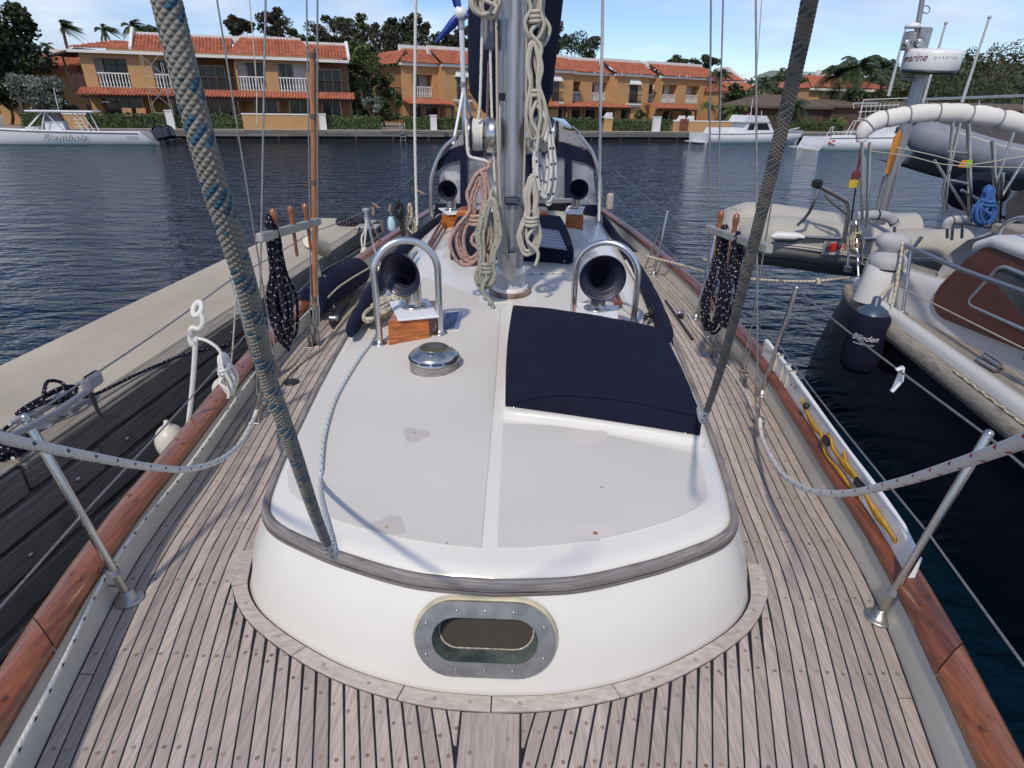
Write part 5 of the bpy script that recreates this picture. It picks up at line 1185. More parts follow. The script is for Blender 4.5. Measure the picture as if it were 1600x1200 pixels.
# aft cockpit shapes: white console with canvas covers, coaming top, pale canvas hood
b = MB(); c = vv(U(1383, 470, ZR+.07)); c[0] = sx(c[1])-.06; b.loft([[(c[0]+.03+rx*math.cos(a), c[1]+ry*math.sin(a), z) for a in np.linspace(0, 2*math.pi, 21)[:-1]] for z, rx, ry in ((ZR+.07, .20, .16), (ZR+.25, .17, .14), (ZR+.40, .145, .125), (ZR+.42, .13, .11))], True, True); part(b, 'winch_base', NWHT, nb)
cw = np.array([c[0]+.03, c[1], ZR+.42]); b = MB(); b.lathe([(.135, -.05), (.15, -.01), (.145, .05), (.10, .09), (.095, .11), (.13, .14), (.135, .20), (.11, .235), (.03, .25)], cw, (0, 0, 1), 24); wcv = solo(b, 'winch_cover', CANG, 'pale grey canvas cover tied over a winch on the motor sailer', 'cover')
b = MB(); b.lathe([(.137, 0), (.139, .01), (.137, .02)], cw+np.array([0, 0, -.055]), (0, 0, 1), 24); part(b, 'black_hem', BLACKP, wcv)
b = MB(); g = hi_[:7]
b.loft([[p+np.array([.12, .0, -.002]), p+np.array([.30, 0, .0]), p+np.array([.34, 0, -.25])] for p in g], False, False); part(b, 'cockpit_seat', RUB, nb)
hood = []
for (px, py, w_) in ((1455, 510, .0), (1458, 470, .0), (1466, 425, .02), (1485, 395, .05), (1512, 375, .10), (1535, 370, .2)):
    p = SP(px, py, .12+w_); hood.append([p, p+np.array([.35, .25, .03]), p+np.array([.8, .30, .03]), p+np.array([1.3, .3, .0])])
b = MB(); b.grid(hood); solo(b, 'spray_hood', CANG, 'pale grey canvas hood folded behind the brown panelled cabin', 'canvas hood')
b = MB(); a = vv(U(1560, 400, 1.3)); b.bbox((NCX+.6, 3.0, ZR+.5), (2.2, 2.6, .8), .1); part(b, 'cabin_house', NWHT, nb)
# pulpit rail along the side: tall blue grey rail on posts
def RP(px, py, off=.14):
    y = 4.0
    for _ in range(12): y = UX(px, py, nx(y)+off)[1]
    return vv(UX(px, py, nx(y)+off))
NR = mat('blue grey enamel rail', (.20, .23, .28), rough=.3, metal=.5, var=.1)
b = MB(); b.tube(spl([RP(1347, 340), RP(1385, 362), RP(1412, 382), RP(1450, 398), RP(1500, 420), RP(1600, 456), RP(1720, 498)], 6), .017, 10); rail_ = part(b, 'side_rail', NR, nb)
for (bp, tp) in (((1323, 425), (1332, 330)), ((1340, 447), (1337, 340)), ((1407, 505), (1424, 388)), ):
    b = MB(); a = RP(*bp); a[2] = max(a[2], ZR+.05); t = RP(*tp); b.tube([a, t], .0125, 10); r_ = part(b, 'rail_post', STEEL, nb); b = MB(); b.bbox(a+np.array([0, 0, .03]), (.06, .06, .07), .01); part(b, 'post_foot', STEELD, r_)
b = MB(); b.tube([RP(1340, 408), RP(1420, 455), RP(1600, 545), RP(1700, 600)], .005, 6); part(b, 'guard_wire', R_CREAM, nb)
b = MB(); b.tube([RP(1345, 435), RP(1350, 450), RP(1366, 480)], .004, 6); part(b, 'chain', STEELD, nb)
# deck cleat / track car and folded line
b = MB(); q = vv(U(1545, 575, ZR+.08)); b.bbox(q+np.array([0, 0, .02]), (.06, .18, .03), .008); b.tube([q+np.array([0, -.08, .05]), q+np.array([0, .08, .06])], .018, 10); part(b, 'track_car', STEEL, nb)
b = MB(); b.tube([vv(U(1525, 562, ZR+.085)), vv(U(1620, 610, ZR+.085)), vv(U(1720, 670, ZR+.085))], .014, 8); part(b, 'genoa_track', GREYP, nb)
b = MB(); b.tube([np.array([nx(y)-.02, y, ZR+.062+.006*math.sin(y*60)]) for y in np.linspace(.6, 3.6, 90)], .007, 6); part(b, 'rail_lacing', R_TWIST, nb)
# fender hanging from the rail
fc = np.array([nx(4.62)-.14, 4.63, .80])
b = MB(); b.lathe([(.02, .0), (.10, .015), (.138, .06), (.147, .14), (.147, .42), (.14, .49), (.12, .52)], fc, (0, 0, 1), 26); fen = solo(b, 'fender', NAVY, 'navy covered fender with white lettering hanging on the dark hull', 'fender')
b = MB(); b.lathe([(.121, .515), (.10, .55), (.055, .58), (.035, .59), (.03, .65), (.01, .66)], fc, (0, 0, 1), 24); part(b, 'fender_top', mat('slate blue vinyl', (.04, .075, .12), rough=.35, var=.1), fen)
def text(body, size, loc, ux, uz, m_, name, par=None, label=None, shear=0.0, ext=.001, sp=1.0, al='CENTER', bend=None, thin=0.0):
    cu = bpy.data.curves.new(name, 'FONT'); cu.body = body; cu.size = size; cu.align_x = al; cu.align_y = 'CENTER'; cu.extrude = ext; cu.shear = shear; cu.space_character = sp; cu.resolution_u = 3; cu.offset = -thin
    tmp = bpy.data.objects.new('tmp', cu); COL.objects.link(tmp); dg = bpy.context.evaluated_depsgraph_get(); me = bpy.data.meshes.new_from_object(tmp.evaluated_get(dg))
    bpy.data.objects.remove(tmp); bpy.data.curves.remove(cu)
    ux, uz = unit(vv(ux)), unit(vv(uz)); n_ = np.cross(ux, uz); loc = vv(loc) if loc is not None else None; b = MB()
    vs = []
    for v in me.vertices:
        if bend: a = v.co.x/bend[1]; p = bend[0]+(n_*math.cos(a)+ux*math.sin(a))*(bend[1]+v.co.z)+uz*(v.co.y)
        else: p = loc+ux*v.co.x+uz*v.co.y+n_*v.co.z
        vs.append(p)
    b.add(vs, [tuple(q.vertices) for q in me.polygons], flat=True); bpy.data.meshes.remove(me)
    return part(b, name, m_, par, label)
WTX = mat('white lettering', (.62, .63, .68), rough=.6, var=.1); 
fdir = unit(np.array([CAMLOC[0]-fc[0]-.25, CAMLOC[1]-fc[1], 0])); fux = np.cross(np.array([0, 0, 1.0]), fdir)
text('Blinden', .068, None, fux, (0, 0, 1), WTX, 'lettering', fen, shear=.35, bend=(fc+np.array([0, 0, .34]), .149)); text('www.blinden.com', .022, None, fux, (0, 0, 1), WTX, 'lettering', fen, bend=(fc+np.array([0, 0, .29]), .149))
rope('fender_line', [fc+np.array([0, 0, .65]), RP(1398, 440, .12), RP(1404, 400, .13), RP(1408, 380, .13), RP(1412, 376, .15), RP(1410, 384, .12), RP(1402, 440, .10), RP(1392, 485, .05)], .010, R_TWIST, 'cream doubled line from the blue rail down to the navy fender', 'rope')
coil('rope_coil', (1336, 352), (1335, 395), 22, .010, R_TWIST, 'cream rope hank tied at the corner of the motor sailer rail', RP(1336, 370)[1]-.05, loops=6, turns=1, neck=.2, seed=51, top_w=.8)
rope('spring_line', [vv(UY(1100, 405, 4.7)), vv(UY(1150, 432, 4.9)), vv(UY(1200, 438, 5.1)), vv(UY(1260, 440, 5.3)), vv(UY(1300, 437, 5.4)), vv(U(1328, 434, ZR+.09))], .013, R_TWIST, 'knotted cream mooring line stretched between the two boats', 'rope')
b = MB(); kq = vv(UY(1277, 439, 5.33)); b.tube([kq+np.array([.02*math.cos(a), .02*math.sin(a*2), .022*math.sin(a)]) for a in np.linspace(0, 11, 26)], .010, 6); solo(b, 'rope_knot', R_TWIST, 'knot in the cream mooring line between the boats', 'knot')
rope('spring_line', [vv(UY(1010, 400, 6.0)), vv(UY(1060, 413, 5.6)), vv(UY(1098, 424, 5.2))], .012, R_TWIST, 'cream mooring line led through the rail beside the gate stanchions', 'rope')
b = MB(); q = RP(1447, 612, -.03)
rope('stern_line', [vv(UY(1180, 480, 4.0)), vv(UY(1290, 580, 3.0)), vv(UY(1400, 690, 2.2)), vv(UY(1500, 800, 1.75)), vv(UY(1600, 930, 1.4))], .006, R_CREAM, 'thin grey line hanging outside the right stanchions over the gap', 'rope') if False else None
b = MB(); t0 = SR[0][0]+(SR[0][1]-SR[0][0])*.985; t1 = SR[1][0]+(SR[1][1]-SR[1][0])*.985; kq = t0+(t1-t0)*.30
for i in range(3): b.tube([kq+np.array([-.02, .0, .0]), kq+np.array([0, 0, .012]), kq+np.array([.012, .01*i, -.04]), kq+np.array([-.012+.01*i, .01*i, -.085])], .010, 7, sq=(1, .45))
solo(b, 'cloth_scrap', WHITEP, 'scrap of white cloth tied on the upper right lifeline', 'cloth')
# sunshade frame and rolled white canvas
BX = 4.05
def BY(px, py, y=5.2): return vv(UY(px, py, y))
arch = [(1346, 222), (1350, 205), (1368, 190), (1400, 183), (1440, 177), (1490, 176), (1540, 181), (1585, 190), (1640, 208)]
S = spl([BY(*q) for q in arch], 6); b = MB(); rr = [.05, .085, .10, .10, .10]+[.10]*44; n_ = len(S)
rg = []
R_ = [.068*(.55+.45*min(1, i/8)) * (1+.07*mnoise.noise(Vector((i*.6, 0, 0)))) for i in range(n_)]
for i in range(n_):
    t = unit(S[min(i+1, n_-1)]-S[max(i-1, 0)]); up = unit(np.cross(t, np.array([0, 1.0, 0]))); up = up if up[2] > 0 or abs(t[2]) > .5 else -up
    k = R_[i]*(.86 if i % 6 == 3 else 1.0); rg.append([S[i]+up*k*math.cos(a)*1.0*(1+.07*mnoise.noise(Vector((i*.5, math.cos(a)*2, 1))))+np.array([0, k*.8*math.sin(a), 0]) for a in np.linspace(0, 2*math.pi, 19)[:-1]])
b.loft(rg, True, True); sh_ = solo(b, 'sunshade', CANV, 'rolled white canvas sunshade laced on its arched steel frame', 'sunshade')
for i in range(3, n_-1, 6):
    k = MB(); k.tube([np.array(p)*1.0+(np.array(p)-S[i])*.05 for p in rg[i]], .006, 5, closed=True); part(k, 'lacing', GREYP, sh_)
for (a_, c_) in (((1347, 350), (1347, 222)), ((1354, 356), (1359, 222)), ((1350, 300), (1350, 245)), ((1477, 330), (1489, 190)), ((1482, 272), (1500, 192)), ((1516, 340), (1513, 192)), ((1557, 335), (1551, 220)), ((1560, 345), (1566, 270))):
    b = MB(); b.tube([BY(*a_), BY(*c_)], .017 if a_[0] > 1500 else .013, 10); part(b, 'frame_tube', STEEL, nb)
for L_ in (((1477, 331), (1473, 300), (1478, 275)), ((1480, 237), (1517, 240)), ((1476, 280), (1517, 288)), ((1502, 297), (1560, 330)), ((1516, 320), (1600, 352)), ((1460, 250), (1482, 285), (1520, 345)), ((1600, 190), (1585, 205), (1555, 290), (1540, 340)), ((1600, 250), (1555, 325), (1530, 352))):
    b = MB(); b.tube([BY(*q) for q in L_], .012, 8); part(b, 'frame_brace', STEELD, nb)
for L_ in (((1360, 236), (1420, 244), (1470, 256), (1520, 260), (1600, 262)), ((1400, 230), (1460, 243), (1510, 256), (1540, 254), (1600, 244))):
    rope('shade_line', [BY(*q, 5.1) for q in L_], .004, R_CREAM, 'thin cream line strung across the sunshade frame, ' + ('lower' if L_[0][0] == 1360 else 'upper') + ' of two', 'rope')
# stern rail with padded white sleeves
for L_ in (((1338, 338), (1365, 336), (1385, 338), (1396, 346), (1398, 352)), ((1478, 356), (1484, 346), (1500, 344), (1530, 347), (1560, 352))):
    b = MB(); b.tube(spl([BY(*q, 5.6) for q in L_], 5), .042, 12); sl = part(b, 'padded_sleeve', CANG, nb)
    for t in (.3, .75):
        P = spl([BY(*q, 5.6) for q in L_], 5); i = int(t*len(P)); k = MB(); k.tube([P[i], P[i]+(P[i+1]-P[i])*.6], .045, 12); part(k, 'strap', BLACKP, sl)
for L_ in (((1398, 352), (1397, 375), (1392, 400)), ((1480, 356), (1480, 372)), ((1489, 350), (1487, 375)), ((1504, 350), (1503, 372)), ((1346, 372), (1346, 410))):
    b = MB(); b.tube([BY(*q, 5.6) for q in L_], .014, 8); part(b, 'rail_upright', STEEL, nb)
# davits at the stern
for L_, r_ in ((((1275, 288), (1318, 312), (1324, 320), (1325, 338), (1318, 380)), .026), (((1291, 300), (1292, 310), (1325, 336)), .012), (((1440, 370), (1415, 402)), .02)):
    b = MB(); b.tube(spl([BY(*q, 6.4) for q in L_], 4), r_, 10); part(b, 'davit', STEELD, nb)
b = MB(); b.bbox(BY(1277, 287, 6.4), (.10, .08, .09), .02); part(b, 'davit_block', BLACKP, nb)
rope('davit_tackle', [BY(1280, 292, 6.4), BY(1272, 315, 6.4), BY(1262, 335, 6.5), BY(1246, 352, 6.6)], .016, WIRE, 'dark tackle from the davit end down to the dinghy bow', 'tackle')
# inflatable dinghy hung across the stern
GRB = mat('grey inflatable fabric', (.40, .385, .35), rough=.6, var=.10, sc=3, bump=.15, bsc=8)
din = thing('inflatable_dinghy', 'grey inflatable dinghy hanging in davits across the stern', 'dinghy', BY(1330, 400, 7.0))
def DP(px, py, y=6.9): return vv(UY(px, py, y))
tube_ = spl([DP(1152, 383, 7.3), DP(1180, 372, 7.05), DP(1225, 371, 6.9), DP(1290, 380, 6.85), DP(1350, 388, 6.85), DP(1420, 392, 6.85), DP(1500, 390, 6.85)], 6)
b = MB(); b.tube(tube_, [.10+.14*min(1, i/10) for i in range(len(tube_))], 18, sq=(1, 1)); part(b, 'side_tube', GRB, din)
t2 = [p+np.array([0, .95*min(1, i/7), .02]) for i, p in enumerate(tube_)]; b = MB(); b.tube(t2, [.10+.14*min(1, i/10) for i in range(len(tube_))], 18); part(b, 'side_tube', GRB, din)
b = MB(); rg = [[p+np.array([0, .0, -.10-.15*min(1, i/10)]), p+np.array([0, .3, -.22-.18*min(1, i/10)]), p+np.array([0, .8, -.2-.12*min(1, i/10)]), p+np.array([0, 1.0, -.06])] for i, p in enumerate(tube_)]; b.grid(rg); part(b, 'bottom', GRB, din)
b = MB(); b.loft([[p+np.array([0, .12, .10]), p+np.array([0, .5, .12]), p+np.array([0, .9, .10])] for p in tube_[3:]], False, False); part(b, 'bow_dodger', mat('beige spray cover', (.42, .39, .34), rough=.8, var=.1, bump=.3, bsc=5), din)
for dz, r_ in ((-.035, .014), (-.06, .010)):
    b = MB(); b.tube([p+np.array([0, -.10-.14*min(1, i/10), dz]) for i, p in enumerate(tube_)], r_, 6); part(b, 'rubbing_strip', mat('pale rubber strip', (.48, .47, .44), rough=.6, var=.1), din)
REDT = mat('red print', (.55, .025, .03), rough=.6, var=.1)
c = DP(1298, 387, 6.57); b = MB(); b.poly([c+np.array([-.07, .03, -.085]), c+np.array([.55, .03, -.085]), c+np.array([.55, .03, .075]), c+np.array([-.07, .03, .075])]); lab = part(b, 'name_label', mat('label ground', (.47, .46, .43), rough=.6, var=.05), din)
b = MB(); b.lathe([(.052, 0), (.03, .006), (0, .007)], c+np.array([.045, .026, 0]), (0, -1, 0), 18, cap=False); b.tube([c+np.array([.045+.085*math.cos(a), .02, .03*math.sin(a)+.018*math.cos(a)]) for a in np.linspace(2.6, 6.8, 20)], .006, 5); part(b, 'emblem', REDT, lab)
text('SAT', .105, c+np.array([.24, .022, -.002]), (1, 0, 0), (0, 0, 1), REDT, 'lettering', lab, sp=1.15)
b = MB(); b.poly([DP(1222, 352, 6.95), DP(1246, 349, 6.95), DP(1248, 352, 6.95), DP(1236, 361, 6.92)]); part(b, 'valve_pocket', BLACKP, din)
o0, o1 = DP(1205, 369, 6.62), DP(1256, 371, 6.60); b = MB(); b.loft([[o0+np.array([0, 0, .02]), o0+np.array([0, -.01, 0]), o0+np.array([0, 0, -.02])], [o0+np.array([.06, 0, .055]), o0+np.array([.06, -.015, 0]), o0+np.array([.07, 0, -.06])], [o0+np.array([.28, 0, .05]), o0+np.array([.28, -.015, 0]), o0+np.array([.25, 0, -.065])], [o1+np.array([0, 0, .02]), o1+np.array([0, -.02, 0]), o1+np.array([0, 0, -.02])]], True, True); oar = solo(b, 'oar', WHITEP, 'white bladed oar lying along the grey dinghy tube', 'oar')
b = MB(); b.tube([o1, DP(1330, 374, 6.6), DP(1380, 373, 6.6)], .021, 8); part(b, 'shaft', ALU, oar)
b = MB(); b.bbox(DP(1368, 384, 7.0), (.62, .3, .05), .01); part(b, 'thwart', GALV, din)
b = MB(); b.bbox(DP(1366, 405, 6.8), (.48, .06, .22), .02); part(b, 'transom_opening', BLACKP, din)
# radar mast, radome and instruments
RM = mat('aluminium mast tube', (.34, .34, .36), rough=.4, metal=.7, var=.1)
YR = 6.3
def RY(px, py, dy=0): return vv(UY(px, py, YR+dy))
b = MB(); b.tube([RY(1374, 350), RY(1393, 275), RY(1420, 180), RY(1440, 118)], .055, 14); b.tube([RY(1366, 350), RY(1385, 275)], .03, 8); rm = part(b, 'radar_mast', RM, nb)
rc_ = RY(1458, 92, -.1); wR = .33
b = MB(); b.lathe([(.20, -.095), (.222, -.088), (.228, -.078), (.226, .05), (.218, .068), (.19, .08), (0, .085)], rc_, (0, -.10, 1), 36, cap=False); rad_ = part(b, 'radome', mat('radome white', (.74, .74, .74), rough=.35, var=.03), nb)
b = MB(); b.lathe([(.18, -.118), (.215, -.112), (.222, -.094), (.18, -.092)], rc_, (0, -.10, 1), 36); part(b, 'radome_base', BLACKP, rad_)
rdir = unit(np.array([CAMLOC[0]-rc_[0], CAMLOC[1]-rc_[1], 0])); rux = np.cross(np.array([0, 0, 1.0]), rdir)
def rtext(body, size, a0, zc, m_, **k):
    d = rdir*math.cos(a0)+rux*math.sin(a0); ux = np.cross(np.array([0, 0, 1.0]), d); text(body, size, None, ux, (0, 0, 1), m_, 'lettering', rad_, bend=(rc_+np.array([0, 0, zc]), .2285), **k)
rtext('Raymarine', .085, rad(-57), 0.0, mat('maroon print', (.12, .02, .03), rough=.5, var=.05), shear=.25); rtext('QUANTUM', .026, rad(26), -.005, mat('grey print', (.25, .25, .27), rough=.5, var=.05), sp=1.9)
b = MB(); b.bbox(RY(1440, 62), (.11, .10, .19), .01, (unit((1, 0, .0)), (0, 1, 0), (0, 0, 1))); b.bbox(RY(1420, 64), (.08, .10, .15), .01); part(b, 'spreader_light', STEELD, nb)
for px, py in ((1436, 66), (1416, 67)):
    b = MB(); b.lathe([(.035, 0), (.038, .02), (.02, .03)], RY(px, py, -.06), (0, -1, 0), 14); part(b, 'lamp_lens', STEEL, nb)
b = MB(); b.tube([RY(1424, 96), RY(1432, 52), RY(1441, 0), RY(1446, -30)], .022, 10); b.tube([RY(1408, 110), RY(1408, 122), RY(1432, 124)], .016, 8); b.tube([RY(1408, 110), RY(1422, 60)], .016, 8); part(b, 'upper_mast', RM, nb)
b = MB(); b.lathe([(.06, 0), (.07, .01), (.05, .035), (.01, .045)], RY(1426, 44), (0, 0, 1), 16); part(b, 'gps_dome', WHITEP, nb)
b = MB(); b.tube([RY(1447+6*math.cos(a), 15+6*math.sin(a)) for a in np.linspace(0, 6.28, 16)], .004, 5); part(b, 'ring', BLACKP, nb)
for a_, c_, e_ in (((1388, 150), (1416, 42), 0), ((1442, 160), (1478, 36), 0), ((1503, 160), (1546, 27), 0)):
    b = MB(); b.tube([RY(*a_, 1.2), RY(*c_, 1.2)], [.018, .010], 8); b.ball(RY(*c_, 1.2), .02, 8, 6); part(b, 'whip_aerial', mat('grey aerial', (.45, .46, .47), rough=.4, var=.1), nb)
# orange cover strapped to the mast, pennants
b = MB(); b.loft([[RY(1404, 205, -.1), RY(1408, 203, -.1), RY(1408, 203, .0), RY(1404, 205, 0)], [RY(1396, 215, -.1), RY(1410, 215, -.1), RY(1410, 215, 0), RY(1396, 215, 0)], [RY(1383, 268, -.1), RY(1390, 270, -.1), RY(1390, 270, 0), RY(1383, 268, 0)], [RY(1380, 271, -.1), RY(1388, 272, -.1), RY(1388, 272, 0), RY(1380, 271, 0)]], True, True); solo(b, 'rescue_sling', mat('ochre vinyl', (.42, .17, .02), rough=.6, var=.25, sc=8), 'orange brown sling case strapped along the radar mast', 'sling')
b = MB(); b.poly([BY(1497, 261, 5.1), BY(1503, 250, 5.1), BY(1511, 250, 5.1), BY(1507, 262, 5.1)]); fl_ = solo(b, 'sponge_cloth', mat('orange cloth', (.60, .22, .02), rough=.9, var=.2), 'small orange and green cloth clipped on the sunshade line', 'cloth'); b = MB(); b.poly([BY(1507, 262, 5.1), BY(1511, 250, 5.1), BY(1520, 250, 5.1), BY(1518, 262, 5.1)]); part(b, 'green_half', mat('green cloth', (.25, .42, .03), rough=.9, var=.2), fl_)
b = MB(); P = spl([BY(1345, 232, 5.9), BY(1342, 255, 5.9), BY(1337, 275, 5.9), BY(1332, 292, 5.9)], 4); b.tube(P, [.012+.03*(i > 6) for i in range(len(P))], 6, sq=(1, .4)); fg = solo(b, 'furled_flag', mat('dark red flag cloth', (.12, .03, .03), rough=.9, var=.3), 'furled dark red and yellow flag on a staff at the stern', 'flag'); b = MB(); b.tube([BY(1335, 281, 5.88), BY(1332, 293, 5.88)], .05, 6, sq=(1, .4)); part(b, 'yellow_tip', mat('yellow flag cloth', (.55, .40, .04), rough=.9, var=.2), fg)
b = MB(); b.tube([BY(1330, 345, 5.92), BY(1346, 225, 5.92)], .008, 6); part(b, 'staff', BLACKP, fg)
# blue rope hank and dark gear in the cockpit
coil('rope_coil', (1548, 292), (1536, 350), 34, .014, rope_mat('blue rope', (.05, .12, .32), (.08, .18, .40), 60, 6, 4, 3), 'blue rope hank hanging on the frame of the motor sailer', 5.0, loops=7, turns=2, neck=.3, seed=61)
b = MB(); b.ball(BY(1526, 300, 5.8), .22, 16, 10, (1.3, .8, .8)); solo(b, 'engine_hood', NAVY, 'round navy canvas hood behind the sunshade frame', 'canvas hood')
b = MB(); b.loft([[BY(x, y, yy) for x, y in ((1572, 318), (1590, 300), (1625, 288), (1700, 285), (1700, 350), (1570, 345))] for yy in (4.9, 5.9)], True, True); solo(b, 'dark_canvas', mat('charcoal canvas', (.035, .035, .04), rough=.9, var=.3, bump=.5, bsc=6), 'charcoal canvas enclosure at the right edge of the motor sailer', 'canvas hood')
# ================================================================ FAR SHORE: quay, houses, hedges
FQ = Frame(0, 54.5, 18.2)
ZG = .86
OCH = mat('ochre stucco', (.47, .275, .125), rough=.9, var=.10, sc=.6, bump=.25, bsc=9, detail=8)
OCHD = mat('dark ochre stucco', (.25, .125, .05), rough=.9, var=.12, sc=.8)  # darker ochre for recess, porch and end walls
WHT = mat('white plaster trim', (.70, .69, .67), rough=.8, var=.07, sc=1.5)
GREYW = mat('grey white plaster', (.50, .49, .49), rough=.9, var=.08)
TILE = mat('orange clay tiles', (.36, .112, .062), rough=.8, var=.38, sc=2.2, detail=8, st=(1, 1, 1))
BRN = mat('dark brown timber', (.055, .028, .02), rough=.7, var=.3, sc=3)
DGL = mat('dark window glass', (.014, .015, .018), rough=.1, var=.4, sc=.8, spec=.35)
CURT = mat('curtained glass', (.045, .05, .055), rough=.15, var=.5, sc=1.6, st=(5, 5, .4), spec=.35)
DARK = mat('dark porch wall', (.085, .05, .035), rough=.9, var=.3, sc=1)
QTIM = mat('weathered quay board', (.165, .155, .145), rough=.85, var=.4, sc=3, st=(.6, .6, 14), rnd=.2, bump=.4, bsc=5)
QDK = mat('shade black quay wall', (.012, .012, .013), rough=.9, var=.3)  # shade beneath the quay boards is put into this black
PAVE = mat('quay paving', (.36, .31, .255), rough=.9, var=.15, sc=.8)
b = MB(); P = [FQ.w(-220, .12, 0), FQ.w(300, .12, 0), FQ.w(420, 620, 0), FQ.w(-340, 620, 0)]
b.add([(p[0], p[1], ZG) for p in P], [(0, 1, 2, 3)], flat=True); solo(b, 'ground', mat('sandy ground', (.27, .225, .17), rough=.95, var=.2, sc=.4), kind='structure', base=(0, 0, 0))
quay = thing('quay', 'long low quay with weathered grey boards along the far side of the water', 'quay', FQ.w(0, 0, 0))
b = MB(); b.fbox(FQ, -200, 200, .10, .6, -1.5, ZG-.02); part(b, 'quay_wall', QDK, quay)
b = MB(); b.fbox(FQ, -200, 200, -.05, 1.4, ZG-.015, ZG+.012); part(b, 'quay_edge', PAVE, quay)
rnd = random.Random(12)
for r_ in range(2):
    s = -46.0+r_*1.7
    while s < 62:
        L_ = rnd.uniform(4.2, 6.0); b = MB(); zt = ZG-.02-r_*.22+rnd.uniform(-.01, .01); b.fbox(FQ, s, s+L_-.03, -.06+rnd.uniform(-.015, .015), .09, zt-.20, zt); part(b, 'board', QTIM, quay); s += L_
b = MB()
for s in np.arange(-46, 62, 2.9): b.fbox(FQ, s, s+.22, -.02, .09, -.8, ZG-.45)
part(b, 'pile', mat('dark pile', (.03, .027, .025), rough=.9), quay, kind='stuff')
b = MB(); c = FQ.w(*[FQ.px(697, 210, -.07)[0], -.09, FQ.px(697, 210, -.07)[1]]); b.box(c, (.36, .03, .30), (FQ.e, FQ.n, (0, 0, 1))); sg = part(b, 'number_plate', mat('dark plate', (.05, .06, .07), rough=.5), quay)
# swim ladder
lad = MB(); s0, _ = FQ.px(625, 205, -.1); s1, _ = FQ.px(633, 205, -.1)
ladder = thing('swim_ladder', 'small steel swimming ladder on the quay between the two houses', 'ladder', FQ.w(s0, -.1, 0))
for s in (s0, s1):
    b = MB(); b.tube(spl([FQ.w(s, .35, ZG), FQ.w(s, .3, ZG+.42), FQ.w(s, .1, ZG+.55), FQ.w(s, -.1, ZG+.42), FQ.w(s, -.13, .2), FQ.w(s, -.13, -.5)], 5), .028, 8); part(b, 'rail', STEELD, ladder)
for z in (.12, .38, .64):
    b = MB(); b.fbox(FQ, s0, s1, -.17, -.10, z, z+.04); part(b, 'rung', STEELD, ladder)

def wall(F, s0, s1, t, z0, z1, ops, th, m_, par, name='wall'):
    b = MB(); ops = sorted(ops); cur = s0
    for a, c, d, e in ops:
        if a > cur: b.fbox(F, cur, a, t, t+th, z0, z1)
        if d > z0+.01: b.fbox(F, a, c, t, t+th, z0, d)
        if e < z1-.01: b.fbox(F, a, c, t, t+th, e, z1)
        cur = c
    if cur < s1: b.fbox(F, cur, s1, t, t+th, z0, z1)
    return part(b, name, m_, par)
def balustrade(F, s0, s1, z0, h, t, par, m_=None, n=None, iron=False):
    m_ = m_ or WHT; b = MB(); n = n or max(4, int((s1-s0)/.21))
    b.fbox(F, s0-.04, s1+.04, t-.10, t+.10, z0-.09, z0); b.fbox(F, s0-.02, s1+.02, t-.07, t+.07, z0+h-.09, z0+h)
    for i in range(n):
        s = s0+(i+.5)*(s1-s0)/n
        if iron: b.fbox(F, s-.016, s+.016, t-.016, t+.016, z0, z0+h-.05)
        else: b.lathe([(.045, 0), (.05, .05), (.034, .09), (.062, h*.32), (.034, h*.62), (.05, h-.14), (.045, h-.09)], F.w(s, t, z0), (0, 0, 1), 6, cap=False)
    return part(b, 'balustrade', m_, par)
def window(F, s0, s1, z0, z1, t, par, nx_=2, nz=1, fm=None, gm=None, fw=.07, name='window', label=None):
    fm = fm or GREYW; b = MB(); e = .012
    b.fbox(F, s0, s1, t-.03, t+.05, z1-fw, z1); b.fbox(F, s0, s1, t-.03, t+.05, z0, z0+fw)
    for s in (s0, s1-fw): b.fbox(F, s, s+fw, t-.028, t+.048, z0+fw+e, z1-fw-e)
    for i in range(1, nx_): s = s0+fw+(s1-s0-2*fw)*i/nx_; b.fbox(F, s-fw*.35, s+fw*.35, t-.02, t+.04, z0+fw, z1-fw)
    for j in range(1, nz): z = z0+fw+(z1-z0-2*fw)*j/nz; b.fbox(F, s0+fw, s1-fw, t-.016, t+.036, z-fw*.22, z+fw*.22)
    w_ = part(b, name, fm, par, label)
    for i in range(nx_):
        a = s0+fw+(s1-s0-2*fw)*i/nx_; c = s0+fw+(s1-s0-2*fw)*(i+1)/nx_; k = MB(); k.fbox(F, a+fw*.3, c-fw*.3, t+.008, t+.02, z0+fw, z1-fw); part(k, 'pane', (gm if not isinstance(gm, (list, tuple)) else gm[i % len(gm)]) or DGL, w_)
    return w_
def tiles(F, s0, s1, t0, z0, t1, z1, par, cut0=0.0, cut1=0.0, pitch=.23, course=.36, name='tile_roof', m_=None):
    """barrel tiles from the eave (t0,z0) up to (t1,z1); cut0/cut1 move the two ends in along the top (hips)"""
    L_ = math.hypot(t1-t0, z1-z0); nc = max(2, int(L_/course)); b = MB(); ns = max(8, int((s1-s0)/pitch*6)); rows = []; dt, dz = (t1-t0)/L_, (z1-z0)/L_
    for j in range(nc):
        for k_, lf in ((0.0, .085), (.95, .0)):
            f = (j+k_)/nc; a, c = s0+cut0*f, s1-cut1*f; row = []
            for i in range(ns+1):
                s = a+(c-a)*i/ns; w_ = abs(math.sin(math.pi*s/pitch)); l_ = lf+.115*w_; row.append(F.w(s, t0+(t1-t0)*f-dz*l_, z0+(z1-z0)*f+dt*l_))
            rows.append(row)
    b.grid(rows); b.loft([rows[0], [p-np.array([0, 0, .06]) for p in rows[0]]], False, False)
    return part(b, name, m_ or TILE, par)
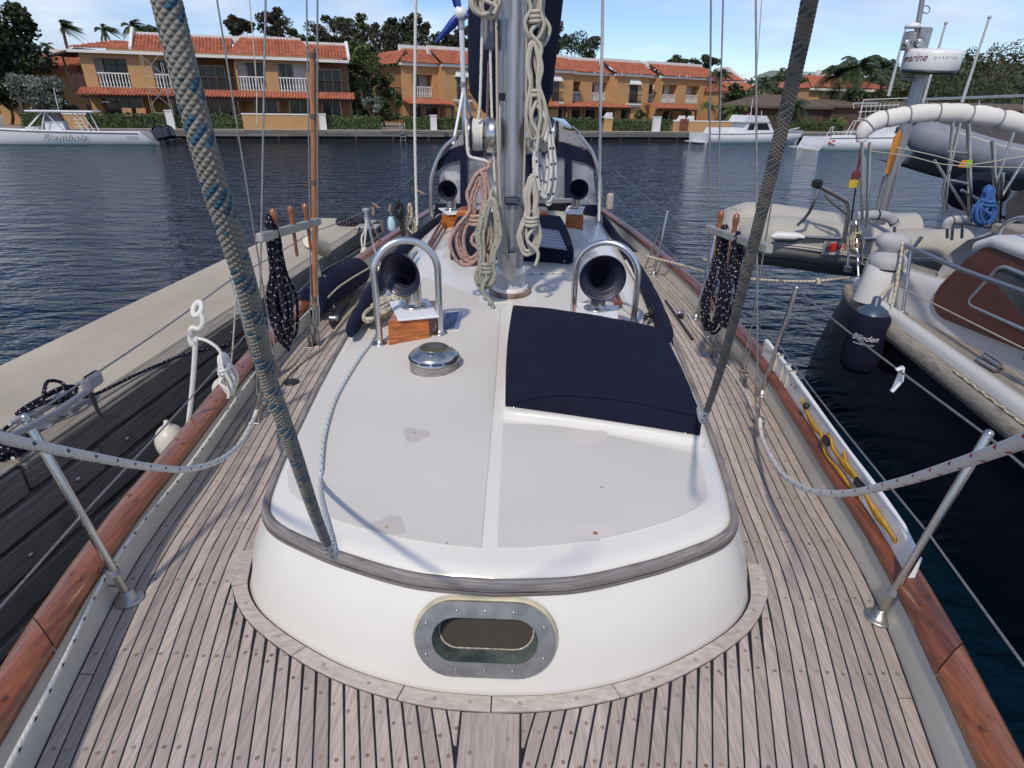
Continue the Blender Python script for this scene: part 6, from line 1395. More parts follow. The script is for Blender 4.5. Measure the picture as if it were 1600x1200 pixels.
def loggia(F, s0, s1, z0, z1, t, par, depth=1.3, back=None, bal=True, bh=.95, win=None, iron=False, side=None, fm=None, gm=None, nx_=2, nz=1):
    back = back or GREYW; b = MB(); b.fbox(F, s0-.3, s1+.3, t+depth, t+depth+.12, z0, z1); part(b, 'recess_wall', back, par)
    b = MB(); b.fbox(F, s0-.12, s0-.004, t+.26, t+depth, z0, z1); b.fbox(F, s1+.004, s1+.12, t+.26, t+depth, z0, z1); b.fbox(F, s0, s1, t+.26, t+depth, z1-.02, z1+.08); b.fbox(F, s0, s1, t+.0, t+depth, z0-.1, z0-.01); part(b, 'recess_side', side or back, par)
    if bal: balustrade(F, s0+.02, s1-.02, z0+.02, bh, t+.10, par, iron=iron, m_=BRN if iron else None)
    if win:
        for a, c in win: window(F, s0+(s1-s0)*a, s0+(s1-s0)*c, z0+.03, z0+2.1, t+depth-.06, par, nx_, nz, fm, gm)
# ---------------- left house
hl = thing('ochre_house', 'ochre two storey house with orange tiles and white balconies at the left of the quay', 'house', FQ.w(-23, 4.5, ZG))
T0 = 4.5
def fp(px, py, t=T0): return FQ.px(px, py, t)
sA0, sA1 = -33.0, -25.9; sB1 = -22.5; sC1 = -16.85; sD1 = -13.9
z2 = 3.42; zE = 5.92
opA = [(fp(147, 100)[0], fp(198, 100)[0], 3.62, 5.55), (fp(237, 104)[0], fp(284, 104)[0], 3.62, 5.55)]
wall(FQ, sA0, sA1, T0, 3.2, zE, opA, .25, OCH, hl)
for o_ in opA: loggia(FQ, *o_, T0, hl, 1.2, back=GREYW, win=[(.13, .97)], fm=BRN, nx_=2, nz=4, gm=[DGL, DGL])
opC = [(fp(371, 110)[0], fp(413, 110)[0], 3.62, 5.6), (fp(434, 112)[0], fp(477, 112)[0], 3.62, 5.6)]
TC = T0-.25
wall(FQ, sB1, sC1, TC, 3.2, zE, opC, .25, OCH, hl)
loggia(FQ, *opC[0], TC, hl, 1.4, back=WHT, win=[(.28, .95)], gm=[CURT, DGL]); loggia(FQ, *opC[1], TC, hl, 1.4, back=WHT, win=[(.03, .55)], gm=[DGL, CURT])
# recessed balconies B and D
for (a, c, w0, w1) in ((sA1, sB1, .1, .72), (sC1, sD1, .1, .82)):
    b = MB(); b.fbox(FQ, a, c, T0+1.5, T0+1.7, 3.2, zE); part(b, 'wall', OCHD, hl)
    window(FQ, a+(c-a)*w0, a+(c-a)*w1, 3.55, 5.35, T0+1.46, hl, 3, 1, GREYW, [DGL, CURT, DGL])
    balustrade(FQ, a+.05, c-.02, 3.52, .98, T0-.05, hl, m_=BRN, n=18, iron=True)
    b = MB(); b.fbox(FQ, a+.004, c, T0-.15, T0+1.5, 3.3, 3.42); part(b, 'balcony_floor', BRN, hl)
    tiles(FQ, a-.1, c+.1, T0-.35, 5.62, T0+.4, 5.80, hl, name='balcony_eave', m_=BRN)
    for s in (a+.08, c-.08):
        b = MB(); b.fbox(FQ, s-.07, s+.07, T0-.08, T0+.06, 3.42, 5.62); part(b, 'post', BRN, hl)
b = MB(); b.fbox(FQ, sD1-.14, sD1+.0, T0-.02, T0+.3, 3.6, 5.2); part(b, 'white_shutter', GREYW, hl)
for sx_, t_ in ((sA1, T0), (sB1, TC), (sC1, TC), (sD1, T0+1.4)):
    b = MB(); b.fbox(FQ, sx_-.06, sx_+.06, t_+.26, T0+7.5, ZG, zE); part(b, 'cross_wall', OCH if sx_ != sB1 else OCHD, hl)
b = MB(); b.fbox(FQ, sA0, sA0+.2, T0+.26, T0+8, ZG, zE); part(b, 'end_wall', mat('dark brown gable', (.10, .055, .04), rough=.9), hl)
b = MB(); b.fbox(FQ, sA0, sD1, T0+7.6, T0+7.8, ZG, zE+1.2); part(b, 'back_wall', OCH, hl)
# pent roof of tiles above the ground floor, porch
for a, c in ((-33.4, sA1), (sA1, sB1), (sB1, sC1), (sC1, sD1+.3)): tiles(FQ, a, c-.02, T0-1.35, 3.0, T0-.02, 3.52, hl, name='pent_roof')
b = MB(); b.fbox(FQ, -33.2, sD1+.1, T0-1.25, T0-1.12, 2.86, 3.0); part(b, 'porch_beam', BRN, hl)
for s in (-32.9, -29.3, -25.9, -22.6, -19.6, -16.8, -14.0):
    b = MB(); b.fbox(FQ, s-.09, s+.09, T0-1.22, T0-1.06, ZG, 2.86); part(b, 'porch_post', BRN, hl)
gw = [(-32.2, -29.7), (-27.6, -26.2), (-25.2, -23.2), (-21.6, -19.7), (-18.9, -17.1), (-16.3, -14.7)]
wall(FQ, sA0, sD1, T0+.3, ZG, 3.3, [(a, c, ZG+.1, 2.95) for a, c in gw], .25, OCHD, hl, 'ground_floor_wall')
for i, (a, c) in enumerate(gw): window(FQ, a, c, ZG+.12, 2.93, T0+.36, hl, 3 if i == 0 else 2, 1, BRN if i < 2 else GREYW, [DGL, CURT, DGL] if i % 2 else [DGL, DGL])
b = MB(); b.fbox(FQ, -33.0, -32.3, T0-.02, T0+.28, ZG, 3.2); part(b, 'corner_pier', OCH, hl)
for s in (-31.8, -26.6): 
    b = MB(); b.fbox(FQ, s-.25, s+.25, T0-.9, T0-.75, 2.55, 2.62); part(b, 'porch_lamp', WHT, hl)
# main roofs, fascia, white parapets
def fascia(s0, s1, t, z): 
    b = MB(); b.fbox(FQ, s0, s1, t-.12, t+.06, z-.26, z-.06); part(b, 'fascia', WHT, hl)
fascia(-33.55, sA1, T0-.4, 6.08); tiles(FQ, -33.5, -29.55, T0-.5, 6.05, T0+2.2, 6.75, hl, cut0=2.6, pitch=.25); tiles(FQ, -29.3, sA1, T0-.45, 6.05, T0+1.35, 7.22, hl, pitch=.25)
tiles(FQ, sA1, sB1, T0-.40, 6.02, T0+1.35, 7.22, hl, pitch=.25); fascia(sA1+.004, sB1, T0-.36, 6.04)
tiles(FQ, sB1-.3, sC1+.4, T0-.75, 6.0, T0+1.2, 7.3, hl, cut0=.95, cut1=.9, pitch=.25); fascia(sB1-.3, sC1+.4, T0-.72, 6.02)
tiles(FQ, sC1, sD1, T0-.35, 5.98, T0+1.3, 7.05, hl, pitch=.25); fascia(sC1+.41, sD1+.1, T0-.33, 6.0)
for a, c, t_, z0, z1 in ((-29.3, sB1+.55, T0+1.36, 6.9, 7.44), (sB1+.555, sC1-.5, T0+1.21, 6.9, 7.5), (sC1-.495, sD1, T0+1.31, 6.7, 7.28)):
    b = MB(); b.fbox(FQ, a, c, t_, t_+.35, z0, z1); part(b, 'parapet', WHT, hl)
b = MB(); b.prism([FQ.w(-29.52, T0-.5, 6.15), FQ.w(-29.52, T0-.5, 6.3), FQ.w(-29.52, T0+1.4, 7.75), FQ.w(-29.52, T0+1.75, 7.75), FQ.w(-29.52, T0+1.75, 6.4)], FQ.e*.2); b.prism([FQ.w(sD1+.004, T0-.42, 5.95), FQ.w(sD1+.004, T0-.42, 6.2), FQ.w(sD1+.004, T0+1.3, 7.42), FQ.w(sD1+.004, T0+1.7, 7.42), FQ.w(sD1+.004, T0+1.7, 6.2)], FQ.e*.22); part(b, 'parapet_end', WHT, hl)
# gable balcony of timber on the left end
b = MB(); b.fbox(FQ, sA0-1.2, sA0-.01, T0+.3, T0+4.2, 3.25, 4.45); b.fbox(FQ, sA0-1.2, sA0-1.1, T0+.3, T0+.42, 4.45, 5.9); part(b, 'timber_balcony', BRN, hl)
b = MB(); b.prism([FQ.w(sA0-1.6, T0-.2, 5.55), FQ.w(sA0-.02, T0-.2, 6.0), FQ.w(sA0-.02, T0+4.6, 6.2), FQ.w(sA0-1.6, T0+4.6, 5.7)], (0, 0, .14)); part(b, 'side_eave', BRN, hl)
# scaffold tower
SCY = mat('yellow scaffold paint', (.50, .30, .03), rough=.6, var=.2); SCG = mat('galvanised scaffold', (.42, .42, .41), rough=.5, metal=.4, var=.2)
ts = T0-1.9; scf = thing('scaffold_tower', 'narrow scaffold tower with one yellow pole against the left ochre house', 'scaffold', FQ.w(-27.3, ts, ZG))
sa, sb_ = FQ.px(232, 150, ts)[0], FQ.px(262, 150, ts)[0]
for s, m_ in ((sa, SCY), (sb_, SCG)):
    for t_ in (ts, ts+.7):
        b = MB(); b.tube([FQ.w(s, t_, ZG), FQ.w(s, t_, 5.75 if s == sa else 5.3)], .03, 6); part(b, 'upright', m_ if t_ == ts else SCG, scf)
for z in (1.9, 3.6, 4.3): b = MB(); b.tube([FQ.w(sa, ts, z), FQ.w(sb_, ts, z)], .022, 6); part(b, 'ledger', SCG, scf)
for z in (.95, 2.4, 4.5):
    for q in ((sa, sb_), (sb_, sa)): b = MB(); b.tube([FQ.w(q[0], ts-.03 if q[0] == sa else ts+.03, z), FQ.w(q[1], ts-.03 if q[0] == sa else ts+.03, z+1.25)], .018, 6); part(b, 'brace', SCG, scf)
# low house behind at far left
h2 = thing('small_house', 'small ochre house with orange roof half hidden by the tree at far left', 'house', FQ.w(-36, 9, ZG))
F2 = Frame(*FQ.w(-40.5, 8.5, 0)[:2], 18.2)
b = MB(); b.fbox(F2, 0, 6.5, 0, 5, ZG, 4.6); part(b, 'wall', OCH, h2); tiles(F2, -.3, 6.8, -.6, 4.5, 2.4, 5.9, h2); b = MB(); b.fbox(F2, FQ.px(74, 82, 11)[0]+40.5, FQ.px(105, 82, 11)[0]+40.5, 2.42, 2.8, 5.5, 6.35); part(b, 'parapet', WHT, h2)
window(F2, 1.2, 2.6, 2.4, 4.0, -.06, h2, 2, 1, BRN)
# ---------------- right house, several bays stepping away
FR = Frame(-13.15, 70.96, 33.5)
hr = thing('ochre_house', 'long ochre house with stepped bays and orange roof behind the mast', 'house', FR.w(18, 0, ZG))
def rp_(px, t): return FR.px(px, 130, t)[0]
bays = [(629, 690, 0.0), (691, 889, -1.3), (890, 957, .35), (958, 1009, -1.2), (1010, 1029, .1), (1030, 1105, -1.5), (1106, 1131, .2)]
ZE2 = 6.55; Z2F = 3.55
bay = []
for px0, px1, t in bays: bay.append([rp_(px0, t), rp_(px1, t), t])
for i in range(len(bay)-1): m_ = (bay[i][1]+bay[i+1][0])/2; bay[i][1] = m_; bay[i+1][0] = m_
def zf(py, px, t): return FR.px(px, py, t)[1]
opn = {0: [(645, 676, 112.6, 134.5, 148.5, 'b')], 1: [(714, 729, 118, 148, 148, 'h'), (862, 873, 125, 156, 156, 'h')], 2: [(888, 907, 125, 144, 156, 'b'), (925, 948, 126.5, 146, 157.6, 'b')], 3: [(983.5, 996, 130.5, 158, 158, 'h')], 4: [(1011.5, 1023, 129, 147.5, 160, 'b')], 5: [(1034.5, 1057.5, 129, 148, 160.5, 'b'), (1072, 1092.5, 131, 150, 162, 'b')], 6: [(1114, 1121, 137, 153, 164, 'b')]}
for i, (s0, s1, t) in enumerate(bay):
    ops = []
    for px0, px1, y0, y1, y2, kd in opn[i]:
        a, c = FR.px(px0, (y0+y2)/2, t)[0], FR.px(px1, (y0+y2)/2, t)[0]; ops.append((a, c, 3.55 if kd == 'b' else 3.45, 5.75 if kd == 'b' else 5.6))
    gops = []
    if i == 0: gops = [(s0+.9, s0+2.0, ZG+.05, 2.9), (s0+2.5, s0+4.3, ZG+.05, 2.9)]
    if i == 1: gops = [(s1-.8-1.3, s1-.8, ZG+.05, 2.9)]
    if i == 2: gops = [(s0+.4, s0+2.6, ZG+.05, 2.9), (s0+3.4, s0+5.2, ZG+.05, 2.9), (s0+5.9, s0+7.2, ZG+.05, 2.9)]
    if i == 3: gops = [(s0+1.2, s0+2.9, ZG+.6, 2.8)]
    if i == 5: gops = [(s0+.5, s0+2.7, ZG+.05, 2.7), (s0+4.6, s0+6.6, ZG+.05, 2.7)]
    wall(FR, s0, s1, t, 3.3, ZE2, ops, .3, OCH, hr); wall(FR, s0, s1, t, ZG, 3.298, gops, .3, OCH, hr)
    for o_, spec in zip(ops, opn[i]):
        if spec[5] == 'b': loggia(FR, *o_, t, hr, 1.5, back=WHT if i in (2, 5) else GREYW, side=OCH, win=[(.08, .62)], gm=[DGL, CURT], bh=1.0)
        else:
            window(FR, *o_, t-.03, hr, 2, 1, mat('dark green joinery', (.03, .045, .04), rough=.6), [CURT, CURT]); b = MB(); a, c, d, e = o_
            b.prism([FR.w(a-.35, t-.35, e+.05), FR.w(c+.35, t-.35, e+.05), FR.w(c+.12, t-.02, e+.5), FR.w(a-.12, t-.02, e+.5)], (0, 0, .12)); b.fbox(FR, a-.38, c+.38, t-.4, t-.02, e, e+.08); part(b, 'window_hood', WHT, hr)
            b = MB(); b.fbox(FR, a-.45, c+.45, t-.55, t-.01, d-.28, d-.1); b.fbox(FR, a-.25, c+.25, t-.35, t-.01, d-.5, d-.282); part(b, 'window_sill', WHT, hr); balustrade(FR, a-.3, c+.3, d-.02, 1.0, t-.42, hr, m_=BRN, n=9, iron=True)
    for q in gops:
        if i == 5:
            cx_, hw = (q[0]+q[1])/2, (q[1]-q[0])/2
            b = MB(); zc = 2.7-hw
            pts = [FR.w(q[0], t-.004, 2.72)]+[FR.w(cx_-hw*math.cos(a), t-.004, zc+hw*math.sin(a)) for a in np.linspace(0, math.pi/2, 8)]; b.prism(pts, FR.n*.3); pts = [FR.w(q[1], t-.004, 2.72)]+[FR.w(cx_+hw*math.cos(a), t-.004, zc+hw*math.sin(a)) for a in np.linspace(0, math.pi/2, 8)]; b.prism(pts, FR.n*.3); part(b, 'arch', OCH, hr)
        window(FR, q[0], q[1], q[2], q[3], t+.18, hr, 2, 1, BRN, [DGL, CURT])
    if i:
        pt = bay[i-1][2]; b = MB(); lo, hi_ = min(t, pt), max(t, pt); b.fbox(FR, s0-.15, s0+.15, lo+.301, hi_+.3, ZG, ZE2-.002); part(b, 'return_wall', OCH, hr)
    b = MB(); b.fbox(FR, s0-.3, s1+.28, t-.42, t+.2, ZE2, ZE2+.26); part(b, 'fascia', WHT, hr)
    tiles(FR, s0-(.3 if i == 0 else .55), s1+(.3 if i == 6 else .55), t-.5, ZE2+.22, t+2.6, ZE2+1.75, hr, cut0=1.6 if i == 0 else 0.0, cut1=2.0 if i == 6 else 0.0, pitch=.3, course=.45)
    b = MB(); b.fbox(FR, s0-.6+(1.6 if i == 0 else 0), s1+.4-(2 if i == 6 else 0), t+2.62, t+3.1, ZE2+1.2, ZE2+2.15-(.25 if i == 6 else 0)); part(b, 'parapet', WHT, hr)
tiles(Frame(*FR.w(bay[0][0]-.3, -.4, 0)[:2], 33.5+90), 0, 5, 0, ZE2+.2, -2.4, ZE2+1.7, hr, pitch=.3) if False else None
b = MB(); b.fbox(FR, bay[0][0]+.01, bay[0][0]+.3, .301, 9, ZG, ZE2); part(b, 'end_wall', OCHD, hr)
Fs = Frame(*FR.w(bay[0][0]-.35, 9.0, 0)[:2], 33.5-90); tiles(Fs, 0, 9.4, 0-.3, ZE2+.1, 1.6, ZE2+1.6, hr, cut1=1.5, pitch=.3, course=.45)
b = MB(); b.fbox(FR, bay[0][0]-1.7, bay[0][0], .6, 5, 3.3, 3.45); b.fbox(FR, bay[0][0]-1.7, bay[0][0]-1.6, .6, .7, ZG, 6.3); part(b, 'side_balcony', BRN, hr); balustrade(FR, bay[0][0]-1.7, bay[0][0]-.1, 3.5, .95, .62, hr, m_=BRN, n=9, iron=True)
def canopy(px0, px1, t, posts=4):
    s0, s1 = FR.px(px0, 158, t-2.2)[0], FR.px(px1, 165, t-2.2)[0]
    tiles(FR, s0, s1, t-2.6, 2.75, t-.02, 3.35, hr, name='canopy', pitch=.3, course=.45); b = MB(); b.fbox(FR, s0+.1, s1-.1, t-2.45, t-2.3, 2.5, 2.7); part(b, 'canopy_beam', BRN, hr)
    for k in range(posts):
        s = s0+.3+(s1-s0-.6)*k/(posts-1); b = MB(); b.fbox(FR, s-.12, s+.12, t-2.42, t-2.2, ZG, 2.5); part(b, 'canopy_post', BRN, hr)
canopy(635, 710, 0.0, 4); canopy(885.5, 984, .2, 5); canopy(1024, 1090, -1.3, 4); canopy(1108, 1150, .3, 3); canopy(850, 882, -1.3, 2)
b = MB(); s0 = bay[5][0]
# ---------------- garden walls, posts, hedges on the quay
def gpx(px, t, py=195): return FQ.px(px, py, t)
def gwall(px0, px1, ztop_, t, label, shape=None):
    s0, s1 = gpx(px0, t)[0], gpx(px1, t)[0]; w_ = thing('garden_wall', label, 'wall', FQ.w((s0+s1)/2, t, ZG)); b = MB(); b.fbox(FQ, s0, s1, t, t+.25, ZG, ztop_); part(b, 'wall', OCH, w_); b = MB(); b.fbox(FQ, s0-.03, s1+.03, t-.04, t+.29, ztop_+.002, ztop_+.10); part(b, 'coping', WHT, w_)
    if shape:
        for s in shape:
            s_ = gpx(s, t)[0]; b = MB(); b.prism([FQ.w(s_-.9, t-.042, ztop_+.104), FQ.w(s_-.35, t-.042, ztop_+.16), FQ.w(s_-.12, t-.042, ztop_+.5), FQ.w(s_+.35, t-.042, ztop_+.5), FQ.w(s_+.35, t-.042, ztop_+.104)], FQ.n*.33); part(b, 'scroll', WHT, w_)
    return w_
def gpost(px, ztop_, t, label, wd=.5):
    s = gpx(px, t)[0]; b = MB(); b.fbox(FQ, s-wd/2, s+wd/2, t, t+.35, ZG, ztop_); b.fbox(FQ, s-wd/2-.04, s+wd/2+.04, t-.04, t+.39, ztop_+.002, ztop_+.08); solo(b, 'gate_post', WHT, label, 'post', 'white posts along the far quay')
gwall(380, 500, 1.88, 1.2, 'ochre garden wall with white coping in front of the left house'); gwall(102, 138, 1.75, 1.4, 'short ochre wall behind the white motorboat', None); gwall(1052, 1165, 1.72, 1.2, 'ochre garden wall with scrolled white top at the right house', (1064, 1078)); gwall(944, 957, 1.9, 1.0, 'short ochre wall stub between two hedges', (950,))
gpost(267, 2.05, .9, 'white gate post by the scaffold and left hedge'); gpost(505, 1.95, .9, 'white gate post at the end of the ochre garden wall'); gpost(678, 1.95, .9, 'white gate post in front of the right house canopy'); gpost(1027, 2.05, .8, 'white gate post with sign slots near the arched doors', .7)
b = MB(); s = gpx(1070, 1.0)[0]; b.fbox(FQ, s-.45, s+.45, 1.1, 1.16, ZG, 1.95); solo(b, 'garden_gate', mat('reddish timber gate', (.17, .05, .025), rough=.6, var=.2), 'small reddish wooden gate in the scrolled garden wall', 'gate')
HEDG = mat('clipped hedge leaf', (.045, .075, .022), rough=.7, var=.7, sc=14, detail=3, col2=(.10, .15, .045), rnd=.1)
def leafmesh(b, pts, size, rnd, aspect=.55, up=None):
    for p in pts:
        d = np.array([rnd.gauss(0, 1), rnd.gauss(0, 1), rnd.gauss(0, 1)+(.5 if up else 0)]); d = unit(d); x, y, _ = basis(d); a = rnd.uniform(0, 6.28); x, y = x*math.cos(a)+y*math.sin(a), y*math.cos(a)-x*math.sin(a); s = size*rnd.uniform(.6, 1.3)
        b.add([p-x*s, p-y*s*aspect, p+x*s, p+y*s*aspect], [(0, 1, 2, 3)], flat=True)
def hedge(px0, px1, z1, t, th, label, seed):
    rnd = random.Random(seed); s0, s1 = gpx(px0, t)[0], gpx(px1, t)[0]; b = MB(); n_ = int((s1-s0)*190)
    b.fbox(FQ, s0+.08, s1-.08, t+.1, t+th-.1, ZG, z1-.1); pts = []
    for _ in range(n_):
        f = rnd.random(); s = rnd.uniform(s0, s1); bump = .05*math.sin(s*3.1)+.04*math.sin(s*7.7)
        if f < .62: pts.append(FQ.w(s, t+rnd.uniform(-.05, .08), rnd.uniform(ZG, z1+bump)))
        else: pts.append(FQ.w(s, rnd.uniform(t, t+th), z1+bump+rnd.uniform(-.08, .07)))
    leafmesh(b, pts, .085, rnd, .6); o = solo(b, 'hedge', HEDG, label, 'hedge', 'clipped hedges along the far quay')
hedge(33, 72, 1.82, 1.2, 1.0, 'clipped hedge behind the white motorboat cockpit', 1); hedge(138, 260, 1.80, 1.2, 1.0, 'clipped hedge in front of the left porch and scaffold', 2); hedge(274, 380, 1.82, 1.2, 1.0, 'clipped hedge left of the ochre garden wall', 3); hedge(511, 598, 1.80, 1.2, 1.0, 'clipped hedge right of the ochre garden wall post', 4); hedge(630, 674, 1.80, 1.2, 1.0, 'short clipped hedge by the swim ladder', 5); hedge(683, 735, 1.80, 1.2, 1.0, 'clipped hedge left of the mast winch', 6); hedge(884, 943, 1.85, 1.2, 1.0, 'clipped hedge behind the solar panel', 7); hedge(958, 1022, 1.8, 1.2, 1.0, 'clipped hedge between wall stub and white post', 8); hedge(1034, 1051, 1.8, 1.2, .9, 'short clipped hedge beside the scrolled garden wall', 9)
hedge(1236, 1320, 1.75, 3.0, 1.2, 'low hedge in front of the thatched restaurant', 10)
# porch furniture: wooden chairs on the left terrace
for px, lb in ((197, 'folding wooden chair on the left house porch'), (219, 'upright wooden chair beside the scaffold on the left porch')):
    s, _ = FQ.px(px, 178, 2.6); ch = thing('garden_chair', lb, 'chair', FQ.w(s, 2.6, ZG)); m_ = mat('orange teak chair', (.34, .15, .05), rough=.6, var=.2)
    b = MB(); b.fbox(FQ, s-.3, s+.3, 2.4, 2.9, ZG+.68, ZG+.74); part(b, 'seat', m_, ch); b = MB(); b.prism([FQ.w(s-.32, 2.9, ZG+.7), FQ.w(s+.32, 2.9, ZG+.7), FQ.w(s+.32, 3.1, ZG+1.35), FQ.w(s-.32, 3.1, ZG+1.35)], FQ.n*.05); part(b, 'backrest', m_, ch)
    for i in (-1, 1):
        for j in (2.45, 2.85): b = MB(); b.fbox(FQ, s+i*.27-.03, s+i*.27+.03, j-.03, j+.03, ZG, ZG+.678); part(b, 'leg', m_, ch)
# ---------------- right side: thatched restaurant, far houses
THAT = mat('grey brown thatch', (.115, .085, .06), rough=.95, var=.35, sc=5, st=(1, 1, 4), bump=.8, bsc=8)
def far_house(name, cat, label, px0, px1, py_eave, py_ridge, t, zE_, depth=6, roofm=None, wallm=None, hipf=.28, wall_in=.3):
    s0, zz0 = FQ.px(px0, py_eave, t); s1, zz1 = FQ.px(px1, py_eave, t); ze = (zz0+zz1)/2 if zE_ is None else zE_; sr, zr_ = FQ.px((px0+px1)/2, py_ridge, t+depth/2)
    h = thing(name, label, cat, FQ.w((s0+s1)/2, t, ZG)); w_ = s1-s0; b = MB(); b.fbox(FQ, s0+wall_in, s1-wall_in, t+.5, t+depth, ZG, ze); part(b, 'wall', wallm or OCH, h)
    hip = w_*hipf
    if roofm is None:
        tiles(FQ, s0, s1, t, ze, t+depth/2, zr_, h, cut0=hip, cut1=hip, pitch=.4, course=.55)
        b = MB(); b.add([FQ.w(s0, t, ze), FQ.w(s0+hip, t+depth/2, zr_), FQ.w(s0, t+depth, ze), FQ.w(s1, t, ze), FQ.w(s1-hip, t+depth/2, zr_), FQ.w(s1, t+depth, ze)], [(0, 1, 2), (3, 5, 4), (1, 4, 5, 2)], flat=True); part(b, 'roof_side', TILE, h); b = MB(); b.fbox(FQ, s0, s1, t-.08, t+.05, ze-.3, ze-.02); part(b, 'fascia', WHT, h)
    else:
        b = MB(); R0 = [FQ.w(s0, t, ze), FQ.w(s1, t, ze), FQ.w(s1, t+depth, ze), FQ.w(s0, t+depth, ze)]; R1 = [FQ.w(s0+hip, t+depth*.45, zr_), FQ.w(s1-hip, t+depth*.45, zr_), FQ.w(s1-hip, t+depth*.55, zr_), FQ.w(s0+hip, t+depth*.55, zr_)]; b.loft([[p-np.array([0, 0, .25]) for p in R0], R0, R1], True, True, flat=True); part(b, 'roof', roofm, h)
    return h, s0, s1, ze, zr_
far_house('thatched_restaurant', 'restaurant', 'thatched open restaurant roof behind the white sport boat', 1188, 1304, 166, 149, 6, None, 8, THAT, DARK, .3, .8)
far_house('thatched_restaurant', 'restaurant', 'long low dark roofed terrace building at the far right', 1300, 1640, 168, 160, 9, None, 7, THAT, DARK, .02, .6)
h3, a_, c_, ze_, zr3 = far_house('ochre_house', 'house', 'ochre house with orange hipped roof and arch behind the date palms', 1266, 1400, 139, 121, 22, None, 12)
b = MB(); b.fbox(FQ, a_+6, c_-4, 22+5.8, 22+6.3, zr3-.1, zr3+.8); part(b, 'parapet', WHT, h3)
sA_, sB_ = FQ.px(1284, 150, 22)[0], FQ.px(1313, 150, 22)[0]; cx_, hw = (sA_+sB_)/2, (sB_-sA_)/2; zc = FQ.px(1300, 158, 22)[1]
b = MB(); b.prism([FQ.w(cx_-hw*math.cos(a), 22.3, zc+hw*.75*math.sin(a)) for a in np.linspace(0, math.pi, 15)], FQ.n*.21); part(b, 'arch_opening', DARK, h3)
h4, a_, c_, ze_, zr4 = far_house('ochre_house', 'house', 'far house with small orange roof and white gable right of the long house', 1132, 1166, 127, 115, 30, None, 8, hipf=.02)
b = MB(); b.prism([FQ.w(c_-.3, 29.9, ze_), FQ.w(c_-.3, 34.5, zr4+.9), FQ.w(c_-.3, 38, zr4+.9), FQ.w(c_-.3, 38, ze_)], FQ.e*.5); part(b, 'gable_parapet', WHT, h4)
far_house('ochre_house', 'house', 'low orange roofed house between the palms right of the long house', 1142, 1196, 143, 130, 24, None, 9, hipf=.1)
h5, a_, c_, ze_, _ = far_house('flat_building', 'building', 'flat roofed grey green building beyond the thick right rope', 1236, 1330, 118, 113, 60, None, 12, mat('pale green fascia', (.30, .36, .33), rough=.7), mat('dark brown storey', (.12, .075, .06), rough=.9, var=.2), .0, 1.5)  # dark brown walls below the pale green roof edge
# ================================================================ TREES AND PALMS
BARK = mat('grey brown bark', (.09, .07, .055), rough=.95, var=.3, sc=8, st=(1, 1, .3))
LF = {'dark': mat('dark green leaves', (.022, .038, .012), rough=.6, var=.6, sc=.9, col2=(.055, .082, .028)), 'mid': mat('mid green leaves', (.038, .062, .016), rough=.6, var=.6, sc=.9, col2=(.085, .12, .035)), 'light': mat('light green leaves', (.06, .09, .018), rough=.6, var=.5, sc=1.2, col2=(.14, .17, .05)), 'brown': mat('dry olive leaves', (.045, .042, .022), rough=.7, var=.6, sc=.9, col2=(.085, .08, .045)), 'silver': mat('silver grey leaves', (.12, .15, .12), rough=.7, var=.5, sc=1.4, col2=(.26, .30, .25)), 'palm': mat('palm frond green', (.022, .042, .012), rough=.5, var=.5, sc=1.5, col2=(.06, .095, .03)), 'palml': mat('bright palm frond', (.05, .09, .015), rough=.5, var=.4, sc=1.5, col2=(.12, .17, .04))}
def tree(name, label, cat, t, cpx, rpx, leaf, seed, n_=2200, clumps=16, trunk=True, lsize=.16, flat=.8, group=None, bare=0.0):
    """crown centred on pixel cpx at distance t behind the quay line, rpx = half width and half height in pixels"""
    rnd = random.Random(seed); s, z = FQ.px(*cpx, t); s2, z2_ = FQ.px(cpx[0]+rpx[0], cpx[1]-rpx[1], t); rs, rz = abs(s2-s), abs(z2_-z); rt = rs*flat
    o = thing(name, label, cat, FQ.w(s, t, ZG), group); cl = []
    for _ in range(clumps):
        while True:
            d = np.array([rnd.uniform(-1, 1), rnd.uniform(-1, 1), rnd.uniform(-1, 1)])
            if np.linalg.norm(d) < 1: break
        d = d*(.55+.35*rnd.random())/max(.5, np.linalg.norm(d)) if np.linalg.norm(d) < .5 else d*.86
        cl.append((d, rnd.uniform(.22, .42)))
    b = MB(); pts = []
    per = n_//clumps
    for d, r_ in cl:
        for _ in range(per):
            q = unit(np.array([rnd.gauss(0, 1), rnd.gauss(0, 1), rnd.gauss(.25, 1)]))*r_*(rnd.random()**.4)
            p = d+q; pts.append(FQ.w(s+p[0]*rs, t+p[1]*rt, z+p[2]*rz))
    leafmesh(b, pts, lsize, rnd, .6, True); part(b, 'crown', LF[leaf], o)
    if trunk:
        b = MB(); base = FQ.w(s+rnd.uniform(-.2, .2)*rs, t, ZG-.05); mid = FQ.w(s+rnd.uniform(-.15, .15)*rs, t, ZG+(z-rz-ZG)*.75+.3*rz); R0 = max(.10, .06*rs)
        b.tube(spl([base, (base+mid)/2+np.array([rnd.uniform(-.15, .15), 0, 0]), mid], 5), [R0*(1-.045*i) for i in range(11)], 8)
        for d, r_ in cl[:9]:
            e = FQ.w(s+d[0]*rs*.9, t+d[1]*rt*.9, z+d[2]*rz*.8); k = mid*.5+e*.5+np.array([0, 0, -.12*rz]); P = spl([mid-np.array([0, 0, .1*rz]), k, e], 4); b.tube(P, [R0*.5*(1-.1*i) for i in range(len(P))], 6)
        part(b, 'trunk', BARK, o)
    return o
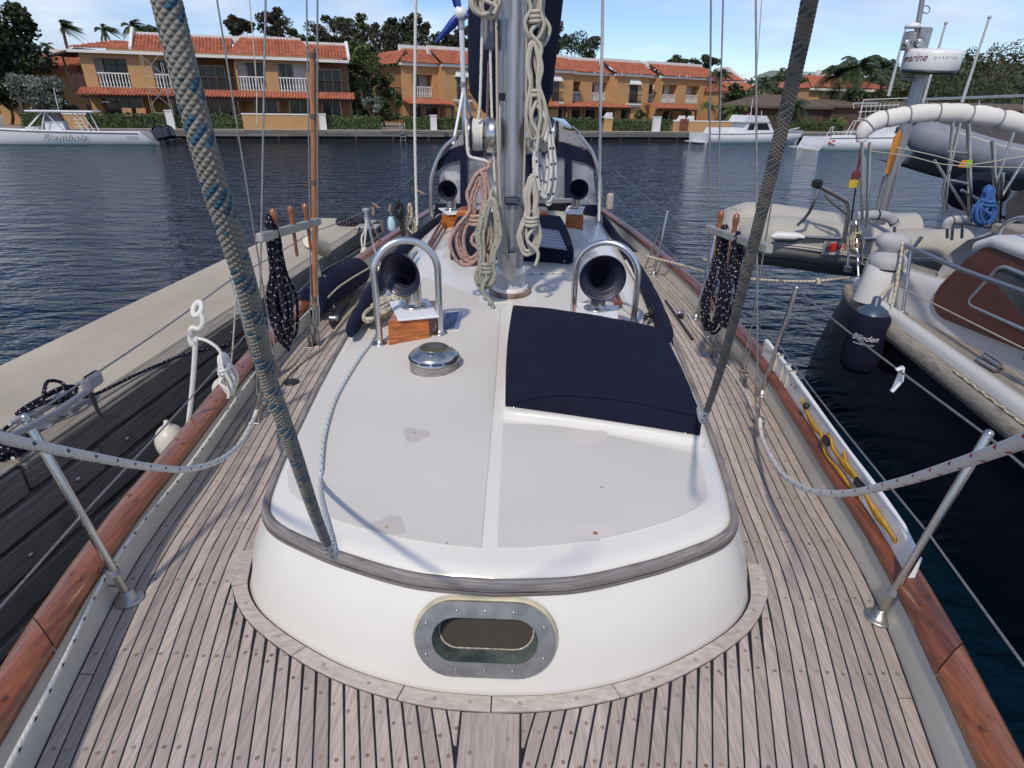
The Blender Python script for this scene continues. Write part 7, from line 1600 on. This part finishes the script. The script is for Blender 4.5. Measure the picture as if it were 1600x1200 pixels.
def palm(name, label, t, cpx, basepx, rpx, seed, nf=22, wind=0.0, leaf='palm', droop=.55, lw=.05, group='palms beyond the far quay', thick=.13):
    rnd = random.Random(seed); s, z = FQ.px(*cpx, t); s2, z2_ = FQ.px(cpx[0]+rpx, cpx[1], t); R_ = abs(s2-s); sb, zb = FQ.px(*basepx, t)
    o = thing(name, label, 'palm tree', FQ.w(sb, t, ZG), group); top = FQ.w(s, t, z); base = FQ.w(sb, t, min(zb, ZG)); b = MB(); P = spl([base, base*.5+top*.5+FQ.e*(sb-s)*.12, top], 8); b.tube(P, [thick*(1.15-.35*i/len(P)) for i in range(len(P))], 8); part(b, 'trunk', BARK, o)
    b = MB()
    for k in range(nf):
        az = 2*math.pi*k/nf+rnd.uniform(-.2, .2); el = rnd.uniform(-.35, 1.15); d = FQ.e*math.cos(az)*math.cos(el)+FQ.n*math.sin(az)*math.cos(el)+np.array([0, 0, math.sin(el)]); d = unit(d+FQ.e*wind*.9); L_ = R_*rnd.uniform(.85, 1.12); pts = []
        for i in range(9):
            f = i/8; p = top+d*L_*f+FQ.e*wind*L_*.45*f*f-np.array([0, 0, droop*L_*f**2.1]); pts.append(p)
        b.tube(pts, [.03*R_/3*(1-.09*i) for i in range(9)], 4)
        Q = spl(pts, 4)
        for i in range(2, len(Q)-1):
            tdir = unit(Q[i+1]-Q[i-1]); side = unit(np.cross(tdir, np.array([0, 0, 1.0]))+1e-6); f = i/len(Q); ll = L_*.30*math.sin(math.pi*min(1, .12+f*.88))+.02
            for sgn in (-1, 1):
                tip = Q[i]+side*sgn*ll*.72+tdir*ll*.55-np.array([0, 0, ll*(.35+.25*rnd.random())])+FQ.e*wind*ll*.4; w_ = lw*R_/3; b.add([Q[i]-tdir*w_, Q[i]+tdir*w_, tip], [(0, 1, 2)], flat=True)
    part(b, 'fronds', LF[leaf], o); return o
# left
tree('shade_tree', 'large dark shade tree at the far left edge of the shore', 'tree', 6, (-4, 62), (64, 66), 'dark', 1, 8000, 30, lsize=.20)
tree('shade_tree', 'lower dark branches of a tree at the left edge behind the silver bush', 'tree', 7, (2, 135), (40, 42), 'dark', 2, 2600, 14, lsize=.18)
tree('silver_bush', 'silvery grey round bush beside the white motorboat canopy', 'bush', 2.2, (52, 142), (43, 34), 'silver', 3, 3600, 22, trunk=True, lsize=.10)
tree('dark_bush', 'dark shrubbery under the left house balcony', 'bush', 3, (92, 160), (26, 22), 'dark', 4, 1500, 10, lsize=.12)
palm('coconut_palm', 'tall coconut palm bent by the wind above the far left roof', 28, (97, 42), (104, 80), 26, 5, 24, .75, lw=.07, thick=.16)
palm('coconut_palm', 'windblown palm behind the left end of the orange roof', 24, (162, 46), (164, 80), 24, 6, 22, .55, lw=.07); palm('coconut_palm', 'windblown palm just left of the thick blue rope', 26, (205, 40), (207, 80), 27, 7, 22, .5, lw=.07); palm('coconut_palm', 'small palm below the tall coconut palm at far left', 26, (72, 70), (74, 90), 16, 8, 18, .3, lw=.07)
# behind the houses
BT = 'trees behind the far houses'
for i, (c_, r_, lf, lb, t_) in enumerate((
    ((228, 52), (26, 14), 'dark', 'dark tree crown hidden mostly by the thick blue rope', 40), ((372, 40), (24, 17), 'brown', 'sparse rounded tree above the left roof ridge', 34), ((428, 38), (30, 27), 'brown', 'airy olive tree right of the thin shrouds', 36),
    ((470, 62), (24, 16), 'dark', 'low dark tree behind the varnished pole', 40), ((515, 55), (36, 28), 'brown', 'broad brownish tree above the end of the left house', 42), ((548, 37), (28, 19), 'mid', 'tall green topped tree in the middle of the grove', 46), ((590, 58), (34, 28), 'brown', 'wide dark tree in the grove between the houses', 44), ((622, 46), (30, 20), 'dark', 'flat topped dark tree in the grove', 50), ((655, 40), (20, 22), 'brown', 'tall thin crowned tree right of the grove', 48),
    ((640, 70), (34, 22), 'dark', 'dark tree low behind the right house roof', 46), ((690, 66), (26, 16), 'dark', 'rounded dark tree behind the wind generator', 50), ((728, 62), (24, 18), 'brown', 'loose tree behind the wind generator pole', 50), ((905, 74), (40, 30), 'dark', 'dense dark tree right of the sail cover', 40), ((872, 60), (16, 26), 'brown', 'wispy tree close beside the sail cover', 44), ((560, 84), (30, 20), 'mid', 'green tree behind the white gable end', 30))):
    tree('backdrop_tree', lb, 'tree', t_, c_, r_, lf, 20+i, 2000, 14, lsize=.20, group=BT)
tree('garden_tree', 'bright green tree in the gap between the two ochre houses', 'tree', 8, (575, 100), (30, 28), 'light', 40, 2600, 16, lsize=.13); tree('garden_tree', 'drooping green tree beside the right house balcony', 'tree', 9, (597, 135), (20, 28), 'mid', 41, 1700, 12, lsize=.12)
tree('silver_bush', 'small silver bush between the two ochre houses', 'bush', 3.5, (581, 166), (17, 17), 'silver', 42, 1100, 10, lsize=.08); tree('dark_bush', 'dark green bush beside the path between the houses', 'bush', 5, (610, 184), (18, 10), 'dark', 43, 700, 8, trunk=False, lsize=.10)
tree('garden_shrub', 'round green shrub in front of the right house wall', 'bush', 8, (1002, 181), (11, 11), 'mid', 44, 800, 8, lsize=.11)
# right of the long house
for i, (c_, r_, lf, lb, t_) in enumerate((((1055, 96), (20, 9), 'mid', 'low green tree above the right end of the long roof', 60), ((1102, 100), (24, 14), 'dark', 'dark green tree behind the right end of the long house', 50), ((1150, 160), (26, 28), 'dark', 'dark shrubbery right of the long ochre house', 14), ((1200, 150), (34, 24), 'dark', 'dark tree mass behind the white sport boat', 20), ((1225, 125), (26, 20), 'mid', 'green tree left of the thick right rope', 34), ((1255, 140), (20, 18), 'mid', 'green tree behind the thick right rope', 26), ((1330, 158), (30, 20), 'dark', 'dark bushes below the date palms', 12), ((1440, 130), (40, 36), 'dark', 'dark tree behind the radar mast', 34), ((1500, 112), (46, 40), 'dark', 'big dark tree behind the tall aerial', 44), ((1560, 110), (52, 42), 'mid', 'broad tree mass at the right edge', 40), ((1620, 115), (50, 44), 'dark', 'dark tree at the far right edge of the shore', 46), ((1520, 140), (60, 20), 'dark', 'low dark thicket above the terrace roof', 26), ((1400, 150), (36, 20), 'mid', 'green thicket right of the date palms', 20))):
    tree('backdrop_tree', lb, 'tree', t_, c_, r_, lf, 60+i, 1700, 14, lsize=.20, group='trees on the right shore')
for i, (c_, bs, r_, wd, lf, lb, t_) in enumerate((((1342, 105), (1336, 190), 46, .05, 'palm', 'largest date palm left of the radar mast', 13), ((1310, 118), (1312, 190), 34, 0, 'palm', 'date palm at the left of the right hand group', 15), ((1378, 112), (1372, 190), 36, .1, 'palm', 'date palm nearest the radar mast', 16), ((1190, 135), (1190, 190), 26, .2, 'palm', 'feathery palm over the white sport boat', 12), ((1125, 118), (1124, 180), 22, .1, 'palm', 'palm behind the end of the long house', 22), ((1150, 172), (1150, 200), 22, 0, 'palml', 'low bright palm beside the garden wall', 5), ((1108, 165), (1108, 196), 16, 0, 'palml', 'slim bright palm against the house wall', 8), ((1305, 192), (1305, 206), 19, 0, 'palml', 'low yellow green palm behind the boat bow', 4), ((1245, 165), (1245, 200), 24, 0, 'palm', 'palm in front of the thatched restaurant', 5))):
    palm('date_palm' if r_ > 30 else 'small_palm', lb, t_, c_, bs, r_, 80+i, 26, wd, lf, .62, lw=.045)

# dense far woodland that reads as one dark mass behind everything
rnd = random.Random(99); b = MB(); pts = []
for _ in range(16000):
    px = rnd.uniform(-60, 1760); 
    hgt = np.interp(px, [-60, 60, 120, 330, 430, 520, 640, 760, 860, 960, 1060, 1140, 1250, 1330, 1420, 1480, 1600, 1760], [70, 95, 108, 80, 72, 58, 62, 72, 92, 110, 112, 122, 120, 110, 100, 82, 84, 80])
    hgt += 5*mnoise.noise(Vector((px*.045, 0, 3)))+3*mnoise.noise(Vector((px*.15, 2, 3))); t_ = rnd.uniform(48, 62) if px < 1180 else rnd.uniform(40, 54); s_, zt_ = FQ.px(px, hgt, t_); zt_ = min(zt_, 16); f = rnd.random()**.75; pts.append(FQ.w(s_, t_, ZG+(zt_-ZG)*f))
leafmesh(b, pts, .52, rnd, .62, True)
lo = [FQ.w(FQ.px(px, 150, 63)[0], 63, ZG) for px in range(-120, 1860, 60)]; hi_ = []
for px in range(-120, 1860, 60):
    hgt = np.interp(px, [-60, 60, 120, 330, 430, 520, 640, 760, 860, 960, 1060, 1140, 1250, 1330, 1420, 1480, 1600, 1760], [70, 95, 108, 80, 72, 58, 62, 72, 92, 110, 112, 122, 120, 110, 100, 82, 84, 80])+16; s_, zt_ = FQ.px(px, hgt, 63); hi_.append(FQ.w(s_, 63, min(zt_, 15)))
b.loft([[p, q, q+FQ.n*6, p+FQ.n*6] for p, q in zip(lo, hi_)], False, False)
solo(b, 'woodland', LF['dark'], kind='stuff', base=(0, 0, 0))
for i, (c_, r_, lf, lb) in enumerate((((562, 150), (24, 26), 'mid', 'leafy green bush filling the gap right of the left house'), ((610, 160), (18, 22), 'mid', 'leafy bush under the right house side balcony'), ((548, 118), (20, 24), 'light', 'green foliage against the end wall of the left house'), ((590, 180), (26, 12), 'dark', 'low dark shrubs beside the garden path'))):
    tree('garden_bush', lb, 'bush', 7+i, c_, r_, lf, 120+i, 1900, 14, trunk=False, lsize=.13)
# ================================================================ BOATS ACROSS THE WATER
BW = mat('white boat hull', (.66, .67, .69), rough=.35, var=.05, sc=1.5, coat=.2)
BT_ = mat('turquoise boot stripe', (.05, .16, .18), rough=.5, var=.2)
def hull(F, s_bow, s_stern, t0, beam, zb, zs, par, m_=BW, n=14, rake=1.0):
    """bow at s_bow, stern at s_stern; t0 is the side towards us"""
    d = s_stern-s_bow; b = MB(); rg = []
    for i in range(n+1):
        f = i/n; s = s_bow+d*f; w_ = beam/2*min(1, (f/.42)**.62) if f < .42 else beam/2*(1-.08*(f-.42)); zt = zb+(zs-zb)*min(1, f*1.5); k = (1-f)**2*rake*(1 if d > 0 else -1); tc_ = t0+beam/2; w_ = max(w_, .02)
        rg.append([F.w(s-k*.9, tc_-w_, zt), F.w(s-k*.55, tc_-w_*.97, zt*.55), F.w(s-k*.2, tc_-w_*.86, .02), F.w(s, tc_-w_*.5, -.35), F.w(s, tc_+w_*.5, -.35), F.w(s-k*.2, tc_+w_*.86, .02), F.w(s-k*.55, tc_+w_*.97, zt*.55), F.w(s-k*.9, tc_+w_, zt)])
    b.loft(rg, True, True); h = part(b, 'hull', m_, par); return h, rg
# motorboat at far left, bow out of the frame
FB = Frame(*FQ.w(0, -3.3, 0)[:2], 18.2)
def bx(px, py=215, t=0.0): return FB.px(px, py, t)
sst = bx(240)[0]; mbt = thing('motorboat', 'long white open motorboat with canopy and dark outboards moored at far left', 'motorboat', FB.w(sst-5, 1.2, 0))
zt_ = bx(100, 206)[1]
b = MB(); L_ = 12.5; rg = []
for i in range(15):
    f = i/14; s = sst-L_*f; w_ = 1.25*(1 if f < .55 else max(.02, 1-((f-.55)/.45)**1.8)); zt2 = zt_+.0+.35*f**2; tc_ = 1.25; kk = .9*(1-f) if i == 0 else 0
    rg.append([FB.w(s-(.8 if i == 0 else 0), tc_-w_, zt2), FB.w(s-(.75 if i == 0 else 0), tc_-w_*1.02, zt2-.08), FB.w(s-(.3 if i == 0 else 0), tc_-w_*.95, .38), FB.w(s, tc_-w_*.9, .02), FB.w(s, tc_-w_*.5, -.3), FB.w(s, tc_+w_*.5, -.3), FB.w(s, tc_+w_*.9, .02), FB.w(s-(.8 if i == 0 else 0), tc_+w_, zt2)])
b.loft(rg, True, True); mh = part(b, 'hull', BW, mbt)
b = MB(); b.loft([[r_[0]*.5+r_[1]*.5+FB.n*-.012, r_[1]+FB.n*-.014+np.array([0, 0, -.04])] for r_ in rg[1:]], False, False); part(b, 'gunwale_strip', mat('dark gunwale strip', (.10, .11, .13), rough=.5), mbt)
b = MB(); b.loft([[r_[3]+FB.n*-.02+np.array([0, 0, .045]), r_[3]+FB.n*-.02+np.array([0, 0, .0])] for r_ in rg[0:]], False, False); part(b, 'boot_stripe', BT_, mbt)
s_t0, s_t1 = bx(40, 175, .6)[0], bx(147, 175, .6)[0]; ztt = bx(95, 174, .6)[1]
b = MB(); b.bbox(FB.w((s_t0+s_t1)/2, 1.25, ztt), (s_t1-s_t0, 1.9, .12), .05, (FB.e, FB.n, (0, 0, 1))); part(b, 'canopy', BW, mbt)
for (p0, p1) in (((38, 206), (68, 177)), ((64, 203), (75, 192)), ((101, 207), (70, 178)), ((131, 207), (112, 177)), ((141, 207), (120, 177)), ((149, 207), (126, 177)), ((156, 206), (140, 178))):
    for t_ in (.55, 1.95):
        a, za = bx(*p0, t_); c, zc = bx(*p1, t_); b = MB(); b.tube([FB.w(a, t_, zt_-.05), FB.w(c, t_, ztt)], .035, 6); part(b, 'canopy_leg', BW, mbt)
for z in (.28, .5, .72): b = MB(); a = bx(131, 200, .55)[0]; b.fbox(FB, a-.5, a+.1, .5, .56, zt_+z, zt_+z+.03); part(b, 'rod_rack', BW, mbt)
a, c = bx(72, 200, 1.0)[0], bx(104, 200, 1.0)[0]; b = MB(); b.prism([FB.w(a, .8, zt_-.2), FB.w(c, .8, zt_-.2), FB.w(c-.1, .8, zt_+.62), FB.w(a+.05, .8, zt_+.62)], FB.n*.9); part(b, 'console', BW, mbt)
b = MB(); b.prism([FB.w(a+.05, .85, zt_+.63), FB.w(c-.1, .85, zt_+.63), FB.w(c-.4, .85, ztt-.1), FB.w(a+.15, .85, ztt-.1)], FB.n*.8); part(b, 'windscreen', mat('grey clear screen', (.20, .22, .23), rough=.1, var=.2, alpha=.55), mbt)
b = MB(); b.fbox(FB, bx(38, 199, .6)[0], bx(58, 199, .6)[0], .7, 1.9, zt_+.12, zt_+.25); part(b, 'bow_seat', BW, mbt)
b = MB(); s_ = bx(88, 160, 1.2)[0]; b.tube([FB.w(s_, 1.2, ztt), FB.w(bx(84, 138, 1.2)[0], 1.2, bx(84, 138, 1.2)[1])], .018, 5); part(b, 'aerial', WHITEP, mbt)
s_, z_ = bx(100, 214, -.03); text('Frambola', .62, FB.w(s_, -.035, z_-.06), FB.e, (0, 0, 1), mat('black script', (.02, .02, .03), rough=.5), 'name_lettering', mbt, shear=.55, sp=1.08, thin=.012)
s_, z_ = bx(206, 214, -.03); text('BONAIRE', .16, FB.w(s_, -.035, z_), FB.e, (0, 0, 1), mat('grey small print', (.2, .2, .22), rough=.5), 'port_lettering', mbt)
OB = mat('dark blue outboard', (.022, .028, .045), rough=.25, var=.1, coat=.4)
for j, t_ in enumerate((.75, 1.6)):
    s_ = sst+.15+.25*j; b = MB(); rg2 = []
    for f, w_, h_, zc, ds in ((0, .14, .36, .66, -.30), (.12, .26, .54, .66, -.22), (.4, .31, .60, .62, -.02), (.7, .29, .56, .54, .28), (.9, .22, .42, .46, .48), (1, .1, .22, .40, .58)):
        rg2.append([FB.w(s_+ds+.10*math.sin(a), t_+w_*math.cos(a), zc+.22+h_*math.sin(a)) for a in np.linspace(0, 2*math.pi, 17)[:-1]])
    b = MB(); b.bbox(FB.w(s_+.16, t_, .70), (.98, .54, .92), .20, (unit(FB.e+np.array([0, 0, .22])), FB.n, unit(np.array([0, 0, 1.0])-FB.e*.22))); ob = part(b, 'outboard', OB, mbt); b = MB(); b.loft([[FB.w(s_+.1+dx, t_+w_, z) for dx, w_ in ((-.1, -.1), (.25, -.1), (.25, .1), (-.1, .1))] for z in (.75, .3, -.3)], True, True); b.bbox(FB.w(s_+.75, t_, .28), (.5, .25, .14), .04, (FB.e, FB.n, (0, 0, 1))); part(b, 'leg', OB, ob)
# sport boat behind the right shrouds
FS = Frame(*FQ.w(0, -3.6, 0)[:2], 18.2)
def sxp(px, py, t=0.0): return FS.px(px, py, t)
s0 = sxp(1108, 215)[0]; s1 = sxp(1262, 215)[0]; sp_ = thing('sport_boat', 'white cabin sport boat with flybridge moored behind the right shrouds', 'motorboat', FS.w((s0+s1)/2, 1.5, 0))
zd = sxp(1160, 207)[1]; b = MB(); rg = []; n_ = 14
for i in range(n_+1):
    f = i/n_; s = s0+(s1-s0)*f; w_ = 1.6*(1 if f < .5 else max(.02, 1-((f-.5)/.5)**2)); z = zd-.1+.35*max(0, f-.3); rg.append([FS.w(s+.8*f*f, 1.6-w_, z), FS.w(s+.4*f*f, 1.6-w_*.96, .4), FS.w(s, 1.6-w_*.88, 0), FS.w(s, 1.6, -.5), FS.w(s, 1.6+w_*.88, 0), FS.w(s+.4*f*f, 1.6+w_*.96, .4), FS.w(s+.8*f*f, 1.6+w_, z)])
b.loft(rg, True, True); part(b, 'hull', BW, sp_); b = MB(); b.loft([[r_[2]+FS.n*-.02+np.array([0, 0, .03]), r_[2]+FS.n*-.02+np.array([0, 0, -.03])] for r_ in rg], False, False); part(b, 'boot_stripe', BT_, sp_); b = MB(); b.loft([[r_[0]+FS.n*-.02+np.array([0, 0, .0]), r_[0]+FS.n*-.02+np.array([0, 0, -.06])] for r_ in rg], False, False); part(b, 'gunwale_strip', GREYP, sp_)
b = MB(); b.fbox(FS, s0-.7, s0, .5, 2.7, .12, .2); part(b, 'swim_platform', BW, sp_)
def bxp(pts, t0, t1, m_, nm, par=sp_, F=FS): 
    b = MB(); P = [F.w(*( (lambda q: (q[0], t0, q[1]))(F.px(*p, t0)) )) for p in pts]; b.prism(P, F.n*(t1-t0)); return part(b, nm, m_, par)
bxp([(1158, 209), (1210, 208), (1203, 191), (1171, 191)], .5, 2.7, BW, 'cabin'); bxp([(1168, 203), (1178, 203), (1180, 193), (1172, 193)], .47, .5, DGL, 'window'); bxp([(1184, 203), (1203, 203), (1199, 193), (1184, 193)], .47, .5, DGL, 'window'); bxp([(1163, 191), (1204, 191), (1198, 181), (1170, 180)], .4, 2.8, BW, 'flybridge'); bxp([(1168, 186), (1171, 186), (1171, 177), (1168, 177)], .7, .8, mat('red cloth', (.35, .03, .04), rough=.8), 'red_flag')
for (p0, p1) in (((1173, 181), (1176, 155)), ((1172, 181), (1174, 175)), ((1190, 181), (1190, 173)), ((1168, 192), (1160, 206)), ((1213, 205), (1248, 201)), ((1225, 205), (1249, 199)), ((1236, 212), (1248, 205))):
    a, z0 = sxp(*p0, 1.2); c, z1 = sxp(*p1, 1.2); b = MB(); b.tube([FS.w(a, 1.2, z0), FS.w(c, 1.2, z1)], .03, 6); part(b, 'rail', BW, sp_)
bxp([(1100, 207), (1152, 207), (1150, 199), (1104, 199)], 2.4, 2.5, BW, 'cockpit_side')
# dive boat with upper deck and railings
FD = Frame(*FQ.w(0, -8.5, 0)[:2], 8.0)
def dxp(px, py, t=0.0): return FD.px(px, py, t)
s0, s1 = dxp(1284, 222)[0], dxp(1470, 230)[0]; dv_ = thing('dive_boat', 'white dive boat with red dive flag panel and railed upper deck on the right', 'dive boat', FD.w((s0+s1)/2, 1.7, 0))
zd = dxp(1330, 216)[1]; b = MB(); rg = []
for i in range(n_+1):
    f = i/n_; s = s0+(s1+3-s0)*f; w_ = 1.7*(1 if f < .6 else max(.02, 1-((f-.6)/.4)**2)); z = zd+.25*f; rg.append([FD.w(s+(.5 if i == 0 else 0), 1.7-w_, z), FD.w(s+(.25 if i == 0 else 0), 1.7-w_*.97, .45), FD.w(s, 1.7-w_*.9, 0), FD.w(s, 1.7, -.5), FD.w(s, 1.7+w_*.9, 0), FD.w(s+(.25 if i == 0 else 0), 1.7+w_*.97, .45), FD.w(s+(.5 if i == 0 else 0), 1.7+w_, z)])
b.loft(rg, True, True); part(b, 'hull', BW, dv_); b = MB(); b.loft([[r_[2]+FD.n*-.03+np.array([0, 0, .05]), r_[2]+FD.n*-.03+np.array([0, 0, -.02])] for r_ in rg], False, False); part(b, 'boot_stripe', BT_, dv_); b = MB(); b.loft([[r_[0]+FD.n*-.02, r_[0]+FD.n*-.02+np.array([0, 0, -.07])] for r_ in rg], False, False); part(b, 'gunwale_strip', GREYP, dv_)
b = MB(); b.fbox(FD, s0-1.0, s0, .6, 2.8, .14, .22); part(b, 'swim_platform', BW, dv_)
P = [(1295, 219), (1305, 219), (1305, 225.5), (1295, 225)]; RD = mat('red flag panel', (.50, .03, .04), rough=.5, var=.1); q = [dxp(*p, -.045) for p in P]; b = MB(); b.poly([FD.w(a, -.045, z) for a, z in q]); fl2 = part(b, 'flag_panel', RD, dv_); b = MB(); (a0, z0), (a1, z1), (a2, z2_), (a3, z3) = q; b.poly([FD.w(a0, -.06, z0), FD.w(a0+.10, -.06, z0), FD.w(a2, -.06, z2_+.10), FD.w(a2, -.06, z2_), FD.w(a2-.10, -.06, z2_), FD.w(a0, -.06, z0-.10)]); part(b, 'white_stripe', WHITEP, fl2)
bxp([(1300, 217), (1352, 217), (1352, 211), (1300, 211)], .3, .36, BW, 'bulwark', dv_, FD); bxp([(1370, 216), (1470, 220), (1470, 196), (1392, 194)], .5, 2.9, BW, 'cabin', dv_, FD); bxp([(1398, 208), (1420, 208), (1420, 198), (1402, 198)], .46, .5, DGL, 'window', dv_, FD)
def drail(p0, p1, r_=.03, t_=.4, nm='rail'):
    a, z0 = dxp(*p0, t_); c, z1 = dxp(*p1, t_); b = MB(); b.tube([FD.w(a, t_, z0), FD.w(c, t_, z1)], r_, 6); part(b, nm, BW, dv_)
for p in (((1286, 222), (1299, 199)), ((1299, 199), (1303, 198)), ((1303, 198), (1300, 206)), ((1300, 206), (1352, 206)), ((1320, 212), (1334, 189)), ((1334, 189), (1360, 189)), ((1327, 212), (1338, 190)), ((1341, 190), (1349, 156)), ((1349, 156), (1422, 153)), ((1341, 175), (1400, 172)), ((1340, 186), (1400, 184)), ((1333, 161), (1334, 170)), ((1333, 161), (1372, 161)), ((1400, 190), (1422, 153)), ((1345, 166), (1405, 164))): drail(*p)
for px in np.arange(1303, 1352, 7): drail((px, 206), (px, 212), .02)
for px in np.arange(1344, 1404, 7): drail((px, 187), (px+4, 161), .02, .9)
for z_ in (153,): bxp([(1447, 157), (1640, 150), (1640, 146.5), (1447, 154)], .2, 2.6, mat('grey roof edge', (.22, .25, .28), rough=.5), 'upper_roof', dv_, FD)
for px in (1449, 1530, 1600): drail((px, 156), (px, 215), .04, .4, 'roof_post')
# second dinghy under a charcoal cover, beyond the sunshade
d2 = thing('inflatable_dinghy', 'blue grey inflatable under a charcoal cover behind the sunshade frame', 'dinghy', UY(1520, 230, 10.5))
T_ = spl([UY(1430, 212, 10.3), UY(1445, 214, 10.0), UY(1490, 226, 9.8), UY(1560, 246, 9.7), UY(1660, 262, 9.7)], 6)
b = MB(); b.tube(T_, [.10+.16*min(1, i/6) for i in range(len(T_))], 16); part(b, 'side_tube', mat('blue grey tube', (.20, .215, .26), rough=.6, var=.12), d2)
b = MB(); b.loft([[p+np.array([0, -.18, .16]), p+np.array([0, .0, .28+.10*min(1, i/8)]), p+np.array([0, .5, .36+.10*min(1, i/8)]), p+np.array([0, 1.5, .25])] for i, p in enumerate(T_)], False, False); part(b, 'cover', mat('charcoal dinghy cover', (.055, .052, .055), rough=.9, var=.2, bump=.4, bsc=5), d2)
b = MB(); b.loft([[p+np.array([0, -.1, -.18]), p+np.array([0, .2, -.42]), p+np.array([0, 1.1, -.42])] for p in T_[2:]], False, False); part(b, 'bottom', mat('grey dinghy floor', (.13, .125, .12), rough=.7, var=.1), d2)
b = MB(); b.tube([p+np.array([0, -.20, .14]) for p in T_], .02, 6); part(b, 'grab_line', GRB, d2)
